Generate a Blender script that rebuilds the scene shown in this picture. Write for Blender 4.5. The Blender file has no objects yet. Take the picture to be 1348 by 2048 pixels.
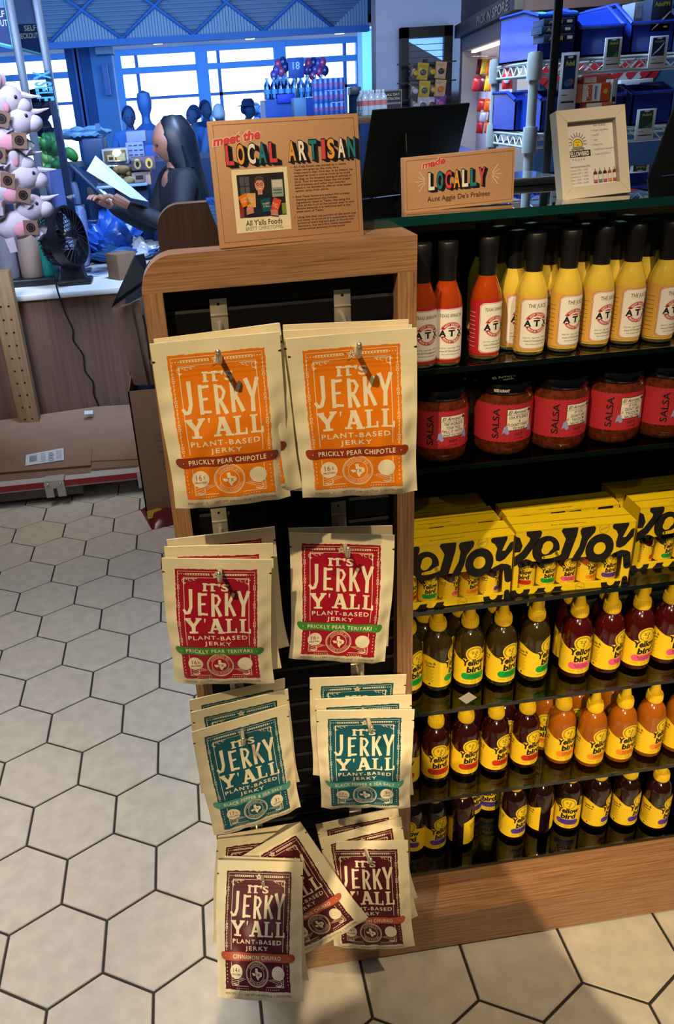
import bpy, bmesh, math, random
from mathutils import Vector, Matrix, Euler
from mathutils.geometry import tessellate_polygon
random.seed(7)
SC = bpy.context.scene
COL = SC.collection
PI = math.pi
R = math.radians
# ------------------------------------------------------------------ camera
IMG_W, IMG_H = 1348, 2048
FPX, PPX, PPY, CAM_H = 1631.06, 580.0, 1024.0, 1.60
_p, _y, _r = R(26.614), R(5.828), R(-3.6865)
_f = Vector((math.sin(_y)*math.cos(_p), math.cos(_y)*math.cos(_p), -math.sin(_p)))
_rt0 = Vector((math.cos(_y), -math.sin(_y), 0)); _up0 = _rt0.cross(_f)
_rt = _rt0*math.cos(_r) + _up0*math.sin(_r); _up = -_rt0*math.sin(_r) + _up0*math.cos(_r)
CAM = Vector((0, 0, CAM_H))
cd = bpy.data.cameras.new('camera'); cam = bpy.data.objects.new('camera', cd); COL.objects.link(cam)
cd.sensor_fit = 'VERTICAL'; cd.sensor_height = 24.0; cd.lens = FPX*24.0/IMG_H
cd.shift_x = (IMG_W/2 - PPX)/IMG_H; cd.clip_start = 0.02; cd.clip_end = 200
m = Matrix.Identity(4)
for i in range(3):
    m[i][0] = _rt[i]; m[i][1] = _up[i]; m[i][2] = -_f[i]; m[i][3] = CAM[i]
cam.matrix_world = m
SC.camera = cam
def _ray(px, py):
    return _rt*((px-PPX)/FPX) - _up*((py-PPY)/FPX) + _f
def onY(px, py, Y):
    d = _ray(px, py); return CAM + d*(Y/d.y)
def onZ(px, py, Z):
    d = _ray(px, py); return CAM + d*((Z-CAM_H)/d.z)
# ------------------------------------------------------------------ world, lights, exposure
SC.view_settings.view_transform = 'Standard'; SC.view_settings.look = 'None'
SC.view_settings.gamma = 1.0; SC.view_settings.use_curve_mapping = False
SC.view_settings.exposure = 0.0
w = bpy.data.worlds.new('world'); SC.world = w; w.use_nodes = True
w.node_tree.nodes['Background'].inputs[0].default_value = (0.42, 0.5, 0.66, 1)
w.node_tree.nodes['Background'].inputs[1].default_value = 0.04
def aim(o, target):
    o.rotation_euler = (Vector(target)-o.location).to_track_quat('-Z', 'Y').to_euler()
def spot(name, loc, tgt, power, col, size=60, blend=.4, rad=.03):
    l = bpy.data.lights.new(name, 'SPOT'); l.energy = power; l.color = col
    l.spot_size = R(size); l.spot_blend = blend; l.shadow_soft_size = rad
    o = bpy.data.objects.new(name, l); COL.objects.link(o); o.location = loc; aim(o, tgt); return o
def area(name, loc, tgt, power, col, sx, sy):
    l = bpy.data.lights.new(name, 'AREA'); l.energy = power; l.color = col
    l.shape = 'RECTANGLE'; l.size = sx; l.size_y = sy
    o = bpy.data.objects.new(name, l); COL.objects.link(o); o.location = loc; aim(o, tgt); return o
WARM = (1.0, 0.77, 0.46)
spot('track_spot_bags', (-0.75, -0.35, 3.1), (0.12, 1.0, 1.27), 235, WARM, 25, .6, .02)
spot('track_spot_floor', (-0.22, -2.7, 3.5), (0.66, 0.78, 0.0), 900, WARM, 24, .6, .02)
spot('track_spot_shelves', (0.75, -0.45, 3.15), (0.92, 1.13, 0.8), 150, WARM, 38, .5, .02)
spot('track_spot_aisle', (-1.25, 0.3, 3.15), (-0.95, 1.05, 0), 150, WARM, 36, .9)
area('fill_front', (-0.2, -0.6, 3.3), (0.1, 1.3, 0.6), 10, (1.0, 0.86, 0.7), 2.4, 1.6)  # added soft fill that lifts the shadows at the front
area('fill_aisle', (-0.9, 1.7, 3.2), (-0.75, 1.6, 0), 12, (0.97, 0.97, 1.0), 1.0, 1.4).data.spread = R(70)  # added overhead fill for the left floor, standing in for daylight
spot('fill_checkout', (0.3, 3.4, 3.6), (-0.35, 5.0, 1.1), 800, (0.42, 0.64, 1.0), 62, .8, .4)  # added blue lamp that brightens the checkout zone
area('fill_hall', (0.5, 9.0, 2.4), (0.8, 16.0, 3.0), 210, (0.25, 0.55, 1.0), 7.0, 1.6)  # added blue light imitating the window glare in the hall
area('fill_mullions', (0.8, 13.8, 2.15), (0.8, 20.0, 2.0), 420, (0.3, 0.6, 1.0), 7.0, .5)  # added strip of blue light to brighten the mullions
area('fill_wall', (2.0, 4.6, 3.8), (2.6, 8.0, 1.6), 16, (0.55, 0.65, 1.0), 2.0, 1.5)  # added cool fill on the right hand wall
spot('track_spot_cart', (-1.0, 2.3, 3.3), (-0.65, 3.85, 0.3), 95, (1.0, .84, .66), 38, .8, .05)
area('fill_entry', (-1.1, 1.9, 2.7), (-0.2, 4.6, 1.1), 16, (0.62, 0.76, 1.0), .9, .6).data.spread = R(62)  # added fill from the camera side for kiosk, person and counter
area('fill_upper_right', (1.9, 4.9, 2.5), (2.3, 6.5, 2.5), 40, (.8, .9, .9), 1.2, .6)  # added lamp to brighten the corrugated panel
area('fill_rack', (0.2, 2.6, 3.0), (1.1, 2.4, 1.5), 40, (0.48, 0.76, 1.0), 1.2, 0.8).data.spread = R(75)  # added cool fill for the wire rack and its bins
# ------------------------------------------------------------------ materials
def lin(h):
    h = h.lstrip('#'); c = [int(h[i:i+2], 16)/255 for i in (0, 2, 4)]
    return tuple(x/12.92 if x <= .04045 else ((x+.055)/1.055)**2.4 for x in c) + (1.0,)
MATS = {}
def mat(name, hexc, rough=.5, metal=0., spec=.5, coat=0., var=0., vscale=20., bump=0., bscale=60., stretch=None):
    if name in MATS: return MATS[name]
    M = bpy.data.materials.new(name); M.use_nodes = True; MATS[name] = M
    nt = M.node_tree; b = nt.nodes['Principled BSDF']; c = lin(hexc)
    b.inputs['Base Color'].default_value = c; b.inputs['Roughness'].default_value = rough
    b.inputs['Metallic'].default_value = metal; b.inputs['Specular IOR Level'].default_value = spec
    b.inputs['Coat Weight'].default_value = coat; b.inputs['Coat Roughness'].default_value = .05
    if var or bump:
        tc = nt.nodes.new('ShaderNodeTexCoord'); mp = nt.nodes.new('ShaderNodeMapping')
        nt.links.new(tc.outputs['Object'], mp.inputs[0])
        if stretch: mp.inputs['Scale'].default_value = stretch
    if var:
        n = nt.nodes.new('ShaderNodeTexNoise'); n.inputs['Scale'].default_value = vscale; n.inputs['Detail'].default_value = 4
        nt.links.new(mp.outputs[0], n.inputs[0])
        cr = nt.nodes.new('ShaderNodeValToRGB')
        cr.color_ramp.elements[0].position = .3; cr.color_ramp.elements[1].position = .7
        cr.color_ramp.elements[0].color = tuple(x*(1-var) for x in c[:3])+(1,)
        cr.color_ramp.elements[1].color = tuple(min(1, x*(1+var)) for x in c[:3])+(1,)
        nt.links.new(n.outputs[0], cr.inputs[0]); nt.links.new(cr.outputs[0], b.inputs['Base Color'])
    if bump:
        n2 = nt.nodes.new('ShaderNodeTexNoise'); n2.inputs['Scale'].default_value = bscale; n2.inputs['Detail'].default_value = 3
        nt.links.new(mp.outputs[0], n2.inputs[0])
        bp = nt.nodes.new('ShaderNodeBump'); bp.inputs['Strength'].default_value = bump; bp.inputs['Distance'].default_value = .002
        nt.links.new(n2.outputs[0], bp.inputs['Height']); nt.links.new(bp.outputs[0], b.inputs['Normal'])
    return M
def wood(name, dark, light, axis, rough=.45, fine=1.0):
    """laminate oak: streaky grain running along the given axis"""
    if name in MATS: return MATS[name]
    M = bpy.data.materials.new(name); M.use_nodes = True; MATS[name] = M
    nt = M.node_tree; b = nt.nodes['Principled BSDF']; b.inputs['Roughness'].default_value = rough
    tc = nt.nodes.new('ShaderNodeTexCoord'); mp = nt.nodes.new('ShaderNodeMapping')
    s = [210*fine]*3; s[axis] = 5.0*fine; mp.inputs['Scale'].default_value = s
    nt.links.new(tc.outputs['Object'], mp.inputs[0])
    n = nt.nodes.new('ShaderNodeTexNoise'); n.inputs['Scale'].default_value = 1.0; n.inputs['Detail'].default_value = 5
    n.inputs['Roughness'].default_value = .7; n.inputs['Distortion'].default_value = .3
    nt.links.new(mp.outputs[0], n.inputs[0])
    cr = nt.nodes.new('ShaderNodeValToRGB'); e = cr.color_ramp.elements
    e[0].position = .36; e[0].color = lin(dark); e[1].position = .62; e[1].color = lin(light)
    nt.links.new(n.outputs[0], cr.inputs[0]); nt.links.new(cr.outputs[0], b.inputs['Base Color'])
    bp = nt.nodes.new('ShaderNodeBump'); bp.inputs['Strength'].default_value = .15; bp.inputs['Distance'].default_value = .001
    nt.links.new(n.outputs[0], bp.inputs['Height']); nt.links.new(bp.outputs[0], b.inputs['Normal'])
    return M
def emis(name, hexc, strength, texture=None):
    if name in MATS: return MATS[name]
    M = bpy.data.materials.new(name); M.use_nodes = True; MATS[name] = M
    b = M.node_tree.nodes['Principled BSDF']; b.inputs['Base Color'].default_value = lin(hexc)
    b.inputs['Emission Color'].default_value = lin(hexc); b.inputs['Emission Strength'].default_value = strength
    return M
def thin_glass(name, tint, refl=1.0, rough=.0, ior=1.5, base=0.0):
    """a clear sheet: tinted straight-through view plus fresnel reflection"""
    if name in MATS: return MATS[name]
    M = bpy.data.materials.new(name); M.use_nodes = True; MATS[name] = M
    nt = M.node_tree; nt.nodes.remove(nt.nodes['Principled BSDF']); out = nt.nodes['Material Output']
    t = nt.nodes.new('ShaderNodeBsdfTransparent'); t.inputs[0].default_value = lin(tint)
    g = nt.nodes.new('ShaderNodeBsdfGlossy'); g.inputs['Roughness'].default_value = rough
    fr = nt.nodes.new('ShaderNodeFresnel'); fr.inputs[0].default_value = ior
    mm = nt.nodes.new('ShaderNodeMath'); mm.operation = 'MULTIPLY_ADD'; mm.inputs[1].default_value = refl; mm.inputs[2].default_value = base
    mx = nt.nodes.new('ShaderNodeMixShader')
    nt.links.new(fr.outputs[0], mm.inputs[0]); nt.links.new(mm.outputs[0], mx.inputs[0])
    nt.links.new(t.outputs[0], mx.inputs[1]); nt.links.new(g.outputs[0], mx.inputs[2]); nt.links.new(mx.outputs[0], out.inputs[0])
    return M
# ------------------------------------------------------------------ object bookkeeping
def tag(o, label, cat, group=None):
    o['label'] = label; o['category'] = cat
    if group: o['group'] = group
    return o
def thing(name, label, cat, loc=(0, 0, 0), rotz=0, group=None):
    o = bpy.data.objects.new(name, None); COL.objects.link(o); o.empty_display_size = .05
    o.location = loc; o.rotation_euler = (0, 0, rotz); return tag(o, label, cat, group)
def struct(o):
    o['kind'] = 'structure'; return o
def dup(root, loc=None, rot=None, label=None, group=None, cat=None):
    r = root.copy(); COL.objects.link(r)
    if loc is not None: r.location = loc
    if rot is not None: r.rotation_euler = rot
    if label: r['label'] = label
    if group: r['group'] = group
    for ch in list(root.children):
        c = ch.copy(); COL.objects.link(c); c.parent = r
        for g in list(ch.children):
            d = g.copy(); COL.objects.link(d); d.parent = c
    return r
# ------------------------------------------------------------------ geometry collector
class G:
    def __init__(s): s.v = []; s.f = []; s.m = []; s.s = []; s.mats = []
    def mi(s, mt):
        if mt not in s.mats: s.mats.append(mt)
        return s.mats.index(mt)
    def add(s, vs, fs, mt, smooth=False):
        b = len(s.v); k = s.mi(mt); s.v += [tuple(v) for v in vs]
        for f in fs: s.f.append([b+i for i in f]); s.m.append(k); s.s.append(smooth)
    def box(s, a, b, mt, M=None):
        x0, y0, z0 = a; x1, y1, z1 = b
        vs = [Vector(p) for p in ((x0,y0,z0),(x1,y0,z0),(x1,y1,z0),(x0,y1,z0),(x0,y0,z1),(x1,y0,z1),(x1,y1,z1),(x0,y1,z1))]
        if M is not None: vs = [M @ v for v in vs]
        s.add(vs, [(0,3,2,1),(4,5,6,7),(0,1,5,4),(1,2,6,5),(2,3,7,6),(3,0,4,7)], mt)
    def bbox(s, a, b, mt, bev=.003, M=None, seg=2):
        """box with rounded edges"""
        bm = bmesh.new(); bmesh.ops.create_cube(bm, size=1)
        c = [(a[i]+b[i])/2 for i in range(3)]; d = [abs(b[i]-a[i]) for i in range(3)]
        for v in bm.verts: v.co = Vector((v.co.x*d[0]+c[0], v.co.y*d[1]+c[1], v.co.z*d[2]+c[2]))
        bev = min(bev, min(d)*.45)
        bmesh.ops.bevel(bm, geom=bm.edges[:], offset=bev, segments=seg, affect='EDGES', profile=.5)
        s.bm(bm, mt, M, True)
    def bm(s, bm, mt, M=None, smooth=False):
        bm.verts.ensure_lookup_table()
        for i, v in enumerate(bm.verts): v.index = i
        vs = [(M @ v.co if M is not None else v.co.copy()) for v in bm.verts]
        s.add(vs, [[v.index for v in f.verts] for f in bm.faces], mt, smooth); bm.free()
    def tube(s, pts, r, mt, n=10, cap=True):
        pts = [Vector(p) for p in pts]; rs = r if isinstance(r, (list, tuple)) else [r]*len(pts)
        rings = []; t0 = (pts[1]-pts[0]).normalized()
        up = Vector((0, 0, 1)) if abs(t0.z) < .9 else Vector((1, 0, 0))
        u = t0.cross(up).normalized()
        for i, p in enumerate(pts):
            t = ((pts[min(i+1, len(pts)-1)]-pts[max(i-1, 0)])).normalized()
            u = (u - t*u.dot(t)).normalized(); w_ = t.cross(u)
            rings.append([p + (u*math.cos(2*PI*k/n) + w_*math.sin(2*PI*k/n))*rs[i] for k in range(n)])
        vs = [v for rg in rings for v in rg]; fs = []
        for i in range(len(pts)-1):
            for k in range(n): fs.append((i*n+k, i*n+(k+1) % n, (i+1)*n+(k+1) % n, (i+1)*n+k))
        s.add(vs, fs, mt, True)
        if cap: s.add(rings[0], [list(range(n))[::-1]], mt); s.add(rings[-1], [list(range(n))], mt)
    def lathe(s, prof, mt, n=24, c=(0, 0, 0), M=None, a0=0., a1=2*PI):
        """prof: list of (radius, height) from bottom to top"""
        full = abs(a1-a0-2*PI) < 1e-6; k = n if full else n+1
        vs = []; fs = []
        for (r_, z) in prof:
            for i in range(k):
                a = a0+(a1-a0)*i/n; vs.append(Vector((c[0]+r_*math.cos(a), c[1]+r_*math.sin(a), c[2]+z)))
        if M is not None: vs = [M @ v for v in vs]
        for j in range(len(prof)-1):
            for i in range(n):
                i2 = (i+1) % k; fs.append((j*k+i, j*k+i2, (j+1)*k+i2, (j+1)*k+i))
        s.add(vs, fs, mt, True)
    def ball(s, c, r, mt, n=12, M=None):
        rr = r if isinstance(r, (tuple, list)) else (r, r, r)
        bm = bmesh.new(); bmesh.ops.create_uvsphere(bm, u_segments=n+4, v_segments=n, radius=1)
        T = Matrix.Translation(c) @ (M if M is not None else Matrix.Identity(4)) @ Matrix.Diagonal((*rr, 1))
        s.bm(bm, mt, T, True)
    def prism(s, poly, a, b, mt, fn):
        """2-D outline pushed from depth a to depth b; fn(x, y, d) -> 3-D"""
        n = len(poly); vs = [fn(x, y, a) for x, y in poly]+[fn(x, y, b) for x, y in poly]
        tri = tessellate_polygon([[Vector((x, y, 0)) for x, y in poly]])
        fs = [list(t) for t in tri]+[[i+n for i in t][::-1] for t in tri]
        s.add(vs, fs, mt); s.add(vs, [(i, (i+1) % n, n+(i+1) % n, n+i) for i in range(n)], mt)
    def mesh(s, name):
        me = bpy.data.meshes.new(name); me.from_pydata(s.v, [], s.f)
        for mt in s.mats: me.materials.append(mt)
        me.polygons.foreach_set('material_index', s.m); me.polygons.foreach_set('use_smooth', s.s)
        bm = bmesh.new(); bm.from_mesh(me); bmesh.ops.remove_doubles(bm, verts=bm.verts, dist=1e-6)
        bmesh.ops.recalc_face_normals(bm, faces=bm.faces) if getattr(s, 'fix', True) else None
        for e in bm.edges:
            if len(e.link_faces) == 2 and e.calc_face_angle(0) > .62: e.smooth = False
        bm.to_mesh(me); bm.free(); me.update(); return me
    def build(s, name, parent=None, loc=None, rot=None):
        o = bpy.data.objects.new(name, s.mesh(name)); COL.objects.link(o)
        if parent is not None: o.parent = parent
        if loc is not None: o.location = loc
        if rot is not None: o.rotation_euler = rot
        return o
# ------------------------------------------------------------------ flat printing (lettering, rules, discs) laid on any surface
_TX = {}
def text2d(txt, bold=0., space=1.0):
    key = (txt, bold, space)
    if key in _TX: return _TX[key]
    cu = bpy.data.curves.new('lettering', 'FONT'); cu.body = txt; cu.offset = bold; cu.space_character = space
    cu.resolution_u = 3; cu.size = 1.0
    o = bpy.data.objects.new('lettering', cu); COL.objects.link(o)
    me = o.to_mesh(); vs = [(v.co.x, v.co.y) for v in me.vertices]; fs = [list(p.vertices) for p in me.polygons]
    o.to_mesh_clear(); bpy.data.objects.remove(o); bpy.data.curves.remove(cu)
    _TX[key] = (vs, fs); return _TX[key]
class Print:
    """collects flat shapes in sheet coordinates (x right, y up) and lays them on a surface fn(x, y, lift)"""
    def __init__(s, g, fn, step=.0004, maxlen=None): s.g = g; s.fn = fn; s.step = step; s.maxlen = maxlen
    def poly(s, pts, fs, mt, lay):
        if s.maxlen:                       # split long triangles so the print follows a curved surface
            pts = list(pts); out = []; todo = [(f[0], f[i], f[i+1]) for f in fs for i in range(1, len(f)-1)]; mid = {}
            L2 = lambda a, b: (pts[a][0]-pts[b][0])**2+(pts[a][1]-pts[b][1])**2
            lim = s.maxlen**2
            while todo:
                a, b, c = todo.pop(); e = max(((L2(a, b), a, b, c), (L2(b, c), b, c, a), (L2(c, a), c, a, b)))
                if e[0] <= lim: out.append((a, b, c)); continue
                k = (min(e[1], e[2]), max(e[1], e[2]))
                if k not in mid: mid[k] = len(pts); pts.append(((pts[k[0]][0]+pts[k[1]][0])/2, (pts[k[0]][1]+pts[k[1]][1])/2))
                todo += [(e[1], mid[k], e[3]), (mid[k], e[2], e[3])]
            fs = out
        s.g.add([s.fn(x, y, lay*s.step) for x, y in pts], fs, mt, True)
    def rect(s, x0, y0, x1, y1, mt, lay, nx=1, ny=1):
        pts = [(x0+(x1-x0)*i/nx, y0+(y1-y0)*j/ny) for j in range(ny+1) for i in range(nx+1)]
        fs = [(j*(nx+1)+i, j*(nx+1)+i+1, (j+1)*(nx+1)+i+1, (j+1)*(nx+1)+i) for j in range(ny) for i in range(nx)]
        s.poly(pts, fs, mt, lay)
    def disc(s, cx, cy, r, mt, lay, n=20, ry=None):
        ry = ry or r
        pts = [(cx, cy)]+[(cx+r*math.cos(2*PI*i/n), cy+ry*math.sin(2*PI*i/n)) for i in range(n)]
        s.poly(pts, [(0, i+1, (i+1) % n+1) for i in range(n)], mt, lay)
    def ring(s, cx, cy, r0, r1, mt, lay, a0=0, a1=360, n=28):
        a0, a1 = R(a0), R(a1); pts = []
        for i in range(n+1):
            a = a0+(a1-a0)*i/n; pts += [(cx+r0*math.cos(a), cy+r0*math.sin(a)), (cx+r1*math.cos(a), cy+r1*math.sin(a))]
        s.poly(pts, [(2*i, 2*i+1, 2*i+3, 2*i+2) for i in range(n)], mt, lay)
    def outline(s, poly, mt, lay):
        tri = tessellate_polygon([[Vector((x, y, 0)) for x, y in poly]]); s.poly(poly, [list(t) for t in tri], mt, lay)
    def line(s, pts, w_, mt, lay, sub=1, cap=False):
        ws = w_ if isinstance(w_, (list, tuple)) else [w_]*len(pts)
        P = []; W = []
        for i in range(len(pts)-1):
            for k in range(sub):
                t = k/sub; P.append((pts[i][0]+(pts[i+1][0]-pts[i][0])*t, pts[i][1]+(pts[i+1][1]-pts[i][1])*t)); W.append(ws[i]+(ws[i+1]-ws[i])*t)
        P.append(pts[-1]); W.append(ws[-1]); out = []
        for i, p in enumerate(P):
            a = P[max(i-1, 0)]; b = P[min(i+1, len(P)-1)]; dx, dy = b[0]-a[0], b[1]-a[1]; L = math.hypot(dx, dy) or 1
            nx, ny = -dy/L*W[i]/2, dx/L*W[i]/2; out += [(p[0]+nx, p[1]+ny), (p[0]-nx, p[1]-ny)]
        s.poly(out, [(2*i, 2*i+1, 2*i+3, 2*i+2) for i in range(len(P)-1)], mt, lay)
        if cap:
            s.disc(*P[0], W[0]/2, mt, lay, 14); s.disc(*P[-1], W[-1]/2, mt, lay, 14)
    def text(s, txt, cx, cy, h, mt, lay, width=None, bold=0., rot=0., shear=0., space=1.0, align='C', xform=None):
        vs, fs = text2d(txt, bold, space)
        if not vs: return
        x0 = min(v[0] for v in vs); x1 = max(v[0] for v in vs); y0 = 0.0; y1 = .73
        sy = h/(y1-y0); sx = sy if width is None else width/(x1-x0)
        ox = {'C': (x0+x1)/2, 'L': x0, 'R': x1}[align]; ca, sa = math.cos(R(rot)), math.sin(R(rot)); pts = []
        for x, y in vs:
            u = (x-ox)*sx; v = (y-(y0+y1)/2)*sy; u += shear*v
            if xform: u, v = xform(u, v)
            pts.append((cx+u*ca-v*sa, cy+u*sa+v*ca))
        s.poly(pts, fs, mt, lay)
    def arctext(s, txt, cx, cy, r, h, mt, lay, span, top=True, bold=0.):
        vs, fs = text2d(txt, bold, 1.1); x0 = min(v[0] for v in vs); x1 = max(v[0] for v in vs); pts = []
        for x, y in vs:
            t = (x-x0)/(x1-x0)-.5; a = (PI/2 - t*R(span)) if top else (-PI/2 + t*R(span))
            rr = r + ((y-.365)/.73*h if top else -(y-.365)/.73*h); pts.append((cx+rr*math.cos(a), cy+rr*math.sin(a)))
        s.poly(pts, fs, mt, lay)
    def strokes(s, glyph, x, y, w_, h, mt, lay, fat=1.0, shear=0., cap=False):
        for st in glyph:
            pts = [(x+(p[0]+shear*p[1])*w_, y+p[1]*h) for p in st]; s.line(pts, [p[2]*w_*fat for p in st], mt, lay, 2, cap)
def plane_fn(x, z, lift): return (x, -lift, z)
def wrap_fn(r, dz=0.):
    def fn(x, z, lift):
        a = x/r; return ((r+lift)*math.sin(a), -(r+lift)*math.cos(a), z+dz)
    return fn
# hand-drawn letters, each a list of strokes of (x, y, width)
S_ = .25
GL = {
 'J': [[(.02,.2,.2),(.22,.06,.28),(.5,.08,.3),(.68,.3,.28),(.68,1,.32)]],
 'E': [[(.2,0,.3),(.22,1,.27)],[(.1,.91,.24),(.88,.93,.2)],[(.2,.5,.2),(.74,.52,.18)],[(.1,.09,.24),(.92,.07,.2)]],
 'R': [[(.2,0,.3),(.2,1,.27)],[(.1,.92,.22),(.6,.9,.22),(.8,.72,.24),(.6,.5,.2),(.2,.46,.18)],[(.42,.48,.26),(.86,0,.3)]],
 'K': [[(.2,0,.3),(.2,1,.28)],[(.84,1,.28),(.3,.42,.22)],[(.42,.58,.24),(.92,0,.3)]],
 'Y': [[(.06,1,.32),(.5,.42,.28)],[(.94,1,.3),(.5,.42,.24)],[(.5,.46,.3),(.46,0,.32)]],
 'y': [[(.1,.94,.3),(.5,.42,.28)],[(.9,.94,.26),(.5,.42,.22)],[(.5,.46,.28),(.5,.06,.28)],[(-.1,.95,.13),(.34,.95,.13)],[(.66,.95,.13),(1.08,.95,.13)],[(.2,.06,.14),(.8,.06,.14)]],
 'A': [[(.14,.05,.18),(.46,.98,.22)],[(.5,.98,.3),(.84,.05,.32)],[(.2,.34,.16),(.75,.34,.16)],[(-.08,.06,.14),(.36,.06,.14)],[(.6,.06,.14),(1.1,.06,.14)],[(.3,.95,.14),(.62,.95,.14)]],
 'L': [[(.28,.05,.32),(.28,.96,.32)],[(0,.94,.14),(.58,.94,.14)],[(0,.07,.14),(.9,.07,.16)],[(.9,0,.16),(.9,.34,.14)]],
 "'": [[(.5,.98,.5),(.4,.72,.2)]],
 'fy': [[(.02,.97,.34),(.22,.78,.26),(.42,.44,.26)],[(1.0,.97,.4),(.8,.75,.26),(.42,.36,.28),(.2,.02,.36)]],
 'fl': [[(.42,.93,.5),(.5,.78,.36),(.5,.5,.34),(.5,.22,.36),(.58,.07,.54)]],
 'fw': [[(.1,.95,.34),(.3,.6,.28),(.42,.12,.3)],[(.42,.12,.3),(.56,.6,.24)],[(.56,.6,.24),(.8,.12,.3)],[(.8,.12,.3),(1.0,.7,.26),(1.05,.95,.34)]],
 'fb': [[(.3,.95,.4),(.34,.6,.3),(.34,.1,.3)]], 'fi': [[(.5,.55,.42),(.5,.1,.42)]],
}
# ------------------------------------------------------------------ the setting: hexagon tile floor
M_tile = mat('stone_tile', '#c8c0b2', .42, var=.10, vscale=26, bump=.08, bscale=160)
M_grout = mat('dark_grout', '#2a2724', .8)
HS = .1233; HW = HS*math.sqrt(3)
g = G(); g.box((-6, -3, -.05), (6, 22, -.0022), M_grout); vs = []; fs = []
rr = HS - .0047
for j in range(-8, 75):
    for i in range(-22, 24):
        cx = -.2312 + i*HW + (HW/2 if j % 2 else 0); cy = 1.2075 + j*HS*1.5
        if cy > 9 or abs(cx) > 1.6+cy*.42: continue
        b = len(vs)
        for k in range(6): a = PI/6+k*PI/3; vs.append((cx+rr*math.cos(a), cy+rr*math.sin(a), 0.))
        for k in range(6): a = PI/6+k*PI/3; vs.append((cx+(rr+.0016)*math.cos(a), cy+(rr+.0016)*math.sin(a), -.0022))
        fs.append([b+k for k in range(6)]); fs += [(b+k, b+6+k, b+6+(k+1) % 6, b+(k+1) % 6) for k in range(6)]
g.add(vs, fs, M_tile)
struct(g.build('floor'))
# ceiling over the hall, far window wall, truss header
M_ceil = mat('ceiling_glare_blue', '#7fa8dd', .8); M_blue = mat('steel_glare_blue', '#4f8fd8', .6); M_navy = mat('steel_glare_navy', '#2f66b4', .6)  # blue of the window glare is put into these base colours
M_corr = mat('corrugated_panel', '#5a6f96', .5); M_corr2 = mat('corrugated_panel_light', '#8093b4', .5)
M_sky = emis('bright_sky', '#f2f8ff', 3.2); M_lamp = emis('lamp_glow', '#ffe9c4', 4.0)
M_pane = thin_glass('window_glass', '#f4f9ff', .5)
YW, YT = 20.0, 12.0
sk = G(); a = onY(-260, 20, 23.); b = onY(900, 330, 23.)
sk.box((-12, 23, -2), (12, 23.05, 9), M_sky); struct(sk.build('sky_backdrop'))
def fbar(g, px0, py0, px1, py1, Y, d, mt):
    """an upright rectangle between two picture corners, built at depth Y with thickness d"""
    p = onY(px0, py0, Y); q = onY(px1, py1, Y); g.box((min(p.x, q.x), Y, min(p.z, q.z)), (max(p.x, q.x), Y+d, max(p.z, q.z)), mt)
# window wall: x of uprights and z of rails taken once at the glazing plane
zt, zr, zm, zl, zb = onY(480, 92, YW).z, onY(480, 129, YW).z, onY(480, 185, YW).z, onY(480, 232, YW).z, 0.0
ux = [onY(p, 120, YW).x for p in (-230, -60, 148, 229, 272, 403, 437, 560, 690, 724)]
wall = G()
wall.box((-12, YW, zt), (ux[-1]+.5, YW+.2, zt+5), mat('header_glare_blue', '#6fa0dc', .8)); wall.box((-12, YW, 0), (ux[-1]+.5, YW+.2, .5), M_blue)  # header colour carries the blue window glare too
struct(wall.build('wall_back'))
n = 0
for (x0, x1, mids) in ((ux[0]-3, ux[2], (ux[0], ux[1])), (ux[3], ux[5], (ux[4],)), (ux[5], ux[7], (ux[6],)), (ux[7], ux[9], (ux[8],))):
    n += 1; f = G()
    for x in ((x0, x1) if n == 1 else ((x0+.0, x1) if n == 2 else (x1,))): f.box((x-.13, YW-.05, .4), (x+.13, YW+.15, zt+.05), M_blue)
    for x in mids: f.box((x-.035, YW, .4), (x+.035, YW+.1, zt), M_navy)
    f.box((x0, YW-.02, zr-.06), (x1, YW+.12, zr+.06), M_blue); f.box((x0, YW, zm-.03), (x1, YW+.1, zm+.03), M_navy)
    f.box((x0, YW-.02, zt-.06), (x1, YW+.12, zt+.06), M_blue); f.box((x0, YW, .4), (x1, YW+.1, .55), M_blue)
    o = struct(f.build('window_%d' % n)); p = G(); p.box((x0, YW+.04, .5), (x1, YW+.05, zt), M_pane); p.build('glass', o)
# soffit between truss and glazing
zs = onY(480, 79, 14).z
g = G(); s0 = onY(480, 62, YT+.4).z
g.add([(-9, YT+.2, s0), (9, YT+.2, s0), (9, YW, zt+.05), (-9, YW, zt+.05)], [(0, 1, 2, 3)], M_ceil)
g.add([(-9, YT+.2, s0+.1), (9, YT+.2, s0+.1), (9, YW, zt+.15), (-9, YW, zt+.15)], [(0, 1, 2, 3)], M_ceil); struct(g.build('ceiling'))
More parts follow.
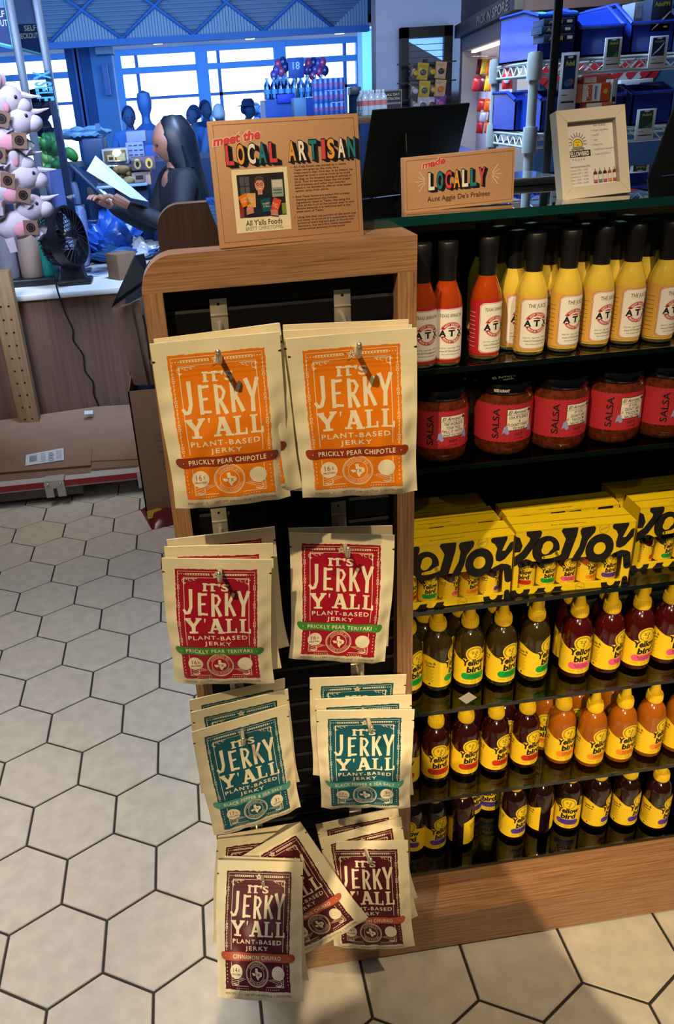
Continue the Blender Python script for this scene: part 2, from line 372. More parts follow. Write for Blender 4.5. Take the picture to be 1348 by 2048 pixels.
# truss header: corrugated sheet, dark diagonals, bottom beam
g = G(); L0 = onY(-120, 90, YT).x; L1 = onY(738, 40, YT).x; zB = onY(415, 68, YT).z; zT = zB+1.6
g.box((L0, YT+.1, zB), (L1, YT+.16, zT), M_corr)
for i in range(34): z = zB+.02+i*.047; g.box((L0, YT+.06, z), (L1, YT+.1, z+.022), M_corr)
hd = struct(g.build('trim_1')); g = G(); g.box((L0, YT-.03, zB-.07), (L1, YT+.12, zB), M_navy); g.build('beam', hd)
bx = [onY(p[0], p[1], YT).x for p in ((98, 80), (243, 70), (384, 62), (523, 54), (661, 48))]
zA = onY(163, 20, YT).z; st = bx[1]-bx[0]
g = G(); t = G()
for i in range(-2, 6):
    xb = bx[0]+i*st
    for (xa, sgn) in ((xb+st/2, 1), (xb-st/2, -1)):
        a, b = Vector((xb, YT+.0, zB)), Vector((xb+sgn*st*1.3, YT+.0, zB+(zA-zB)*2.6))
        if min(a.x, b.x) < L1 and b.x < L1+.4: g.tube([a, b], .022, M_navy, 6)
    for k in range(1, 24):
        u = k/24; x = xb+u*st; hgt = (zA-zB)*(1-abs(2*u-1))
        if x < L1 and hgt > .02: t.box((x-.016, YT+.03, zB), (x+.016, YT+.07, zB+hgt), M_corr2)
g.build('diagonals', hd); t.build('ribbed_triangles', hd)
# columns by the glazing
g = G(); p = onY(128, 100, 13); q = onY(200, 250, 13); q2 = onY(228, 150, 13); g.box((q.x-.05, 13.01, 0), (q2.x, 13.4, onY(160, 60, 13).z), M_blue); g.box((p.x, 13, 0), (q.x, 13.5, onY(160, 60, 13).z), mat('column_glare_blue', '#1d4f96', .7))  # column blue imitates glare from the windows, put into its colour
g.box((p.x+.1, 12.97, 0), (p.x+.16, 13, 3), M_navy); g.box((q.x-.2, 12.97, 0), (q.x-.14, 13, 3), M_navy); struct(g.build('column_left'))
g = G(); p = onY(724, 60, 16); q = onY(753, 200, 16); g.box((p.x, 16, 0), (q.x, 16.4, 4.6), mat('pale_column', '#79aee8', .6)); struct(g.build('column_right'))
g = G(); fbar(g, 203, 128, 222, 190, 12.75, .25, mat('screen_back_blue', '#0d4fae', .4)); o = g.build('speaker'); tag(o, 'tall blue loudspeaker box fixed beside the dark column', 'speaker')
g = G(); fbar(g, 188, 85, 226, 107, 12.6, .4, mat('duct_paint', '#88a5cc', .6)); o = g.build('air_duct'); tag(o, 'pale box duct hanging at the top of the column', 'duct')
# right hand wall with door and snack alcove
M_wallR = wood('wall_panels', '#3d2d33', '#4a363a', 0, .6, .02); M_blk = mat('black_paint', '#0c1017', .45)
YD = 9.0
g = G(); p = onY(752, 100, YD); q = onY(1010, 60, YD); g.box((p.x, YD, 0), (q.x+3, YD+.2, 4.8), M_wallR); struct(g.build('wall_right'))
# door_1 : black frame with lowered blind
g = G(); p = onY(803, 72, YD-.1); q = onY(907, 33, YD-.1); pb = onY(818, 76, YD-.1); qb = onY(886, 200, YD-.1)
g.box((p.x, YD-.1, 0), (pb.x, YD, (p.z+q.z)/2), M_blk); g.box((qb.x, YD-.1, 0), (q.x, YD, (p.z+q.z)/2), M_blk); g.box((p.x, YD-.1, pb.z), (q.x, YD, (p.z+q.z)/2), M_blk)
d1 = struct(g.build('door_1'))
g = G(); z = 0.3
M_bl = mat('blind_slats', '#66718c', .6)
while z < pb.z: g.box((pb.x, YD-.05, z), (qb.x, YD-.035, z+.05), M_bl); z += .056
g.build('blind', d1)
# side wall turning towards the shopper, with a lit snack alcove in it
M_wht = mat('white_alcove', '#b7b4bd', .6); M_peg = mat('pegboard', '#9da3c8', .7)
A1, A2 = onY(921, 80, 8.85), onY(1042, 40, 6.1)
ae = Vector((A2.x-A1.x, A2.y-A1.y, 0)); AL = ae.length; ae.normalize(); an = Vector((-ae.y, ae.x, 0))
AM = Matrix.Translation((A1.x, A1.y, 0)) @ Matrix(((ae.x, an.x, 0, 0), (ae.y, an.y, 0, 0), (0, 0, 1, 0), (0, 0, 0, 1)))
def onA(px, py, dep):                      # picture point carried to the plane lying dep behind the alcove front
    p0 = AM @ Vector((0, dep, 0)); d = _ray(px, py); return CAM+d*((p0-CAM).dot(an)/d.dot(an))
def locA(px, py, dep): return AM.inverted() @ onA(px, py, dep)
zt1 = (locA(922, 75, 0).z+locA(1040, 30, 0).z)/2; zt0 = zt1-.11; jw = .16
g = G(); g.box((0, 0, 0), (jw, .12, zt1), M_wht, AM); g.box((AL-jw, 0, 0), (AL, .12, zt1), M_wht, AM); g.box((0, 0, zt0), (AL, .12, zt1), M_wht, AM)
g.box((jw-.03, .12, 0), (jw, .16, zt0), M_wht, AM); g.box((AL-jw, .12, 0), (AL-jw+.03, .16, zt0), M_wht, AM); g.box((jw, .12, zt0), (AL-jw, .16, zt0+.03), M_wht, AM)
al = struct(g.build('trim_2')); g = G(); g.box((jw-.03, .16, 0), (AL-jw+.03, .19, zt0+.03), M_peg, AM); g.build('pegboard', al)
g = G(); g.box((jw+.1, .07, zt0-.02), (AL-jw-.1, .11, zt0-.004), M_lamp, AM); g.build('light_strip', al)
lz = AM @ Vector((AL/2, -.12, zt0-.1)); area('alcove_strip', lz, AM @ Vector((AL/2, .2, 1.0)), 10, (.95, .93, 1.0), AL*.7, .1).data.spread = R(95)
g = G(); g.box((-.02, .0, zt1), (AL+.02, .75, 4.8), M_wallR, AM); struct(g.build('wall_side'))
g = G(); zs2_ = locA(965, 22, -.04).z; g.box((0, -.06, zt1+.01), (AL*1.02, -.002, zs2_), M_blk, AM)
sg = g.build('shop_sign'); tag(sg, 'black shop sign with raised brass letters above the snack alcove', 'sign')
g = G(); la, lb = locA(952, 40, -.07), locA(1014, 20, -.07); P = Print(g, lambda x, z, l: tuple(AM @ Vector((x, -.062-l, z))), .003)
P.text('PICK N SPORE', (la.x+lb.x)/2, (zt1+zs2_)/2, (zs2_-zt1)*.55, mat('brass', '#b79a62', .3, .6), 1, width=lb.x-la.x, bold=.02)
g.build('lettering', sg)
# ------------------------------------------------------------------ the display gondola
O_h = wood('oak_horizontal', '#775439', '#a57d58', 0, .4, 1.5); O_v = wood('oak_vertical', '#775439', '#a57d58', 2, .4, 1.5); O_y = wood('oak_depth', '#82603f', '#a8825d', 1, .4, 1.5)
M_slat = mat('black_slatwall', '#08080a', .5, 0, .15); M_slat2 = mat('black_groove', '#020203', .6); M_steel = mat('zinc_steel', '#cfc8b6', .28, .75)
XL, XR, YF = -.062, .298, 1.073
st = thing('slatwall_stand', 'oak framed black slatwall end panel with eight pouch hooks', 'display stand', (0, YF, 0))
def L(g, name, par): # builds geometry given in world coordinates below a parent placed at (0, YF, 0)
    g.v = [(v[0], v[1]-YF, v[2]) for v in g.v]; return g.build(name, par)
g = G(); rad = .045; out = [(XR, 1.392), (XR, 1.438)]
for k in range(13): a = PI/2+k/12*PI/2; out.append((XL+rad+rad*math.cos(a), 1.438-rad+rad*math.sin(a)))
out.append((XL, 1.392)); g.prism(out, YF, 1.116, O_h, lambda x, z, d: (x, d, z)); L(g, 'top_board', st)
g = G(); g.box((XL, YF, .108), (XL+.026, 1.12, 1.392), O_v); L(g, 'post', st)
g = G(); g.box((XR-.026, YF, .108), (XR, 1.12, 1.392), O_v); L(g, 'post', st)
g = G(); g.box((XL+.026, 1.108, .108), (XR-.026, 1.12, 1.392), M_slat2)
z = .118
while z < 1.385:
    g.add([(x, y, zz) for x in (XL+.026, XR-.026) for (y, zz) in ((1.108, z), (1.0975, z), (1.0965, z+.004), (1.0965, z+.03), (1.099, z+.034), (1.108, z+.034))],
          [(i, i+1, i+7, i+6) for i in range(5)]+[(5, 4, 3, 2, 1, 0), (6, 7, 8, 9, 10, 11)], M_slat); z += .0378
L(g, 'slat_panel', st)
g = G(); g.box((.205, 1.116, 1.30), (XR, 1.62, 1.438), O_y); L(g, 'divider', st)
g = G(); g.box((XL, YF, .012), (.298, 1.62, .108), O_h); L(g, 'plinth', st); g = G(); g.box((XL+.02, YF+.02, 0), (.298, 1.6, .012), M_slat2); L(g, 'toe_kick', st)
# rear end panel of the gondola
g = G(); out = [(.292, 0), (.292, 1.443)]
for k in range(13): a = PI/2+k/12*PI/2; out.append((-.05+rad+rad*math.cos(a), 1.443-rad+rad*math.sin(a)))
out.append((-.05, 0)); g.prism(out, 1.63, 1.668, wood('walnut_vertical', '#7a5a4c', '#8f6c5a', 2, .5), lambda x, z, d: (x, d, z))
o = g.build('end_panel'); tag(o, 'plain brown round cornered end panel standing behind the slatwall stand', 'panel')
# shelving bay
XE = 1.25
sh = thing('shelving_bay', 'oak and black shelving bay with five glass shelves of sauces', 'shelving', (0.3, 1.14, 0))
def LB(g, name): g.v = [(v[0]-.3, v[1]-1.14, v[2]) for v in g.v]; return g.build(name, sh)
g = G(); g.box((.298, YF, .012), (XE, 1.62, .108), O_h); LB(g, 'plinth')
g = G(); g.box((.298, YF+.02, 0), (XE, 1.6, .012), M_slat2); LB(g, 'toe_kick')
g = G(); g.box((.298, 1.142, .108), (XE, 1.44, .15), O_h); LB(g, 'base_board')
M_shelf = thin_glass('shelf_glass', '#c9d6cc', .9); M_edge = mat('glass_edge', '#07110f', .08, coat=.6); M_edge2 = mat('glass_edge_green', '#0a3533', .1, coat=.8)
SHZ = {6: .152, 5: .356, 4: .576, 3: .799, 2: 1.066, 1: 1.227}; TH = .008
M_dark = thin_glass('smoked_glass', '#8b908c', .8)
for k, z in SHZ.items():
    g = G(); g.box((.302, 1.1425, z), (XE, 1.43, z+TH), M_dark if k in (2, 6) else M_shelf)
    g.box((.302, 1.1395, z), (XE, 1.1425, z+TH), M_edge); LB(g, 'glass_shelf')
g = G(); g.box((.298, 1.46, .15), (XE, 1.48, 1.385), M_slat2); z = .16
while z < 1.37:
    g.box((.298, 1.448, z), (XE, 1.46, z+.033), M_slat); z += .0378
LB(g, 'back_panel')
g = G(); g.box((.298, 1.44, 1.385), (XE, 1.48, 1.437), O_h); LB(g, 'rear_rail')
g = G(); g.box((.298, 1.15, .15), (.301, 1.46, 1.43), M_slat); LB(g, 'side_panel')
g = G()
for z in list(SHZ.values())[1:]: g.tube([(.306, 1.152, z-.028), (.306, 1.152, z-.002)], .003, M_steel, 8)
LB(g, 'shelf_clip')
# glass top over the gondola
M_top = thin_glass('counter_glass', '#b5c9bf', 1.6, base=.06)
g = G(); o2 = [(.046, 1.118), (.2, 1.118), (.2, 1.152), (XE, 1.152), (XE, 1.628), (.046, 1.628)]
z0, z1 = 1.4385, 1.451; nn = len(o2)
vs = [(x, y, z0) for x, y in o2]+[(x, y, z1) for x, y in o2]
g.add(vs, [(0, 1, 2, 5), (2, 3, 4, 5), (6, 7, 8, 11), (8, 9, 10, 11)], M_top)
g.add(vs, [(i, (i+1) % nn, nn+(i+1) % nn, nn+i) for i in range(nn)], M_edge2); g.fix = False
o = g.build('glass_top'); tag(o, 'thick green edged glass top holding the small signs above the shelves', 'glass top')
g = G(); o3 = [(.21, 1.63), (XE, 1.63), (XE, 1.6), (.21, 1.6)]
# ------------------------------------------------------------------ jerky pouches
M_cream = mat('pouch_film', '#e6d9b4', .38, var=.03, vscale=30, bump=.1, bscale=90)
M_crm = mat('print_cream', '#e9dcba', .5)
FL = {
 'orange': dict(ink='#e47a0a', band='#8e3318', txt='PRICKLY PEAR CHIPOTLE', n='16', dark='#a34c10'),
 'red': dict(ink='#a00f24', band='#3f8a2f', txt='PRICKLY PEAR TERIYAKI', n='16', dark='#7d0f1c'),
 'teal': dict(ink='#0f5360', band='#4d9a8c', txt='BLACK PEPPER & SEA SALT', n='17', dark='#2b4a4c'),
 'maroon': dict(ink='#541420', band='#b5553a', txt='CINNAMON CHURRO', n='14', dark='#3e1018'),
}
PW, PH = .152, .217
TEXAS = [(.36,1),(.36,.6),(.02,.6),(.1,.44),(.22,.36),(.3,.42),(.4,.36),(.5,.12),(.62,0),(.64,.16),(.78,.3),(.94,.38),(.96,.56),(.9,.68),(.72,.72),(.58,.78),(.57,1)]
def pouch_front(seed):
    rnd = random.Random(seed); ph = [rnd.uniform(0, 6.28) for _ in range(8)]; am = rnd.uniform(.8, 1.2)
    def bulge(u, v):                       # u 0..1 across, v 0..1 down; returns thickness towards the shopper
        e = max(0., min(u, 1-u)); side = min(1., e/.14); side = side*side*(3-2*side)
        t = max(0., (v-.16)/.45); t = min(1., t); t = t*t*(3-2*t)
        bot = max(0., min(1., (1-v)/.10)); bot = .35+.65*bot*(2-bot)
        b = .0120*am*side*t*bot
        if .13 < v < .21: b += .00022*math.sin((v-.13)/.08*PI*6)*min(1, e/.05)
        wr = .0011*math.sin(34*v+9*u+ph[0])*math.exp(-((e-.07)/.06)**2)*min(1, max(0, (v-.2)*6))
        wr += .0009*math.sin(21*u-15*v+ph[1])*side*t + .0005*math.sin(40*v*(.6+.4*math.sin(3*u+ph[2]))+ph[3])*side*t*(1 if e > .12 else .3)
        wr += .0036*math.sin(5.2*u+2.0*v+ph[4])*(.3+.7*v)*.6
        return b+wr+.0012
    return bulge
def make_pouch(flavour, seed):
    F = FL[flavour]; bl = pouch_front(seed); ink = mat('ink_'+flavour, F['ink'], .42); bnd = mat('band_'+flavour, F['band'], .45); dk = mat('small_ink_'+flavour, F['dark'], .5)
    rnd = random.Random(seed+50); tw = rnd.uniform(-.004, .004)
    def narrow(v): return 1-.035*math.exp(-((v-.8)/.25)**2)
    def fn(x, z, lift):
        u, v = x/PW+.5, -z/PH
        return (x*narrow(v)+tw*math.sin(3*v), -bl(max(0, min(1, u)), max(0, min(1, v)))-lift, z)
    g = G(); nx, ny = 34, 80; vs = []
    for j in range(ny+1):
        for i in range(nx+1): vs.append(fn((i/nx-.5)*PW, -j/ny*PH, 0))
    for j in range(ny+1):
        for i in range(nx+1):
            p = vs[j*(nx+1)+i]; e = min(i/nx, 1-i/nx); vv = j/ny
            vs.append((p[0], .001+(.0035*min(1, e/.15)*min(1, max(0, (vv-.16)*3)))+min(0, p[1]+.0012)*-.0+ .0*p[1] if False else .0008+.0028*min(1, e/.15)*min(1, max(0, (vv-.16)*3)), p[2]))
    N = (nx+1)*(ny+1); fs = []
    for j in range(ny):
        for i in range(nx):
            a = j*(nx+1)+i; fs.append((a, a+nx+1, a+nx+2, a+1)); fs.append((N+a, N+a+1, N+a+nx+2, N+a+nx+1))
    for i in range(nx):
        fs.append((i, i+1, N+i+1, N+i)); b = ny*(nx+1)+i; fs.append((b+1, b, N+b, N+b+1))
    for j in range(ny):
        a = j*(nx+1); fs.append((a+nx+1, a, N+a, N+a+nx+1)); a += nx; fs.append((a, a+nx+1, N+a+nx+1, N+a))
    g.add(vs, fs, M_cream, True)
    blk = mat('notch_black', '#15100c', .7)
    for sx in (-1, 1): g.add([fn(sx*(PW/2-.0035), -.0215, .0004), fn(sx*PW/2, -.0205, .0004), fn(sx*PW/2, -.0235, .0004), fn(sx*(PW/2-.0035), -.0225, .0004)], [(0, 1, 2, 3)], blk)
    film = g.mesh('pouch_film_'+flavour)
    # printed face
    g = G(); P = Print(g, fn, .00013, .0042); x0, x1, zt, zb = -.0585, .0565, -.0165, -.2010; W, H = x1-x0, zt-zb; cx = (x0+x1)/2
    # ragged-edged ink panel
    nx, ny = 30, 66; pts = []
    for j in range(ny+1):
        for i in range(nx+1):
            x = x0+W*i/nx; z = zb+H*j/ny
            if i in (0, nx): x += rnd.uniform(-.0006, .0006)
            if j in (0, ny): z += rnd.uniform(-.0007, .0007)
            pts.append((x, z))
    P.poly(pts, [(j*(nx+1)+i, j*(nx+1)+i+1, (j+1)*(nx+1)+i+1, (j+1)*(nx+1)+i) for j in range(ny) for i in range(nx)], ink, 1)
    X = lambda a: x0+W*a
    Z = lambda a: zt-H*a
    ln = lambda pts, w_, lay=2, sub=24: P.line(pts, w_, M_crm, lay, sub)
    ln([(X(.03), Z(.02)), (X(.97), Z(.02))], .0006); ln([(X(.10), Z(.075)), (X(.90), Z(.075))], .0008)
    ln([(X(.03), Z(.02)), (X(.03), Z(.68))], .0005); ln([(X(.97), Z(.02)), (X(.97), Z(.68))], .0005)
    ln([(X(.10), Z(.075)), (X(.10), Z(.67))], .0008); ln([(X(.90), Z(.075)), (X(.90), Z(.67))], .0008)
    for a in (.10, .90): ln([(X(a), Z(.77)), (X(a), Z(.965))], .0008, 2, 6)
    ln([(X(.10), Z(.965)), (X(.36), Z(.965))], .0008, 2, 4); ln([(X(.64), Z(.965)), (X(.90), Z(.965))], .0008, 2, 4)
    for sgn in (-1, 1):                    # ornaments in the top band, corners and side rails
        xx = cx+sgn*.026; P.rect(xx-.017, Z(.054), xx+.017, Z(.037), M_crm, 2, 8, 1)
        for k in range(9): P.disc(xx-.0145+k*.0036, Z(.0455), .0011, ink, 3, 6)
        for k in range(3): P.disc(cx+sgn*(.045+.0035*k), Z(.0455), .0009, M_crm, 2, 6)
        bx = cx+sgn*W*.385
        for (rr, dz, dx) in ((.0042, .105, 0), (.0028, .095, .008), (.0019, .09, .0135)): P.ring(bx-sgn*dx, Z(dz), rr-.0007, rr, M_crm, 2, 20, 300, 12)
        ln([(bx+sgn*.001, Z(.085)), (bx-sgn*.018, Z(.084))], .0011); ln([(bx+sgn*.001, Z(.085)), (bx+sgn*.001, Z(.14))], .0011)
        for k in range(24):
            zz = Z(.07+k*.026); sx = cx+sgn*W*.468
            if k % 6 in (3, 4): P.rect(sx-.0016, zz-.0017, sx+.0016, zz+.0017, M_crm, 2); P.rect(sx-.0009, zz-.0009, sx+.0009, zz+.0009, ink, 3)
            elif k % 2: P.disc(sx, zz, .0009, M_crm, 2, 6)
            else: P.line([(sx-.001, zz-.0012), (sx+.001, zz+.0012)], .0008, M_crm, 2)
        for k in range(7): P.disc(cx+sgn*(.016+.0034*k), Z(.985), .0008, M_crm, 2, 6)
        for k in range(6):
            P.disc(cx+sgn*W*.468, Z(.79+.03*k), .0009, M_crm, 2, 6)
            ln([(cx+sgn*(.02+.0035*k), Z(.905-.004*k)), (cx+sgn*(.045), Z(.955-.019*k))], .0006, 2, 3)
        P.ring(cx+sgn*W*.33, Z(.935), .0042, .0052, M_crm, 2, 200, 400, 10); ln([(cx+sgn*W*.28, Z(.952)), (cx+sgn*W*.38, Z(.952))], .0009, 2, 3)
    star = [(cx+(.0085 if k % 2 == 0 else .0032)*math.sin(k*PI/5), Z(.05)+(.0085 if k % 2 == 0 else .0032)*math.cos(k*PI/5)) for k in range(10)]
    P.outline([(cx+(a-cx)*1.35, Z(.05)+(b-Z(.05))*1.35) for a, b in star], ink, 4); P.outline(star, M_crm, 5)
    for k in range(5): P.line([(cx, Z(.05)), star[2*k]], .0006, dk, 6)
    P.text("IT'S", cx, Z(.158), .0115, M_crm, 3, width=.036, bold=.03)
    for k, sx in ((-1, -.0158), (0, -.0045)):
        for dz in (.0055, -.0055): P.rect(cx+sx-.0035, Z(.158)+dz-.0009, cx+sx+.0035, Z(.158)+dz+.0009, M_crm, 3)
    lw = .0175
    for k, c in enumerate('JERKY'): P.strokes(GL[c], cx-.0475+k*.0192+(.001 if k else 0), Z(.405)+(.002 if k == 0 else 0)+(.0008*(k % 2)), lw*.93, H*.195+(.004 if c in 'JY' else 0), M_crm, 3, fat=1.02)
    for k, (c, w_, xx) in enumerate((('y', .021, -.0445), ("'", .005, -.0195), ('A', .021, -.0115), ('L', .0165, .0125), ('L', .0165, .0325))):
        P.strokes(GL[c], cx+xx, Z(.553), w_, H*.13, M_crm, 3, fat=.95)
    P.text('PLANT-BASED', cx, Z(.594), .0068, M_crm, 3, width=.086, bold=.018, space=1.25)
    P.text('JERKY', cx, Z(.648), .0064, M_crm, 3, width=.040, bold=.018, space=1.25)
    zc = Z(.723); P.rect(x0-.002, zc-.0066, x1+.002, zc+.0066, bnd, 4, 40, 6)
    for sx, a0 in ((x0-.002, 90), (x1+.002, -90)): P.ring(sx, zc, 0, .0066, bnd, 4, a0, a0+180, 12)
    P.text(F['txt'], cx, zc, .0066, M_crm, 5, width=W*(.86 if len(F['txt']) > 18 else .74), bold=.02, space=1.15)
    for a in (x0+.001, x1-.001): P.disc(a, zc, .0007, M_crm, 5, 6)
    zc = Z(.855); xl, xr = cx-W*.325, cx+W*.325
    for xx in (xl, xr): P.disc(xx, zc+.001, .0112, M_crm, 3, 22)
    P.text(F['n'], xl-.002, zc+.0035, .0072, dk, 4, width=.0075); P.text('g', xl+.0048, zc+.0045, .004, dk, 4); P.text('PROTEIN', xl, zc-.0033, .0026, dk, 4, width=.0155, bold=.02)
    if flavour == 'teal':
        P.text('3', xr-.0018, zc+.0035, .0072, dk, 4, width=.004); P.text('g', xr+.0034, zc+.0045, .004, dk, 4); P.text('SUGAR', xr, zc-.0033, .0026, dk, 4, width=.0125, bold=.02)
    zc = Z(.862); P.disc(cx, zc, .0206, ink, 3, 30); P.ring(cx, zc, .0192, .0202, M_crm, 4); P.ring(cx, zc, .0178, .0183, M_crm, 4); P.ring(cx, zc, .0122, .0128, M_crm, 4)
    P.arctext('INSPIRED BY', cx, zc, .0152, .0028, M_crm, 4, 120); P.arctext('TEXAS FLAVORS', cx, zc, .0152, .0028, M_crm, 4, 130, False)
    P.outline([(cx-.0098+.0196*a, zc-.0098+.0190*b) for a, b in TEXAS], M_crm, 5); P.text('TX', cx+.0008, zc-.0003, .0045, dk, 6, bold=.02, space=1.3)
    zc = -.2075
    P.text('NON GMO', x0+.0095, zc, .0036, dk, 3, width=.019); P.text('NET WT 2.69 OZ (76 g)', cx+.001, zc, .0036, dk, 2, width=.047); P.text('GLUTEN FREE', x1-.0125, zc, .0036, dk, 2, width=.025)
    for xx in (x0+.0245, x1-.0285): P.rect(xx-.0003, zc-.002, xx+.0003, zc+.002, dk, 2)
    g.fix = False
    return film, g.mesh('pouch_print_'+flavour)
# pose of every pouch: x, y, z of the top edge's middle, then yaw, lean and roll in degrees; front one first
POSE = {
'orange_left': [[.0218,.9471,1.3602,-1.5,1.3,-.7],[.0247,.9635,1.3637,-8.9,1.1,-4.4],[.0251,.9797,1.3597,-9,1.2,-4.8]],
'orange_right': [[.1798,.9285,1.3559,-8.5,4.5,-1.8],[.1784,.9444,1.3588,-9.1,3.1,.2],[.1801,.9608,1.3614,-3,2.4,1.9]],
'red_left': [[-.0052,.9804,1.0474,-10.6,1.7,2.4],[-.0007,.9967,1.0596,-9.7,1.2,0],[.0043,1.0132,1.0689,-4,4.1,-2.9]],
'red_right': [[.1778,1.0246,1.0398,-8.9,-2.5,4.0],[.1785,1.0409,1.0429,-7.7,1.2,1.5]],
'teal_left': [[.0031,.979,.7666,9.7,-1.3,-2.8],[.0056,.9962,.786,5.5,5.0,-3.7],[.0045,1.0126,.7953,9.4,6.3,.4]],
'teal_right': [[.1974,.9774,.7512,-9.9,3.1,.7],[.197,.9939,.7633,-9.8,2.2,-2],[.1938,1.0114,.791,-6.6,4.3,1.4]],
'maroon_left': [[.0111,1.0039,.4246,-18.8,-39.8,-5.4],[.009,1.0203,.4152,-20.6,-24,-6.8],[.0234,1.036,.4315,-12,-17,-33],[.0144,1.0554,.4309,9.8,-10.4,10.3],[.0166,1.0712,.4275,7.7,-7.3,5.5]],
'maroon_right': [[.2016,1.0243,.4118,-13.6,-14.8,-4],[.1972,1.0413,.4266,2,-12.9,-5.7],[.1933,1.0579,.4398,-5,-7.1,-9.7]],
}
HK = {'orange_left': (.034, 1.338), 'orange_right': (.201, 1.336), 'red_left': (.005, 1.033), 'red_right': (.186, 1.021), 'teal_left': (.004, .745), 'teal_right': (.209, .735), 'maroon_left': (.012, .405), 'maroon_right': (.198, .398)}
ORD = {0: 'front', 1: 'second', 2: 'third', 3: 'fourth', 4: 'rearmost'}
NOTE = {'orange_left': 'hook shadow across its lettering', 'orange_right': 'dark shadow on its corner', 'red_left': 'tilted over the post', 'red_right': 'square beside the right post',
        'teal_left': 'tilted upward to the right', 'teal_right': 'hanging straight', 'maroon_left': 'nearest the floor', 'maroon_right': 'above the plinth'}
for si, (k, L_) in enumerate(POSE.items()):
    fl, side = k.split('_'); film, pr = make_pouch(fl, 11+si*3)
    for i, q in enumerate(L_):
        o = bpy.data.objects.new('jerky_pouch', film); COL.objects.link(o)
        o.location = q[:3]; o.matrix_world = Matrix.Translation(q[:3]) @ Matrix.Rotation(R(q[3]), 4, 'Z') @ Matrix.Rotation(R(q[4]), 4, 'X') @ Matrix.Rotation(R(q[5]), 4, 'Y')
        last = i == len(L_)-1
        lab = ('%s jerky pouch in front on the %s hook, %s' % (fl, side, NOTE[k])) if i == 0 else ('%s jerky pouch on %s hook, %s, mostly hidden' % (fl, side, 'rearmost' if last else ORD[i]+' from the front'))
        if k == 'maroon_left' and i == 2: lab = 'maroon jerky pouch on the left hook swung sideways with its lower corner showing'
        tag(o, lab, 'pouch', '%s pouches on the %s hook' % (fl, side))
        c = bpy.data.objects.new('printed_front', pr); COL.objects.link(c); c.parent = o
    # hook
    hx, hz = HK[k]; q = L_[0]; tx, ty = q[0]+.001, q[1]-.040; hz = min(hz, q[2]-.016)
    h = thing('peg_hook', 'steel slatwall hook carrying the %s pouches on the %s' % (fl, side), 'hook', (hx, 1.0965, hz), 0, 'steel hooks on the slatwall')
    g = G(); g.bbox((-.0115, -.0016, -.012), (.0115, -.0002, .036), M_steel, .0006); g.box((-.0115, -.006, -.013), (.0115, -.0002, -.0105), M_steel); g.box((-.0115, -.0035, .014), (.0115, -.0012, .0155), M_steel)
    g.ball((0, -.0017, .029), (.0022, .0006, .0022), M_slat2, 6); g.build('bracket', h)
    g = G(); dx, dy = tx-hx, ty-1.0965
    g.tube([(0, -.001, .002), (dx*.15, dy*.15, .001), (dx*.9, dy*.9, 0), (dx*.97, dy*.97, .002), (dx, dy, .009), (dx, dy-.001, .015)], .0033, M_steel, 10)
    g.ball((dx, dy-.001, .0165), .0031, M_steel, 8); g.build('prong', h)
# ------------------------------------------------------------------ squeeze bottles of hot sauce
M_yel = mat('label_yellow', '#e9c320', .45); M_ycap = mat('cap_yellow', '#e3b71c', .35); M_ink = mat('print_black', '#120f0a', .55)
def sun_face(P, cx, cz, r, lay, back=None):
    pts = []
    for k in range(44):
        a = 2*PI*k/44; rr = r*(1.0 if k % 2 else .84); pts.append((cx+rr*math.cos(a), cz+rr*math.sin(a)))
    if back: P.disc(cx, cz, r*1.12, back, lay-1, 30)
    P.outline([(cx+(x-cx)*1.0, cz+(y-cz)*1.0) for x, y in pts], M_ink, lay); P.outline([(cx+(x-cx)*.90, cz+(y-cz)*.90) for x, y in pts], M_yel, lay+1)
    for s in (-1, 1):
        P.ring(cx+s*r*.25, cz+r*.10, r*.06, r*.12, M_ink, lay+2, n=10); P.line([(cx+s*r*.10, cz+r*.28), (cx+s*r*.40, cz+r*.34)], r*.08, M_ink, lay+2)
    P.line([(cx+.02*r, cz+r*.05), (cx+.22*r, cz-r*.30), (cx-.05*r, cz-r*.36)], r*.10, M_ink, lay+2); P.line([(cx-.1*r, cz-r*.5), (cx+.2*r, cz-r*.52)], r*.09, M_ink, lay+2)
def logo(P, cx, cz, w_, lay, halo=True):
    """two words in fat slanted black letters"""
    for (dl, ln_, mt) in (((0, .035, M_ink),) if not halo else ((0, .13, M_yel), (1, .045, M_ink))):
        P.text('Yellow', cx, cz+w_*.175, w_*.30, mt, lay+dl, width=w_*(1+.0*dl), bold=ln_, rot=5, shear=.16)
        P.text('bird', cx+w_*.03, cz-w_*.17, w_*.30, mt, lay+dl, width=w_*.66, bold=ln_, rot=5, shear=.16)
